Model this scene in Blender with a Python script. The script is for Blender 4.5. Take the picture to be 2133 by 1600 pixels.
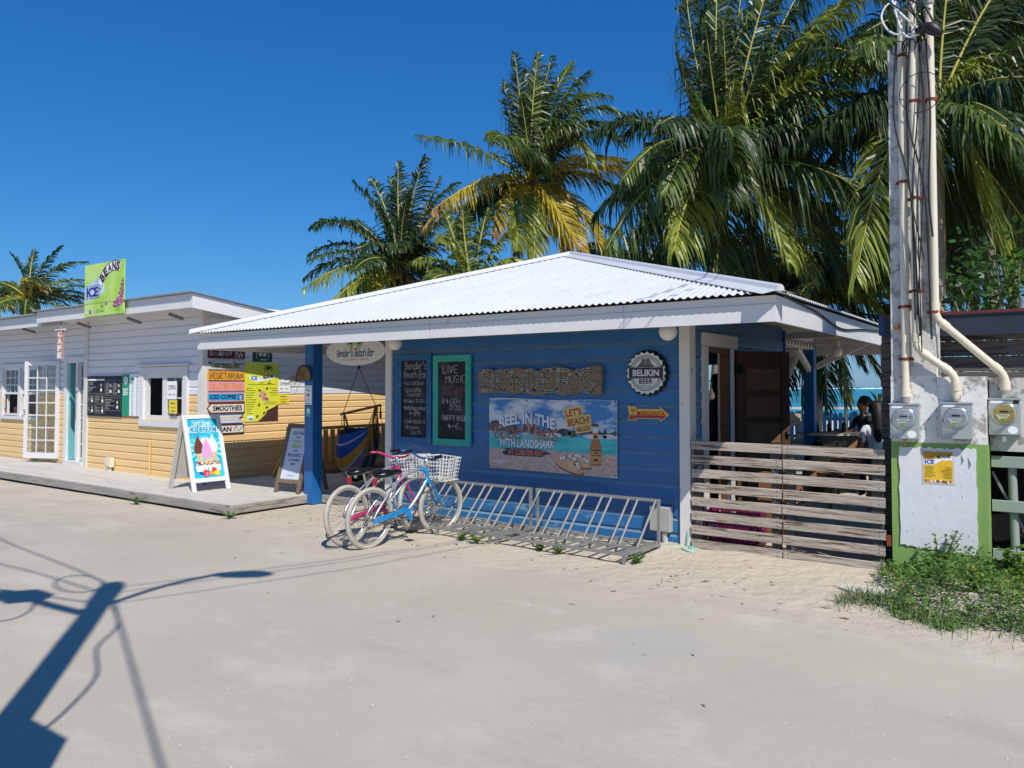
import bpy, math, random
from mathutils import Vector, Matrix
for _o in list(bpy.data.objects): bpy.data.objects.remove(_o, do_unlink=True)
S = bpy.context.scene
COL = S.collection
R = math.radians
rnd = random.Random(7)

# ------------------------------------------------------------------ camera, sky, sun, exposure
F_PX, PITCH, YAW = 1604.0, R(1.7), R(35.653)
CAM = Vector((3.25, -7.757, 1.70))
cd = bpy.data.cameras.new('camera'); cam = bpy.data.objects.new('camera', cd); COL.objects.link(cam)
cam.location = CAM; cam.rotation_euler = (R(90) + PITCH, 0, YAW)
cd.sensor_width = 36; cd.lens = 36 * F_PX / 2133; cd.shift_y = -(800 - (806 - F_PX * math.tan(PITCH))) / 2133
cd.clip_start = .05; cd.clip_end = 9000
S.camera = cam

SUN_AZ = Vector((.805, -.593, 0)).normalized()      # horizontal direction towards the sun
SUN_EL = R(47.2)
SUN = SUN_AZ * math.cos(SUN_EL) + Vector((0, 0, math.sin(SUN_EL)))
W = bpy.data.worlds.new('World'); S.world = W; W.use_nodes = True
nt = W.node_tree; bg = nt.nodes['Background']
sky = nt.nodes.new('ShaderNodeTexSky'); sky.sky_type = 'NISHITA'; sky.sun_disc = False
sky.sun_elevation = SUN_EL; sky.sun_rotation = math.atan2(SUN_AZ.x, SUN_AZ.y)
sky.altitude = 0; sky.air_density = 1.0; sky.dust_density = .35; sky.ozone_density = 3.2
# the camera's vivid rendering of a clear tropical sky: one response curve per channel, the same in every direction
sp = nt.nodes.new('ShaderNodeSeparateColor'); cb = nt.nodes.new('ShaderNodeCombineColor'); nt.links.new(sky.outputs[0], sp.inputs[0])
for i, (k, p) in enumerate(((.145, 1.50), (.735, .92), (1.90, .68))):
    pw = nt.nodes.new('ShaderNodeMath'); pw.operation = 'POWER'; pw.inputs[1].default_value = p; nt.links.new(sp.outputs[i], pw.inputs[0])
    ml = nt.nodes.new('ShaderNodeMath'); ml.operation = 'MULTIPLY'; ml.inputs[1].default_value = k; nt.links.new(pw.outputs[0], ml.inputs[0]); nt.links.new(ml.outputs[0], cb.inputs[i])
nt.links.new(cb.outputs[0], bg.inputs[0]); bg.inputs[1].default_value = .102
sl = bpy.data.lights.new('sun', 'SUN'); sun = bpy.data.objects.new('sun', sl); COL.objects.link(sun)
sl.energy = 4.8; sl.angle = R(.53); sl.color = (1, .95, .865)
sun.rotation_euler = (-SUN).to_track_quat('-Z', 'Y').to_euler(); sun.location = (20, -20, 30)
vs = S.view_settings; vs.view_transform = 'Standard'; vs.look = 'None'; vs.exposure = 0; vs.gamma = 1; vs.use_curve_mapping = False
S.render.engine = 'CYCLES'

# ------------------------------------------------------------------ helpers
CF = Vector((-math.sin(YAW), math.cos(YAW), 0)); CR = Vector((math.cos(YAW), math.sin(YAW), 0)); UP = Vector((0, 0, 1))
_f = CF * math.cos(PITCH) + UP * math.sin(PITCH); _u = -CF * math.sin(PITCH) + UP * math.cos(PITCH)
def at(x, y, w):
    """the point in the place that lies w metres ahead along the sight line measured in the photograph"""
    return CAM + (_f + CR * ((x - 1066.5) / F_PX) - _u * ((y - 758.4) / F_PX)) * w

def hx(h):
    h = h.lstrip('#'); r = []
    for i in (0, 2, 4):
        v = int(h[i:i + 2], 16) / 255
        r.append(v / 12.92 if v <= .04045 else ((v + .055) / 1.055) ** 2.4)
    return tuple(r)

_M = {}
def M(name, col, rough=.6, metal=0, var=.10, scale=4, bump=0, bscale=30, stretch=(1, 1, 1), wear=None, spec=.5, translucent=0, coat=0):
    """procedural material: noisy base colour, optional worn patches (colour, threshold, scale) and fine relief"""
    if name in _M: return _M[name]
    if isinstance(col, str): col = hx(col)
    m = bpy.data.materials.new(name); m.use_nodes = True; n = m.node_tree.nodes; L = m.node_tree.links
    p = n['Principled BSDF']; p.inputs['Roughness'].default_value = rough; p.inputs['Metallic'].default_value = metal
    p.inputs['Specular IOR Level'].default_value = spec
    if coat: p.inputs['Coat Weight'].default_value = coat
    tc = n.new('ShaderNodeTexCoord'); oi = n.new('ShaderNodeObjectInfo')
    sc = n.new('ShaderNodeVectorMath'); sc.operation = 'MULTIPLY_ADD'; sc.inputs[0].default_value = (37, 23, 31)
    cmb = n.new('ShaderNodeCombineXYZ')
    for i in range(3): L.new(oi.outputs['Random'], cmb.inputs[i])
    L.new(cmb.outputs[0], sc.inputs[1]); L.new(tc.outputs['Object'], sc.inputs[2])
    mp = n.new('ShaderNodeMapping'); mp.inputs['Scale'].default_value = stretch; L.new(sc.outputs[0], mp.inputs[0])
    nz = n.new('ShaderNodeTexNoise'); nz.inputs['Scale'].default_value = scale; nz.inputs['Detail'].default_value = 7; nz.inputs['Roughness'].default_value = .62
    L.new(mp.outputs[0], nz.inputs['Vector'])
    cr = n.new('ShaderNodeValToRGB'); cr.color_ramp.elements[0].position = .28; cr.color_ramp.elements[1].position = .72
    cr.color_ramp.elements[0].color = tuple(min(1, c * (1 - var)) for c in col) + (1,)
    cr.color_ramp.elements[1].color = tuple(min(1, c * (1 + var)) for c in col) + (1,)
    L.new(nz.outputs[0], cr.inputs[0]); out = cr.outputs[0]
    if wear:
        for wc, th, ws in (wear if isinstance(wear, list) else [wear]):
            if isinstance(wc, str): wc = hx(wc)
            n2 = n.new('ShaderNodeTexNoise'); n2.inputs['Scale'].default_value = ws; n2.inputs['Detail'].default_value = 9; n2.inputs['Roughness'].default_value = .68
            L.new(mp.outputs[0], n2.inputs['Vector'])
            rr = n.new('ShaderNodeValToRGB'); rr.color_ramp.elements[0].position = th - .05; rr.color_ramp.elements[1].position = th + .02
            L.new(n2.outputs[0], rr.inputs[0])
            mx = n.new('ShaderNodeMix'); mx.data_type = 'RGBA'; L.new(rr.outputs[0], mx.inputs[0]); L.new(out, mx.inputs[6]); mx.inputs[7].default_value = tuple(wc) + (1,)
            out = mx.outputs[2]
    L.new(out, p.inputs['Base Color'])
    if bump:
        nb = n.new('ShaderNodeTexNoise'); nb.inputs['Scale'].default_value = bscale; nb.inputs['Detail'].default_value = 5
        L.new(mp.outputs[0], nb.inputs['Vector'])
        b = n.new('ShaderNodeBump'); b.inputs['Strength'].default_value = bump; b.inputs['Distance'].default_value = .01
        L.new(nb.outputs[0], b.inputs['Height']); L.new(b.outputs[0], p.inputs['Normal'])
    if translucent:
        tr = n.new('ShaderNodeBsdfTranslucent'); L.new(out, tr.inputs[0]); ms = n.new('ShaderNodeMixShader'); ms.inputs[0].default_value = translucent
        L.new(p.outputs[0], ms.inputs[1]); L.new(tr.outputs[0], ms.inputs[2]); L.new(ms.outputs[0], n['Material Output'].inputs[0])
    _M[name] = m
    return m

def tag(o, label=None, cat=None, group=None, kind=None):
    for k, v in (('label', label), ('category', cat), ('group', group), ('kind', kind)):
        if v: o[k] = v
    return o
def thing(name, label, cat, loc=(0, 0, 0), rz=0, group=None):
    o = bpy.data.objects.new(name, None); COL.objects.link(o); o.location = loc; o.rotation_euler = (0, 0, rz); o.empty_display_size = .2
    return tag(o, label, cat, group)
def inst(name, mesh, parent=None, loc=(0, 0, 0), rot=(0, 0, 0), scale=None):
    o = bpy.data.objects.new(name, mesh); COL.objects.link(o); o.parent = parent; o.location = loc; o.rotation_euler = rot
    if scale: o.scale = scale
    return o
def copy_tree(o, parent=None):
    c = o.copy(); COL.objects.link(c); c.parent = parent
    for ch in list(o.children): copy_tree(ch, c)
    return c

class B:
    """collects faces; build() links them as one mesh object"""
    def __init__(s): s.v = []; s.f = []; s.m = []; s.s = []
    def add(s, vs, fs, m=0, smooth=False):
        k = len(s.v); s.v += [tuple(v) for v in vs]
        for f in fs: s.f.append([i + k for i in f]); s.m.append(m); s.s.append(smooth)
        return s
    def box(s, x0, x1, y0, y1, z0, z1, m=0, c=0):
        if c:      # chamfered along its long horizontal edges
            pr = [(y0 + c, z0), (y1 - c, z0), (y1, z0 + c), (y1, z1 - c), (y1 - c, z1), (y0 + c, z1), (y0, z1 - c), (y0, z0 + c)]
            vs = [(x0, a, b) for a, b in pr] + [(x1, a, b) for a, b in pr]
            return s.add(vs, [[i, i + 8, (i + 1) % 8 + 8, (i + 1) % 8] for i in range(8)] + [list(range(8)), list(range(15, 7, -1))], m)
        vs = [(x, y, z) for x in (x0, x1) for y in (y0, y1) for z in (z0, z1)]
        return s.add(vs, [[0, 1, 3, 2], [4, 6, 7, 5], [0, 4, 5, 1], [2, 3, 7, 6], [0, 2, 6, 4], [1, 5, 7, 3]], m)
    def obox(s, c, a, b, d, m=0):
        c, a, b, d = map(Vector, (c, a, b, d))
        vs = [c + a * i + b * j + d * k for i in (-1, 1) for j in (-1, 1) for k in (-1, 1)]
        return s.add(vs, [[0, 1, 3, 2], [4, 6, 7, 5], [0, 4, 5, 1], [2, 3, 7, 6], [0, 2, 6, 4], [1, 5, 7, 3]], m)
    def bar(s, p, q, w, h, m=0, up=(0, 0, 1)):
        p, q = Vector(p), Vector(q); d = (q - p); u = Vector(up)
        sd = d.cross(u)
        if sd.length < 1e-5: sd = d.cross(Vector((1, 0, 0)))
        sd.normalize(); n = sd.cross(d).normalized()
        return s.obox((p + q) / 2, d / 2, sd * (w / 2), n * (h / 2), m)
    def tube(s, pts, r, n=8, m=0, cap=True, smooth=True):
        pts = [Vector(p) for p in pts]; N = len(pts); k = len(s.v)
        rs = r if isinstance(r, (list, tuple)) else [r] * N
        prev = None; rings = []
        for i, p in enumerate(pts):
            t = (pts[min(i + 1, N - 1)] - pts[max(i - 1, 0)])
            if t.length < 1e-9: t = Vector((0, 0, 1))
            t.normalize()
            if prev is None:
                a = t.cross(UP)
                if a.length < .05: a = t.cross(Vector((1, 0, 0)))
            else: a = prev - t * prev.dot(t)
            a.normalize(); prev = a; b = t.cross(a)
            rings += [p + (a * math.cos(2 * math.pi * j / n) + b * math.sin(2 * math.pi * j / n)) * rs[i] for j in range(n)]
        fs = [[i * n + j, i * n + (j + 1) % n, (i + 1) * n + (j + 1) % n, (i + 1) * n + j] for i in range(N - 1) for j in range(n)]
        s.add(rings, fs, m, smooth)
        if cap: s.add(rings[:n][::-1], [list(range(n))], m); s.add(rings[-n:], [list(range(n))], m)
        return s
    def ring(s, c, ax, R_, r, n=32, k=8, m=0, sq=1.0):
        c, ax = Vector(c), Vector(ax).normalized(); a = ax.cross(UP)
        if a.length < .05: a = ax.cross(Vector((1, 0, 0)))
        a.normalize(); b = ax.cross(a); vs = []
        for i in range(n):
            t = 2 * math.pi * i / n; e = a * math.cos(t) + b * math.sin(t)
            for j in range(k):
                q = 2 * math.pi * j / k; vs.append(c + e * (R_ + r * math.cos(q)) + ax * (r * sq * math.sin(q)))
        return s.add(vs, [[i * k + j, i * k + (j + 1) % k, ((i + 1) % n) * k + (j + 1) % k, ((i + 1) % n) * k + j] for i in range(n) for j in range(k)], m, True)
    def lathe(s, c, ax, prof, n=24, m=0, smooth=True):
        """prof: (radius, height along ax)"""
        c, ax = Vector(c), Vector(ax).normalized(); a = ax.cross(UP)
        if a.length < .05: a = ax.cross(Vector((1, 0, 0)))
        a.normalize(); b = ax.cross(a); vs = []
        for r, h in prof: vs += [c + ax * h + (a * math.cos(2 * math.pi * j / n) + b * math.sin(2 * math.pi * j / n)) * r for j in range(n)]
        return s.add(vs, [[i * n + j, i * n + (j + 1) % n, (i + 1) * n + (j + 1) % n, (i + 1) * n + j] for i in range(len(prof) - 1) for j in range(n)], m, smooth)
    def flat(s, pts, off=0, m=0, t=0):
        """a polygon in the local x-z plane, facing -y, off metres in front; t = thickness"""
        k = len(pts)
        if not t: return s.add([(x, -off, z) for x, z in pts], [list(range(k))], m)
        vs = [(x, -off - t, z) for x, z in pts] + [(x, -off, z) for x, z in pts]
        return s.add(vs, [list(range(k)), list(range(2 * k - 1, k - 1, -1))] + [[(i + 1) % k, i, i + k, (i + 1) % k + k] for i in range(k)], m)
    def rect(s, x0, x1, z0, z1, off=0, m=0, t=0): return s.flat([(x0, z0), (x1, z0), (x1, z1), (x0, z1)], off, m, t)
    def ell(s, cx, cz, rx, rz, off=0, m=0, n=28, t=0, a0=0, a1=2 * math.pi, rot=0):
        ps = []
        for i in range(n):
            a = a0 + (a1 - a0) * i / (n if a1 - a0 > 6.28 else n - 1); x, z = rx * math.cos(a), rz * math.sin(a)
            ps.append((cx + x * math.cos(rot) - z * math.sin(rot), cz + x * math.sin(rot) + z * math.cos(rot)))
        return s.flat(ps, off, m, t)
    def ribbon(s, pts, w, off=0, m=0):
        for i in range(len(pts) - 1):
            (x0, z0), (x1, z1) = pts[i], pts[i + 1]; dx, dz = x1 - x0, z1 - z0; l = math.hypot(dx, dz)
            if l < 1e-6: continue
            nx, nz, ex, ez = -dz / l * w / 2, dx / l * w / 2, dx / l * w * .3, dz / l * w * .3
            s.add([(x0 - nx - ex, -off, z0 - nz - ez), (x1 - nx + ex, -off, z1 - nz + ez), (x1 + nx + ex, -off, z1 + nz + ez), (x0 + nx - ex, -off, z0 + nz - ez)], [[0, 1, 2, 3]], m)
        return s
    def mesh(s, name, mats):
        me = bpy.data.meshes.new(name); me.from_pydata(s.v, [], s.f)
        for m in (mats if isinstance(mats, (list, tuple)) else [mats]): me.materials.append(m)
        me.polygons.foreach_set('material_index', s.m); me.polygons.foreach_set('use_smooth', s.s); me.update()
        return me
    def build(s, name, mats, parent=None, loc=(0, 0, 0), rot=(0, 0, 0)):
        return inst(name, s.mesh(name, mats), parent, loc, rot)

def arc(pts, n=8):
    """smooth Catmull-Rom line through the points"""
    P = [Vector(p) for p in pts]; P = [P[0] * 2 - P[1]] + P + [P[-1] * 2 - P[-2]]; o = []
    for i in range(1, len(P) - 2):
        a, b, c, d = P[i - 1:i + 3]
        for k in range(n):
            t = k / n; o.append(.5 * ((2 * b) + (c - a) * t + (2 * a - 5 * b + 4 * c - d) * t * t + (3 * b - a - 3 * c + d) * t ** 3))
    return o + [P[-2]]

# ---- lettering: type (outline font) and hand strokes
_T = {}
def text_mesh(st, bold=0, spacing=1.0):
    key = (st, bold, spacing)
    if key not in _T:
        cu = bpy.data.curves.new('lettering', 'FONT'); cu.body = st; cu.size = 1; cu.offset = bold; cu.space_character = spacing; cu.resolution_u = 3; cu.fill_mode = 'FRONT'
        o = bpy.data.objects.new('lettering', cu); COL.objects.link(o); dg = bpy.context.evaluated_depsgraph_get(); dg.update()
        me = bpy.data.meshes.new_from_object(o.evaluated_get(dg)); bpy.data.objects.remove(o); bpy.data.curves.remove(cu)
        _T[key] = ([v.co.copy() for v in me.vertices], [list(p.vertices) for p in me.polygons]); bpy.data.meshes.remove(me)
    return _T[key]
def txt(b, st, x, z, w, h, off, m=0, bold=.012, shear=0, rot=0, bend=0, spacing=1.0):
    """add the words to b, fitted to a box w by h centred on (x, z)"""
    V, Fs = text_mesh(st, bold, spacing)
    x0, x1 = min(v.x for v in V), max(v.x for v in V); y0, y1 = min(v.y for v in V), max(v.y for v in V)
    o = []
    for v in V:
        a = ((v.x - x0) / (x1 - x0) - .5) * w; c = ((v.y - y0) / (y1 - y0) - .5) * h
        a += shear * c; c += bend * (1 - (2 * a / w) ** 2)
        o.append((x + a * math.cos(rot) - c * math.sin(rot), -off, z + a * math.sin(rot) + c * math.cos(rot)))
    b.add(o, Fs, m); return b
G = {'A': '022842 1434', 'B': '0208 083847463505 3544433202', 'C': '4738180703123243', 'D': '0208 082847432202', 'E': '48080242 0535', 'F': '480802 0535',
     'G': '47381807031232434525', 'H': '0208 4248 0545', 'I': '2228', 'K': '0208 480542', 'L': '080242', 'M': '0208254842', 'N': '02084248', 'O': '183847433212030718',
     'P': '0208 083847463505', 'R': '0208 083847463505 2542', 'S': '473818070615354443321203', 'T': '0848 2228', 'U': '080312324348', 'V': '082248', 'W': '0812253248',
     'X': '0248 0842', 'Y': '082548 2522', 'Z': '08480242', '0': '183847433212030718', '3': '0718384746354443321203', '4': '32380444', '6': '48280503123243443505', '7': '084812',
     'a': '4642 4536160503123243', 'b': '0802 0516364543321203', 'c': '4536160503123243', 'd': '4842 4536160503123243', 'e': '04444536160503123243', 'f': '38281712 0636',
     'g': '46413010 4536160504133344', 'h': '0802 0516364542', 'i': '2622 2827', 'k': '0802 450442', 'l': '2822', 'm': '0602 05162522 25364542', 'n': '0602 0516364542',
     'o': '163645433212030516', 'p': '0600 0516364543321203', 'r': '0602 05163645', 's': '45361605143443321203', 't': '28233243 0646', 'u': '0603123243 4642', 'v': '062246',
     'w': '0612253246', 'x': '0246 0642', 'y': '0623 4610', 'z': '06460242', '-': '0545', "'": '2826', '!': '2824 2322', ':': '2625 2423', '@': '3635251413233445 4647381807031242',
     '&': '421718281705031232', '.': '2223', ' ': ''}
def strokes(st, x, z, w, h, jit=0, rs=None, slant=0, smooth=True):
    """hand-lettered strokes fitted so that the line is w wide and its capitals h high (baseline at z)"""
    adv, cx = [], 0.0
    for ch in st:
        adv.append(cx); cx += {"'": 2.2, 'i': 2.6, 'I': 2.6, 'l': 2.4, ' ': 3.0, '!': 3, ':': 2.6, '.': 2.2}.get(ch, 5.4)
    tot = cx - 1.2; out = []
    for ch, a in zip(st, adv):
        nar = ch in "'iIl!:."
        for sk in G.get(ch, '').split():
            p = []
            for i in range(0, len(sk), 2):
                gx, gy = int(sk[i]) - (1 if nar else 0), int(sk[i + 1]) - 2
                j = (rs.uniform(-jit, jit), rs.uniform(-jit, jit)) if jit else (0, 0)
                yy = (gy / 6 + j[1]) * h
                p.append((x + (a + gx + j[0] * 4) / tot * w + slant * yy, z + yy))
            if smooth and len(p) > 3:
                q = [p[0]]
                for i in range(len(p) - 1):
                    a0, b0 = p[i], p[i + 1]; q += [(a0[0] * .75 + b0[0] * .25, a0[1] * .75 + b0[1] * .25), (a0[0] * .25 + b0[0] * .75, a0[1] * .25 + b0[1] * .75)]
                p = q + [p[-1]]
            out.append(p)
    return out
def hand(b, st, x, z, w, h, lw, off, m=0, jit=.03, rs=None, slant=0):
    for p in strokes(st, x, z, w, h, jit, rs or rnd, slant): b.ribbon(p, lw, off, m)
    return b
def wall_box(x0, x1, z0, z1, holes):
    """rectangles that fill a wall around its openings"""
    zs = sorted({z0, z1, *[h[2] for h in holes], *[h[3] for h in holes]}); out = []
    for a, b in zip(zs, zs[1:]):
        if b <= z0 or a >= z1: continue
        xs = [(x0, x1)]
        for hx0, hx1, hz0, hz1 in holes:
            if hz0 < b - 1e-6 and hz1 > a + 1e-6:
                xs = [q for s, e in xs for q in ((s, min(e, hx0)), (max(s, hx1), e)) if q[1] - q[0] > .01]
        out += [(s, e, max(a, z0), min(b, z1)) for s, e in xs]
    return out
# ------------------------------------------------------------------ materials
WHITE = M('white_paint', '#d6d5d4', .45, var=.035, scale=3, wear=('#b9b4aa', .70, 7))
OFFWHITE = M('aged_white_paint', '#d5d2cb', .55, var=.06, scale=3, wear=('#9c968a', .66, 9))
ROOFW = M('white_roof_sheet', '#cdcfd3', .38, var=.05, scale=1.2, spec=.5, wear=[('#bdbab2', .68, 2.5)])
BLUE = M('blue_wall_paint', (.015, .120, .315), .36, var=.20, scale=1.8, stretch=(.4, 1, 1), wear=[((.05, .16, .36), .73, 14)], bump=.08, bscale=25)
BLUEP = M('blue_post_paint', (.012, .12, .36), .42, var=.12, scale=3, wear=[((.22, .33, .44), .70, 12)])
CAFEW = M('cafe_white_siding', '#d9dade', .5, var=.04, scale=2, wear=('#b7b2ab', .74, 10))
CAFEY = M('cafe_yellow_siding', (.78, .54, .252), .5, var=.06, scale=2.5, stretch=(.3, 1, 1), wear=((.60, .42, .20), .72, 10))
YPAINT = M('yellow_bench_paint', (.60, .31, .05), .5, var=.1, scale=5)
DECKM = M('weathered_deck_board', '#c3beb6', .8, var=.16, scale=5, stretch=(.25, 3, 3), bump=.3, bscale=18, wear=('#8d877e', .64, 9))
GREYW = M('weathered_grey_wood', '#aa9e91', .85, var=.42, scale=6, stretch=(.5, 4, 9), bump=.7, bscale=14, wear=[('#5a493b', .585, 4), ('#bdb6ac', .61, 3)])
DARKW = M('dark_stained_wood', '#4a3327', .65, var=.3, scale=6, stretch=(4, 4, .4), bump=.25, bscale=14)
BROWNW = M('brown_wood', '#7a563a', .65, var=.25, scale=7, stretch=(.4, 5, 5), bump=.3, bscale=14)
FRAMEW = M('rustic_sign_wood', '#71604f', .8, var=.3, scale=8, stretch=(2, 2, 2), bump=.4, bscale=20)
GREYDARK = M('old_dark_plank', '#6b645e', .9, var=.4, scale=6, stretch=(.4, 5, 6), bump=.5, bscale=15, wear=('#3c3733', .55, 6))
BLACK = M('black_paint', '#0d0e10', .55, var=.2)
BLACKP = M('black_plastic', '#121315', .38, var=.15)
CLOTHK = M('black_cloth', '#08090a', .9, var=.3)
STEEL = M('galvanised_steel', '#8f8e8c', .62, metal=.3, var=.16, scale=18, wear=('#6e5644', .68, 16))
CHROME = M('chrome', '#cfd2d6', .18, metal=1, var=.05)
RUST = M('rust', '#7d3b20', .9, var=.35, scale=30, bump=.3)
CONC = M('pole_concrete', '#c7c6c2', .85, var=.10, scale=9, bump=.35, bscale=40, wear=[('#94918b', .58, 6), ('#5f5d5a', .68, 24)])
CONCW = M('whitewashed_concrete', '#dcdbd7', .85, var=.06, scale=5, bump=.3, bscale=25, wear=[('#a29e98', .58, 7), ('#56534f', .655, 20)])
GREENP = M('lime_green_paint', '#7d9f55', .7, var=.08, scale=5, wear=[('#b9c7a0', .71, 8), ('#6f9a3c', .68, 20)])
PVC = M('pvc_conduit', '#d9d0ba', .35, var=.04, scale=3, wear=('#c9bda0', .70, 8))
GLASS = bpy.data.materials.new('window_glass'); GLASS.use_nodes = True
_p = GLASS.node_tree.nodes['Principled BSDF']; _p.inputs['Base Color'].default_value = (.86, .9, .9, 1); _p.inputs['Roughness'].default_value = .03; _p.inputs['Transmission Weight'].default_value = 1; _p.inputs['IOR'].default_value = 1.45
INK = M('black_ink', '#101012', .6, var=.02)
PRINTW = M('white_print', '#eceded', .5, var=.02)
TEAL_IN = M('turquoise_interior_paint', '#6fb8bd', .6)

# ------------------------------------------------------------------ ground, sea
def sand_material():
    m = bpy.data.materials.new('packed_coral_sand'); m.use_nodes = True; n = m.node_tree.nodes; L = m.node_tree.links; p = n['Principled BSDF']
    p.inputs['Roughness'].default_value = .92; p.inputs['Specular IOR Level'].default_value = .2
    tc = n.new('ShaderNodeTexCoord')
    def noise(s, d=6, st=(1, 1, 1), ro=.6):
        mp = n.new('ShaderNodeMapping'); mp.inputs['Scale'].default_value = st; L.new(tc.outputs['Object'], mp.inputs[0])
        z = n.new('ShaderNodeTexNoise'); z.inputs['Scale'].default_value = s; z.inputs['Detail'].default_value = d; z.inputs['Roughness'].default_value = ro; L.new(mp.outputs[0], z.inputs['Vector']); return z.outputs[0]
    def ramp(v, a, b):
        r = n.new('ShaderNodeMapRange'); r.inputs[1].default_value = a; r.inputs[2].default_value = b; L.new(v, r.inputs[0]); return r.outputs[0]
    def mix(f, a, b):
        x = n.new('ShaderNodeMix'); x.data_type = 'RGBA'
        L.new(f, x.inputs[0])
        for i, c in ((6, a), (7, b)):
            if isinstance(c, tuple): x.inputs[i].default_value = c + (1,)
            else: L.new(c, x.inputs[i])
        return x.outputs[2]
    road = mix(ramp(noise(.45, 5), .36, .66), (.425, .376, .304), (.49, .436, .352))       # packed marl
    road = mix(ramp(noise(1.1, 7, (.7, 1.1, 1), .68), .54, .68), road, (.53, .484, .402))     # pale dusty patches
    road = mix(ramp(noise(.8, 6, (.45, 1.0, 1), .66), .57, .72), road, (.365, .330, .275))
    sx = n.new('ShaderNodeSeparateXYZ'); L.new(tc.outputs['Object'], sx.inputs[0])
    vd = n.new('ShaderNodeVectorMath'); vd.operation = 'DISTANCE'; vd.inputs[1].default_value = (1.0, -3.1, 0); L.new(tc.outputs['Object'], vd.inputs[0])
    pu = n.new('ShaderNodeMath'); pu.operation = 'MULTIPLY_ADD'; L.new(noise(2.6, 5), pu.inputs[0]); pu.inputs[1].default_value = 1.1; L.new(vd.outputs['Value'], pu.inputs[2])
    road = mix(ramp(pu.outputs[0], 1.02, .78), road, (.41, .388, .358))                       # dried grey puddle
    ad = n.new('ShaderNodeMath'); ad.operation = 'MULTIPLY_ADD'; L.new(noise(.9, 6, (1, 1, 1), .66), ad.inputs[0]); ad.inputs[1].default_value = 2.1; L.new(sx.outputs[1], ad.inputs[2])
    loose = ramp(ad.outputs[0], -1.0, -.25)                                                # loose sand against the buildings
    base = mix(loose, road, (.545, .475, .365))
    c = mix(ramp(noise(14, 8, (1, 1, 1), .72), .60, .68), base, (.56, .51, .43))               # chalky flecks
    c = mix(ramp(noise(31, 4), .67, .73), c, (.25, .22, .185))                              # dark grit
    c = mix(ramp(noise(85, 2), .35, .7), c, (.48, .436, .365))
    c2 = n.new('ShaderNodeMix'); c2.data_type = 'RGBA'; c2.inputs[0].default_value = .5; L.new(c, c2.inputs[7]); L.new(base, c2.inputs[6]); L.new(c2.outputs[2], p.inputs['Base Color'])
    b1 = n.new('ShaderNodeBump'); b1.inputs['Strength'].default_value = .22; b1.inputs['Distance'].default_value = .008; L.new(noise(40, 4), b1.inputs['Height'])
    hm = n.new('ShaderNodeMath'); hm.operation = 'MULTIPLY'; L.new(noise(6.5, 7, (1, 1, 1), .6), hm.inputs[0]); L.new(loose, hm.inputs[1])
    b2 = n.new('ShaderNodeBump'); b2.inputs['Strength'].default_value = .75; b2.inputs['Distance'].default_value = .06; L.new(hm.outputs[0], b2.inputs['Height']); L.new(b1.outputs[0], b2.inputs['Normal'])
    b3 = n.new('ShaderNodeBump'); b3.inputs['Strength'].default_value = .3; b3.inputs['Distance'].default_value = .04; L.new(noise(1.6, 5), b3.inputs['Height']); L.new(b2.outputs[0], b3.inputs['Normal']); L.new(b3.outputs[0], p.inputs['Normal'])
    return m
SAND = sand_material()
from mathutils import noise as mn
def gz(x, y):
    z = .018 * mn.noise(Vector((x * .35, y * .35, 3.1))) + .006 * mn.noise(Vector((x * 1.7, y * 1.7, 1)))
    if -2.2 < y < .3 and -5.6 < x < 3.2: z += .012 + .018 * mn.noise(Vector((x * 2.3, y * 2.3, 9)))     # scuffed sand in front of the wall
    if -4.6 < x < 2: z += .035 * math.exp(-((y + .12) / .22) ** 2) * (.5 + .8 * mn.noise(Vector((x * 1.3, 4, 2))))     # sand drifted against the wall
    z -= .085 * min(1, max(0, (-4.2 - x) / 2.2))
    s = x * CF.x + y * CF.y
    if s > 20: z -= min(3.0, (s - 20) * .16)
    return z
def axis(a, b, lo, hi, st):
    o = [lo + i * st for i in range(int((hi - lo) / st) + 1)]; v = lo; k = st
    while v > a: k *= 1.5; v -= k; o.insert(0, v)
    v = o[-1]; k = st
    while v < b: k *= 1.5; v += k; o.append(v)
    return o
gx, gy = axis(-700, 700, -18, 6, .2), axis(-700, 700, -8, 8, .2)
g = B(); g.add([(x, y, gz(x, y)) for y in gy for x in gx], [[j * len(gx) + i, j * len(gx) + i + 1, (j + 1) * len(gx) + i + 1, (j + 1) * len(gx) + i] for j in range(len(gy) - 1) for i in range(len(gx) - 1)], 0, True)
tag(g.build('ground', SAND), kind='structure')

SEAM = bpy.data.materials.new('turquoise_sea'); SEAM.use_nodes = True
n = SEAM.node_tree.nodes; L = SEAM.node_tree.links; p = n['Principled BSDF']; p.inputs['Roughness'].default_value = .28; p.inputs['Specular IOR Level'].default_value = .25
tc = n.new('ShaderNodeTexCoord'); mp = n.new('ShaderNodeMapping'); mp.inputs['Rotation'].default_value = (0, 0, -YAW); mp.inputs['Scale'].default_value = (.25, 1, 1); L.new(tc.outputs['Object'], mp.inputs[0])
z1 = n.new('ShaderNodeTexNoise'); z1.inputs['Scale'].default_value = .035; z1.inputs['Detail'].default_value = 8; L.new(mp.outputs[0], z1.inputs['Vector'])
cr = n.new('ShaderNodeValToRGB'); e = cr.color_ramp.elements; e[0].position = .36; e[0].color = (.008, .165, .20, 1); e[1].position = .62; e[1].color = (.03, .27, .29, 1); L.new(z1.outputs[0], cr.inputs[0])
z2 = n.new('ShaderNodeTexNoise'); z2.inputs['Scale'].default_value = .5; z2.inputs['Detail'].default_value = 6; L.new(mp.outputs[0], z2.inputs['Vector'])
rr = n.new('ShaderNodeMapRange'); rr.inputs[1].default_value = .72; rr.inputs[2].default_value = .78; L.new(z2.outputs[0], rr.inputs[0])
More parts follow.
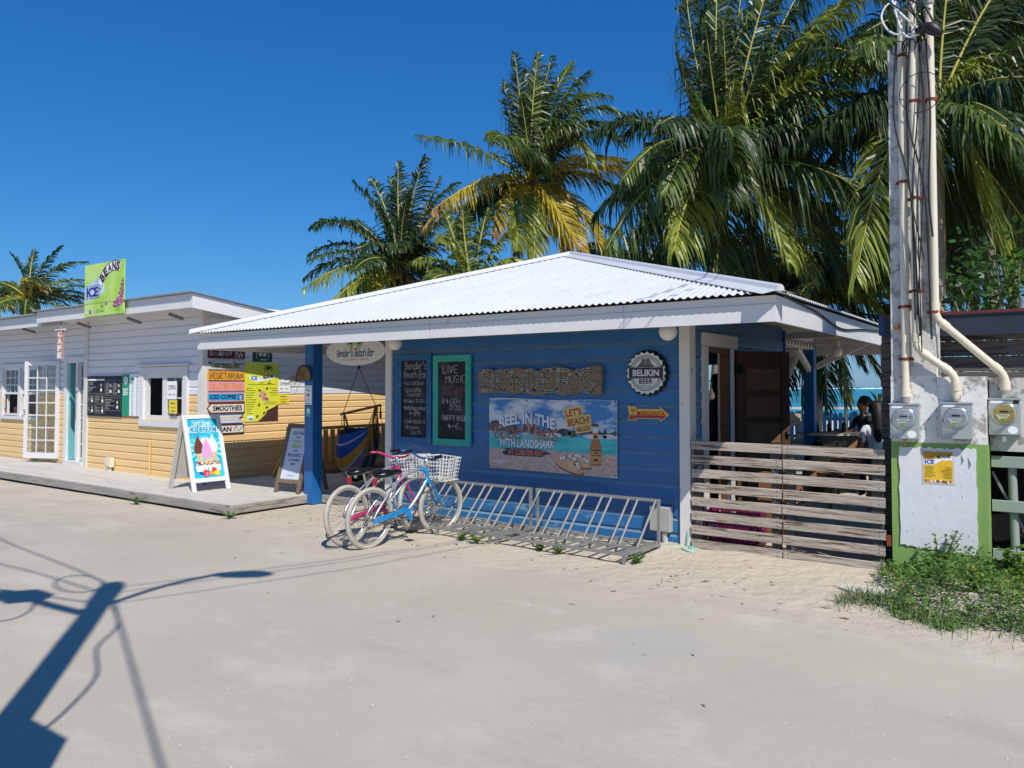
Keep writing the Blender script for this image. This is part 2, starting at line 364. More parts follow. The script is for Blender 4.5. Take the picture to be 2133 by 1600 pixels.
mx = n.new('ShaderNodeMix'); mx.data_type = 'RGBA'; L.new(rr.outputs[0], mx.inputs[0]); L.new(cr.outputs[0], mx.inputs[6]); mx.inputs[7].default_value = (.55, .62, .63, 1); L.new(mx.outputs[2], p.inputs['Base Color'])
bm_ = n.new('ShaderNodeBump'); bm_.inputs['Strength'].default_value = .5; bm_.inputs['Distance'].default_value = .25; L.new(z2.outputs[0], bm_.inputs['Height']); L.new(bm_.outputs[0], p.inputs['Normal'])
b = B(); a0 = CAM + CF * 24; 
b.add([(a0 + CR * s * 6000 + CF * t)[:2] + (-.62,) for s, t in ((-1, 0), (1, 0), (1, 7000), (-1, 7000))], [[0, 1, 2, 3]])
tag(b.build('sea', SEAM), kind='structure')
b = B(); rs = random.Random(3)                                        # breakers on the reef
for i in range(220):
    q = CAM + CF * (900 + rs.uniform(-30, 30)) + CR * rs.uniform(60, 620); w_ = rs.uniform(1.5, 9); h_ = rs.uniform(.3, 1.25)
    b.obox((q.x, q.y, -.6 + h_ / 2), CR * w_, CF * .6, UP * (h_ / 2))
tag(b.build('surf_line', M('sea_foam', '#eef2f2', .9, var=.02)), 'white surf breaking on the distant reef along the horizon', 'surf', kind='stuff')

# small stones strewn on the road
b = B(); rs = random.Random(11)
for i in range(1100):
    t = rs.random() ** 1.6; w_ = 2.6 + 9.5 * t; x_ = rs.uniform(-60, 2190); q = CAM + CF * w_ + CR * ((x_ - 1066) / F_PX * w_)
    if q.y > -.9 - .25 * rs.random() and rs.random() < .8: continue
    if q.y > -.15: continue
    if q.x < -5.8 and q.y > -1.5: continue
    r = rs.choice((.002, .0025, .003, .003, .004, .006)) * rs.uniform(.6, 1.3); z = gz(q.x, q.y); a = rs.uniform(0, 6.28); c_, s_ = math.cos(a), math.sin(a)
    b.add([(q.x + (dx * c_ - dy * s_) * r * 1.3, q.y + (dx * s_ + dy * c_) * r, z + dz * r) for dx, dy, dz in ((-1, -.6, -.3), (1, -.8, -.3), (.8, 1, -.3), (-.9, .7, -.3), (.1, 0, .75))], [[0, 1, 4], [1, 2, 4], [2, 3, 4], [3, 0, 4]])
tag(b.build('pebbles', M('coral_pebbles', '#c2bcb0', .9, var=.35, scale=.9)), 'tiny white coral pebbles strewn over the sandy road', 'pebbles', kind='stuff')

# ------------------------------------------------------------------ boardwalk
DZ = .08
EDGEM = M('grey_edge_board', '#97928a', .85, var=.2, scale=5, stretch=(.3, 3, 3), bump=.3, wear=('#6a645c', .6, 7))
deck = B().box(-17.5, -6.10, -1.36, -.12, -.12, .03).box(-8.74, -4.6, .12, 5.2, -.12, .03).build('boardwalk', M('deck_joists', '#38332d', .9)); tag(deck, kind='structure')
def plank_mesh(l, w, t, mat, c=.004): return B().box(-l / 2, l / 2, -w / 2, w / 2, 0, t, c=c).mesh('plank', mat)
y = -1.38; i = 0
while y < -.14:
    cuts = [-17.5, -14.6 + .9 * (i % 3), -11.2 + .7 * ((i * 2) % 3), -8.9 + .5 * (i % 2), -6.05]
    for a, c in zip(cuts, cuts[1:]):
        o = inst('plank', plank_mesh(c - a - .006, .104, .045, DECKM), deck, ((a + c) / 2, y + .052, .036 + rnd.uniform(-.003, .003)), (0, 0, rnd.uniform(-.0015, .0015)))
    y += .112; i += 1
pm = plank_mesh(4.25, .104, .045, DECKM)
while y < 5.1:
    if y < .1: o = inst('plank', plank_mesh(2.62, .104, .045, DECKM), deck, (-7.37, y + .052, .036))
    else: inst('plank', pm, deck, (-6.58, y + .052, .036 + rnd.uniform(-.003, .003)), (0, 0, rnd.uniform(-.001, .001)))
    y += .112
for a, c, yy in ((-17.5, -12.4, -1.425), (-12.39, -8.31, -1.43), (-8.3, -6.06, -1.422)):
    inst('edge_board', B().box(-(c - a) / 2, (c - a) / 2, 0, .035, -.075, .042, c=.004).mesh('edge_board', EDGEM), deck, ((a + c) / 2, yy, .03))
inst('edge_board', B().box(-.68, .68, 0, .035, -.075, .042, c=.004).mesh('edge_board', EDGEM), deck, (-6.045, -.73, .03), (0, 0, R(90)))
inst('edge_board', B().box(-.7, .7, 0, .035, -.075, .042, c=.004).mesh('edge_board', EDGEM), deck, (-5.2, .07, .03))

# ------------------------------------------------------------------ siding
LEDGE_SHEEN = {'blue_wall_paint': M('blue_ledge_sheen', (.14, .25, .37), .45, var=.2, scale=6), 'scuffed_blue_paint': M('blue_ledge_sheen', (.085, .185, .30), .4)}      # sky sheen on the sloped board tops, painted in as paler blue
def siding(parent, name, x0, x1, z0, z1, pitch, mats, holes=(), split=None, thick=.1, backmat=None, joints=False):
    """lap siding in the local x-z plane facing -y, cut round its openings; every board a plank of its own"""
    bk = B()
    for a, c, e, f in wall_box(x0, x1, z0, z1, holes): bk.box(a, c, .012, thick, e, f)
    wall = bk.build(name, backmat or mats[0], parent); cache = {}
    z = z0; nails = B(); jr = random.Random(int((x1 - x0) * 97) + 3)
    while z < z1 - .02:
        h = min(pitch, z1 - z); segs = [(x0, x1)]
        for a, c, e, f in holes:
            if e < z + h * .6 and f > z + h * .4: segs = [q for s, t in segs for q in ((s, min(t, a)), (max(s, c), t)) if q[1] - q[0] > .03]
        if joints:
            cut = []
            for s, t in segs:
                f = s + (t - s) * jr.uniform(.22, .8); cut += [(s, f - .0015), (f + .0015, t)] if t - s > 1 and jr.random() < .75 else [(s, t)]
            segs = cut
            for s, t in segs:
                xx = s + .03
                while xx < t: nails.lathe((xx + jr.uniform(-.01, .01), -.0155, z + h * .28), (0, -1, 0), [(.0045, 0), (.004, .0012), (0, .0016)], 6); xx += .60
        for s, t in segs:
            mt = mats[1] if split and z < split else mats[0]; l = t - s; k = (round(l, 3), mt.name, round(h, 3))
            if k not in cache:
                pr = [(.012, 0), (-.014, 0), (-.015, h * .10), (-.0155, h * .73), (-.008, h * .80), (.001, h * .88), (.005, h * .94), (.005, h), (.012, h)]; N = len(pr)
                vs = [(-l / 2, a, b_) for a, b_ in pr] + [(l / 2, a, b_) for a, b_ in pr]
                cache[k] = B().add(vs, [[i, (i + 1) % N, (i + 1) % N + N, i + N] for i in range(N)] + [list(range(N))[::-1], list(range(N, 2 * N))], 0).mesh('plank', [mt, LEDGE_SHEEN[mt.name]] if mt.name in LEDGE_SHEEN else mt)
                if mt.name in LEDGE_SHEEN: [setattr(cache[k].polygons[i], 'material_index', 1) for i in (3, 4, 5)]
            inst('plank', cache[k], wall, ((s + t) / 2, rnd.uniform(-.0015, .0015), z), (0, rnd.uniform(-.0008, .0008), 0))
        z += pitch
    if joints: tag(nails.build('nail_heads', M('painted_nail', '#54709a', .5), wall), kind='stuff')
    return wall

# ------------------------------------------------------------------ the bar
bar = thing('bar_building', 'blue wooden beach bar with white corrugated hip roof', 'building')
BLUE2 = M('scuffed_blue_paint', (.022, .145, .36), .5, var=.14, scale=3, stretch=(.5, 1, 1), wear=[((.16, .27, .40), .62, 9), ((.34, .36, .36), .70, 16)], bump=.1)
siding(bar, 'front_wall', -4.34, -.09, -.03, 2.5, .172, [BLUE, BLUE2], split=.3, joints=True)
# right wall: built in its own frame (x runs back along world +Y, facing world +X)
def framed(parent, name, loc, rz, fn):
    w = fn(None); w.parent = parent; w.location = loc; w.rotation_euler = (0, 0, rz); return w
DOOR = (.46, 1.25, .12, 2.15)
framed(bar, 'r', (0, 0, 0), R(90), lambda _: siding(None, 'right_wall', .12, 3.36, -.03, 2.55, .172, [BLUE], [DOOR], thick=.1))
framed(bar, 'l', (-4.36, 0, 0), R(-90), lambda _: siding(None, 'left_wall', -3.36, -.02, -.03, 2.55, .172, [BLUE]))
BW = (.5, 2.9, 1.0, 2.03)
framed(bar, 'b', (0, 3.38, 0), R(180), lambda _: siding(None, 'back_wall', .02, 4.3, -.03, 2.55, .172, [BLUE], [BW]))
B().box(-4.3, -.1, .1, 3.3, -.03, .1).build('floor', BROWNW, bar)
for x0, x1, y0, y1 in ((-.088, .03, -.045, .115), (-4.46, -4.345, -.045, .10)): B().box(x0, x1, y0, y1, -.06, 2.5).build('corner_post', OFFWHITE, bar)
B().box(-.02, .035, 3.37, 3.44, -.03, 2.5).build('corner_post', BLUEP, bar)
# veranda posts
B().box(-6.12, -5.93, -.09, .09, -.06, 2.46, c=.004).build('veranda_post', BLUEP, bar)
B().box(-.19, -.03, 5.15, 5.31, -.06, 2.46, c=.004).build('veranda_post', BLUEP, bar)
B().box(-6.12, -5.95, 5.15, 5.31, -.06, 2.46).build('veranda_post', BLUEP, bar)
# roof
EX0, EX1, EY0, EY1, EZ = -7.43, 1.32, -1.18, 6.4, 2.505
AP = Vector((-3.05, 2.61, 3.785))
def slope(P, Q, parent, n_sheets):
    P, Q = Vector(P), Vector(Q); e = Q - P; l = e.length; d = e / l; tA = (AP - P).dot(d); nrm = e.cross(AP - P).normalized()
    if nrm.z < 0: nrm = -nrm
    xs, step = [], .076 / 8; k = int(l / step)
    for si in range(n_sheets):
        i0, i1 = si * k // n_sheets, (si + 1) * k // n_sheets; vs = []
        for i in range(i0, i1 + 1):
            s = i * step; fr = s / tA if s < tA else (l - s) / (l - tA); fr = max(0, min(1, fr)); base = P + d * s
            top = (P if s < tA else Q).lerp(AP, fr); off = nrm * (.010 * math.sin(2 * math.pi * s / .076))
            mid = base.lerp(top, .5) + UP * 0
            vs += [base + off, mid + off, top + off]
        N = i1 - i0
        B().add(vs, [[3 * i + j, 3 * i + j + 3, 3 * i + j + 4, 3 * i + j + 1] for i in range(N) for j in (0, 1)], 0, True).build('roof_sheet', ROOFW, parent)
roof = B()
lo = UP * -.09
c4 = [Vector((EX0 + .07, EY0 + .07, EZ)), Vector((EX1 - .07, EY0 + .07, EZ)), Vector((EX1 - .07, EY1 - .07, EZ)), Vector((EX0 + .07, EY1 - .07, EZ))]
for i in range(4): roof.add([c4[i] + lo, c4[(i + 1) % 4] + lo, AP + lo], [[0, 1, 2]])
roof = roof.build('roof', M('ceiling_paint', '#b7b2a8', .7, var=.06), bar)
cn = [(EX0, EY0, EZ), (EX1, EY0, EZ), (EX1, EY1, EZ), (EX0, EY1, EZ)]
slope(cn[0], cn[1], roof, 12); slope(cn[1], cn[2], roof, 8); slope(cn[2], cn[3], roof, 6); slope(cn[3], cn[0], roof, 6)
for i, c in enumerate(cn):                                            # hip caps: two wings and a rolled ridge
    c = Vector(c); d = (AP - c).normalized(); out = Vector((c.x - AP.x, c.y - AP.y, 0)).normalized()
    e1 = (Vector(cn[(i + 1) % 4]) - c).normalized(); e2 = (Vector(cn[i - 1]) - c).normalized()
    n1 = d.cross(e1); n1 = n1 if n1.z > 0 else -n1; n2 = d.cross(e2); n2 = n2 if n2.z > 0 else -n2
    w1 = (e1 - d * e1.dot(d)).normalized(); w2 = (e2 - d * e2.dot(d)).normalized(); u = (n1 + n2).normalized()
    pr = [w1 * .17 + n1.normalized() * .012, w1 * .05 + n1.normalized() * .014]
    for k in range(7):
        a = math.pi * k / 6; pr.append(w1 * (.036 * math.cos(a)) * (1 if k < 3.5 else 0) + w2 * (-.036 * math.cos(a)) * (0 if k < 3.5 else 1) + u * (.018 + .040 * math.sin(a)))
    pr += [w2 * .05 + n2.normalized() * .014, w2 * .17 + n2.normalized() * .012]
    p0 = c + out * .015 + d * .02; p1 = AP + UP * .004; N = len(pr); vs = [p0 + q for q in pr] + [p1 + q * .9 for q in pr]
    hb = B().add(vs, [[k, k + 1, k + 1 + N, k + N] for k in range(N - 1)], 0, True)
    hb.add([p0 + q for q in pr[1:-1]], [list(range(N - 2))]); hb.build('hip_cap', ROOFW, roof)
sc = B(); rs = random.Random(5)                                       # roofing screws
for r_ in range(1, 7):
    f = r_ / 7.2; y_ = EY0 + (AP.y - EY0) * f; z_ = EZ + (AP.z - EZ) * f; xa = EX0 + (AP.x - EX0) * f + .25; xb = EX1 + (AP.x - EX1) * f - .25; x_ = xa
    while x_ < xb: x_ = round(x_ / .076) * .076 + .019 - ((EX0) % .076) * 0; sc.lathe((x_, y_, z_ + .008), (0, -.33, .95), [(.010, 0), (.008, .006), (0, .008)], 6); x_ += .228
tag(sc.build('roof_screws', M('screw_grey', '#a9adb3', .5), roof), kind='stuff')
fz0, fz1 = 2.262, 2.488
for a, c in ((-7.36, -4.93), (-4.925, -2.7), (-2.695, -.2), (-.195, 1.25)): B().box(a, c, -1.10, -1.07, fz0 + rnd.uniform(-.002, .002), fz1).build('fascia_board', WHITE, roof)
for a, c in ((-1.068, 1.2), (1.205, 3.6), (3.605, 6.3)): B().box(1.22, 1.252, a, c, fz0 + rnd.uniform(-.002, .002), fz1).build('fascia_board', WHITE, roof)
B().box(-7.36, 1.22, 6.30, 6.33, fz0 - .02, fz1).build('fascia_board', WHITE, roof)
B().box(-7.36, -7.33, -1.068, 6.29, fz0, fz1).build('fascia_board', WHITE, roof)
for a, c, d, e, f, h in ((-.16, -.02, 3.45, 5.14, 2.3, 2.5), (-6.1, -.2, 5.17, 5.29, 2.3, 2.48), (-.02, 1.2, 5.17, 5.27, 2.38, 2.47), (-7.3, -6.13, -.05, .05, 2.33, 2.47), (-5.92, -4.47, -.04, .05, 2.36, 2.47), (-6.09, -5.96, .1, 5.14, 2.34, 2.46), (-.02, 1.2, 3.4, 3.5, 2.38, 2.47)):
    B().box(a, c, d, e, f, h).build('beam', OFFWHITE, roof)
B().bar((-.1, 4.45, 2.30), (-.1, 5.15, 1.98), .06, .09).build('knee_brace', OFFWHITE, bar)
B().bar((-.02, 5.23, 2.02), (.75, 5.23, 2.4), .06, .09).build('knee_brace', OFFWHITE, bar)
# corrugated strip hung across the passage behind the oval sign
cs = B(); N = 60; vs = []
for i in range(N + 1): vs += [(-5.9 + 1.42 * i / N, .16, 2.2 + .0), (-5.9 + 1.42 * i / N, .16, 2.42)]
vs = []
for i in range(25):
    z = 2.17 + .3 * i / 24; yy = .16 + .012 * math.sin(z / .076 * 6.283); vs += [(-5.92, yy, z), (-4.47, yy, z)]
cs.add(vs, [[2 * i, 2 * i + 1, 2 * i + 3, 2 * i + 2] for i in range(24)], 0, True).build('corrugated_valance', ROOFW, bar)
# door opening in the right wall, its trim and the open plank door folded flat against the wall
fr = B().box(.005, .045, .32, .455, -.02, 2.15).build('door_trim', OFFWHITE, bar)
B().box(.005, .05, .33, 1.39, 2.155, 2.30).build('door_trim', OFFWHITE, bar)
B().box(.005, .045, 1.245, 1.275, -.02, 2.15).build('door_trim', OFFWHITE, bar)
B().box(-.11, -.02, 1.21, 1.245, .1, 2.15).build('door_jamb', BROWNW, bar)
B().box(-.135, -.112, 1.20, 1.25, .1, 2.15).build('door_jamb', OFFWHITE, bar)
B().box(-.12, -.02, .46, .49, .1, 2.15).build('door_jamb', BROWNW, bar)
B().box(-.12, -.02, .49, 1.2, 2.1, 2.15).build('door_jamb', BROWNW, bar)
door = B().box(0, .82, 0, .035, .12, 2.13).build('door', DARKW, bar, (.06, 1.29, 0), (0, 0, R(60)))
for z0_, z1_ in ((.30, .58), (.66, .94), (1.02, 1.26), (1.34, 1.58), (1.66, 1.92)):
    B().box(.15, .67, -.012, -.001, z0_, z1_).build('door_panel', M('faded_door_panel', '#6b513e', .75, var=.3, scale=5, stretch=(2, 2, 6), bump=.3), door)
for xx in (0, .69):
    B().box(xx, xx + .13, -.018, -.001, .12, 2.13).build('door_stile', DARKW, door)
for zz in (.4, 1.86): B().box(-.04, .08, -.03, -.019, zz, zz + .1).build('hinge', BLACKP, door)
B().lathe((.76, -.018, 1.12), (0, -1, 0), [(.03, 0), (.03, .03), (.02, .05), (0, .055)], 12).build('door_knob', BLACKP, door)
B().box(-3.9, -.5, 2.4, 2.95, .95, 1.0).build('bar_counter', DARKW, bar)
# ------------------------------------------------------------------ the cafe next door
cafe = thing('cafe_building', 'white and yellow clapboard cafe with tin roof at left', 'building')
WIN = (-10.62, -9.30, 1.12, 1.94)
def cafe_wall(name, x0, x1, y, holes, z1=3.15): 
    w = siding(None, name, x0, x1, .06, z1, .137, [CAFEW, CAFEY], holes, split=1.50, joints=True); w.parent = cafe; w.location = (0, y, 0); return w
cafe_wall('front_wall', -12.80, -8.85, -.10, [WIN])
DR = (-13.86, -13.12, .08, 2.2); AW = (-17.0, -15.25, 1.05, 2.13)
cafe_wall('entrance_wall', -17.8, -12.8, .02, [DR, AW])
wc = siding(None, 'side_wall', 0, 6.2, .06, 3.15, .137, [CAFEW, CAFEY], [], split=1.50, joints=True); wc.parent = cafe; wc.location = (-8.77, -.06, 0); wc.rotation_euler = (0, 0, R(90))
B().box(-17.8, -17.7, .15, 6.1, 0, 2.9).box(-17.7, -8.9, 6.0, 6.1, 0, 2.5).build('rear_walls', CAFEW, cafe)
B().box(-17.7, -8.9, .13, 6, -.05, .04).build('floor', BROWNW, cafe)
for x0, x1, y0, y1 in ((-8.87, -8.735, -.14, -.02), (-12.87, -12.75, -.14, .03)): B().box(x0, x1, y0, y1, .03, 3.1).build('corner_board', OFFWHITE, cafe)
# mono-pitch roof, corrugated, high at the front
croof = B().add([(-13.6, -.72, 3.10), (-8.12, -.72, 3.10), (-8.12, 6.6, 2.2), (-13.6, 6.6, 2.2)], [[0, 1, 2, 3]]).build('roof', OFFWHITE, cafe)
def corr(x0, x1, y0, z0, y1, z1, parent):
    vs = []; k = int((x1 - x0) / .0095)
    for i in range(k + 1):
        x = x0 + i * .0095; o = .011 * math.sin(2 * math.pi * x / .076); vs += [(x, y0, z0 + o), (x, y1, z1 + o)]
    B().add(vs, [[2 * i, 2 * i + 2, 2 * i + 3, 2 * i + 1] for i in range(k)], 0, True).build('roof_sheet', M('grey_tin_roof', '#aab2ba', .4, metal=.35, var=.08), parent)
corr(-13.62, -10.9, -.83, 3.225, 6.6, 2.31, croof); corr(-10.9, -8.02, -.83, 3.225, 6.6, 2.31, croof); corr(-18.4, -13.55, -.80, 3.175, 6.6, 2.27, croof)
for a, c, y_, z0_, z1_ in ((-13.58, -11.0, -.75, 2.985, 3.2), (-10.995, -8.10, -.75, 2.975, 3.2), (-18.3, -13.52, -.70, 2.925, 3.14)): B().box(a, c, y_, y_ + .03, z0_, z1_).build('fascia_board', WHITE, croof)
vs = [(x, y, z) for x in (-8.10, -8.07) for y, z in ((-.75, 2.97), (-.75, 3.20), (6.5, 2.31), (6.5, 2.08))]
B().add(vs, [[0, 1, 2, 3], [4, 7, 6, 5], [0, 4, 5, 1], [1, 5, 6, 2], [2, 6, 7, 3], [3, 7, 4, 0]]).build('fascia_board', WHITE, croof)
B().box(-8.07, -8.06, -.83, 6.55, 3.30, 3.31)
for x in (-12.2, -10.35, -9.0, -14.6):                              # eave brackets
    B().bar((x, -.6, 2.93), (x + .02, -.36, 2.86), .05, .05).build('eave_lamp', M('grey_lamp_metal', '#80807e', .5, metal=.4), cafe)
# serving window
win = B(); x0, x1, z0, z1 = WIN
for a, c, e, f in ((x0 - .12, x0, z0 - .02, z1 + .12), (x1, x1 + .12, z0 - .02, z1 + .12), (x0, x1, z1, z1 + .12), (x0 - .14, x1 + .14, z0 - .14, z0 - .02)): win.box(a, c, -.155, -.08, e, f)
win = win.build('window', WHITE, cafe)
B().box(x0 - .22, x1 + .2, -.19, -.10, z1 + .13, z1 + .17).build('head_trim', OFFWHITE, win)
fr = B()
for a, c, e, f in ((x0, x0 + .09, z0, z1), (x1 - .10, x1, z0, z1), (x0 + .09, x1 - .1, z1 - .08, z1), (x0 + .09, x1 - .1, z0 - .02, z0 + .06), (x0 + .985, x0 + 1.005, z0 + .06, z1 - .08), (x0 + .74, x1 - .1, z0 + .37, z0 + .395)): fr.box(a, c, -.11, -.05, e, f)
fr.box(x0 + .60, x0 + .74, -.114, -.046, z0 - .015, z1 - .005); fr.build('frame', WHITE, win); B().box(x0 + .74, x1 - .1, -.085, -.08, z0 + .06, z1 - .08).build('pane', GLASS, win)
# entrance: door hung open, jambs, sidelight, window
def glazed(name, parent, w, h, cols, rows, st=.09, bot=.12, t=.045, loc=(0, 0, 0), rz=0):
    d = B(); d.box(0, st, 0, t, 0, h).box(w - st, w, 0, t, 0, h).box(st, w - st, 0, t, 0, bot).box(st, w - st, 0, t, h - st, h)
    o = d.build(name, WHITE, parent, loc, (0, 0, rz)); cw, ch = (w - 2 * st) / cols, (h - st - bot) / rows
    mb = B()
    for i in range(1, cols): mb.box(st + cw * i - .011, st + cw * i + .011, .008, t - .008, bot, h - st)
    for j in range(1, rows): mb.box(st, w - st, .010, t - .010, bot + ch * j - .011, bot + ch * j + .011)
    mb.build('muntins', WHITE, o)
    for i in range(cols):
        for j in range(rows): B().box(st + cw * i + .011, st + cw * (i + 1) - .011, t / 2 - .002, t / 2 + .002, bot + ch * j + .011, bot + ch * (j + 1) - .011).build('pane', GLASS, o)
    return o
dl = glazed('door', cafe, .90, 2.08, 3, 7, loc=(-15.05, -.36, .17), rz=math.atan2(.34, .84))
B().box(.02, .05, -.03, .07, .95, 1.05).build('door_handle', CHROME, dl)
ej = B()
for a, c, e, f in ((-13.98, -13.86, .06, 2.3), (-13.46, -13.38, .06, 2.2), (-13.12, -13.0, .06, 2.3), (-13.86, -13.12, 2.2, 2.32)): ej.box(a, c, -.03, .1, e, f)
ej.box(-13.86, -13.12, -.06, .1, .06, .16).build('door_frame', WHITE, cafe)
B().box(-13.86, -13.80, .02, .16, .17, 2.2).build('door_reveal', TEAL_IN, cafe)
glazed('sidelight', cafe, .27, 2.0, 2, 7, .03, .06, .04, (-13.39, .02, .18))
aw = B(); x0, x1, z0, z1 = AW
for a, c, e, f in ((x0 - .08, x0, z0 - .02, z1 + .1), (x1, x1 + .08, z0 - .02, z1 + .1), (x0, x1, z1, z1 + .1), (x0 - .1, x1 + .1, z0 - .09, z0 - .02), (x0 + .82, x0 + .93, z0 - .02, z1)): aw.box(a, c, -.04, .06, e, f)
aw = aw.build('window', WHITE, cafe)
for xx, w_ in ((x0, .82), (x0 + .93, .82)):
    o = glazed('sash', aw, w_, .60, 3, 3, .05, .05, .035, (xx, .01, z0 + .48)); B().box(xx, xx + w_, -.01, .05, z0 + .0, z0 + .04).build('sill', WHITE, aw)
bb = B().box(x0 + .15, x0 + .62, .15, .45, z0 - .02, z0 + .18).build('counter_box', M('maroon_box', '#5c2a2c', .6), aw)
# wall fittings
jb = thing('junction_box', 'small white outdoor socket box on two stub pipes', 'junction box', (-11.72, -.14, .04)); B().box(-.09, .09, -.09, 0, .12, .30, c=.008).build('box', PVC, jb); B().box(-.06, .03, -.10, -.091, .15, .27).build('cover', PVC, jb)
for x in (-.04, .035): B().tube([(x, -.045, 0), (x, -.045, .12)], .022, 10).build('stub_pipe', PVC, jb)
b = B().tube(arc([(-10.35, -.15, .72), (-10.35, -.15, .12), (-10.33, -.15, .085), (-10.28, -.15, .08), (-9.2, -.15, .08)], 6), .016, 8)
tag(b.build('wall_pipe', M('yellow_painted_pipe', (.72, .47, .16), .5)), 'thin yellow painted pipe bent along the cafe wall', 'pipe')
# ------------------------------------------------------------------ signs on the bar's front wall (y = 0, facing -y)
FY = -.024
def sign(name, label, cat, loc, rz=0, group=None): return thing(name, label, cat, loc, rz, group)
CHALK = M('white_chalk', '#c9c9c4', .95, var=.12, scale=20); CHALKP = M('pink_chalk', '#a8626e', .95, var=.15, scale=20)
BOARD = M('chalkboard', '#17171a', .75, var=.35, scale=4, wear=('#34343a', .60, 3)); BOARD2 = M('smudged_chalkboard', '#1d1c1f', .8, var=.4, scale=3, wear=('#3e3c41', .54, 2.5))
NAIL = M('nail_head', '#2b2622', .6)
def chalkboard(label, x0, x1, z0, z1, fm, bm, lines):
    w, h = x1 - x0, z1 - z0; t = sign('chalkboard', label, 'chalkboard', ((x0 + x1) / 2, FY, z0), 0, 'chalkboards on the blue wall'); fw = .085
    for pts in (((-w / 2, 0), (w / 2, 0), (w / 2 - fw, fw), (-w / 2 + fw, fw)), ((-w / 2, h), (-w / 2 + fw, h - fw), (w / 2 - fw, h - fw), (w / 2, h)), ((-w / 2, 0), (-w / 2 + fw, fw), (-w / 2 + fw, h - fw), (-w / 2, h)), ((w / 2, 0), (w / 2, h), (w / 2 - fw, h - fw), (w / 2 - fw, fw))):
        B().flat([(a * .998, b) for a, b in pts], .002, 0, .030).build('frame_board', fm, t)
    s = B().rect(-w / 2 + .05, w / 2 - .05, .05, h - .05, .0, 0, .012).build('slate', bm, t)
    rs = random.Random(len(label))
    for st, x, z, tw, th, m in lines:
        c = B(); hand(c, st, x * w, z * h, tw * w, th * h, .0062 if th > .05 else .0048, .0145, m, .055, rs)
        c.build('chalk_writing', [CHALK, CHALKP], s)
    nl = B()
    for k in range(5):
        for xx in (-w / 2 + .025, w / 2 - .03): nl.lathe((xx + rs.uniform(-.008, .008), -.032, h * (.06 + .22 * k)), (0, -1, 0), [(.005, 0), (.004, .003), (0, .004)], 6)
    nl.build('nails', NAIL, t)
    return t
chalkboard('tall chalkboard in worn blue frame listing ice cold beer', -4.235, -3.60, .935, 2.145, M('worn_blue_frame', '#1f5f8f', .7, var=.2, scale=9, wear=('#77797a', .66, 9)), BOARD,
    [("Bender's", -.27, .83, .62, .080, 0), ('Beach Bar', -.30, .735, .66, .072, 0), ('-Ice Cold Beer', -.31, .655, .58, .042, 0), ('-Specialty', -.31, .575, .50, .050, 0), ('Cocktails', -.22, .525, .40, .040, 0), ('-Drinks TO GO', -.31, .455, .56, .040, 0),
     ('-Daily Happy Hour', -.31, .375, .64, .043, 0), ('4-6PM', -.14, .31, .30, .052, 0), ('-Live Music &', -.31, .225, .62, .045, 0), ('Showing', -.26, .160, .40, .042, 0), ('Sports', -.10, .105, .30, .042, 0)])
chalkboard('tall chalkboard in turquoise frame announcing live music today', -3.57, -2.93, .935, 2.115, M('worn_turquoise_frame', '#38a594', .7, var=.16, scale=8, wear=('#8f9a70', .70, 10)), BOARD2,
    [('LIVE', -.25, .80, .40, .085, 0), ('MUSIC', -.17, .695, .54, .080, 0), ('TODAY!', -.26, .560, .60, .090, 1), ('@4:30-', -.26, .465, .48, .052, 0), ('7:30', -.06, .390, .28, .055, 0), ('HAPPY HOUR', -.25, .275, .64, .062, 0), ('4-6.', -.12, .185, .34, .062, 0)])
# driftwood slab with bottle-cap lettering
t = sign('driftwood_sign', "driftwood slab with BENDER'S spelled in bottle caps", 'sign', (-1.9, FY, 1.775)); rs = random.Random(4); W_, H_ = .885, .165
top = [(-W_ + 2 * W_ * i / 24, H_ * (.86 + .10 * math.sin(i * .9) + rs.uniform(-.09, .09))) for i in range(25)]; bot = [(W_ - 2 * W_ * i / 24 + (.02 if 3 < i < 20 else 0), -H_ * (.94 + .09 * math.sin(i * 1.1 + 1) + rs.uniform(-.09, .09))) for i in range(25)]
B().flat((top + bot)[::-1], 0, 0, .055).build('slab', M('driftwood', '#7f6f5d', .9, var=.3, scale=7, stretch=(.6, 3, 4), bump=.6, bscale=14, wear=('#5d4b3a', .62, 6)), t)
caps = B(); k = 0
for p in strokes("BENDER'S", -.80, -.125, 1.60, .25, 0, None, 0, False):
    for i in range(len(p) - 1):
        (xa, za), (xb, zb) = p[i], p[i + 1]; l = math.hypot(xb - xa, zb - za); n_ = max(1, round(l / .0265)); nx, nz = -(zb - za) / max(l, 1e-6), (xb - xa) / max(l, 1e-6)
        for j in range(n_ + (i == len(p) - 2)):
            f = j / n_
            for o in (-.014, .013):
                x_, z_ = xa + (xb - xa) * f + nx * o, za + (zb - za) * f + nz * o; m = rs.choice((0, 0, 0, 0, 0, 2, 0, 0, 3, 0, 0, 2, 0, 1, 0, 0, 0, 0, 0, 0, 0, 0, 5))
                caps.lathe((x_, -.0555, z_), (0, -1, 0), [(.0135, 0), (.0115, .006), (.007, .0065)], 8, 6 if m < 5 else 6, False); caps.lathe((x_, -.0620, z_), (0, -1, 0), [(.0098, 0), (.0, .0006)], 8, m, False)
tag(caps.build('bottle_caps', [M('cap_silver', '#a5a298', .4, metal=.3), M('cap_black', '#1c1a19', .5), M('cap_cream', '#cfc49f', .5), M('cap_gold', '#8d7336', .4, metal=.5), M('cap_green', '#2c4a37', .5), M('cap_red', '#8e2f2c', .5), M('cap_rim', '#231e1a', .5, metal=.2)], t), kind='stuff')
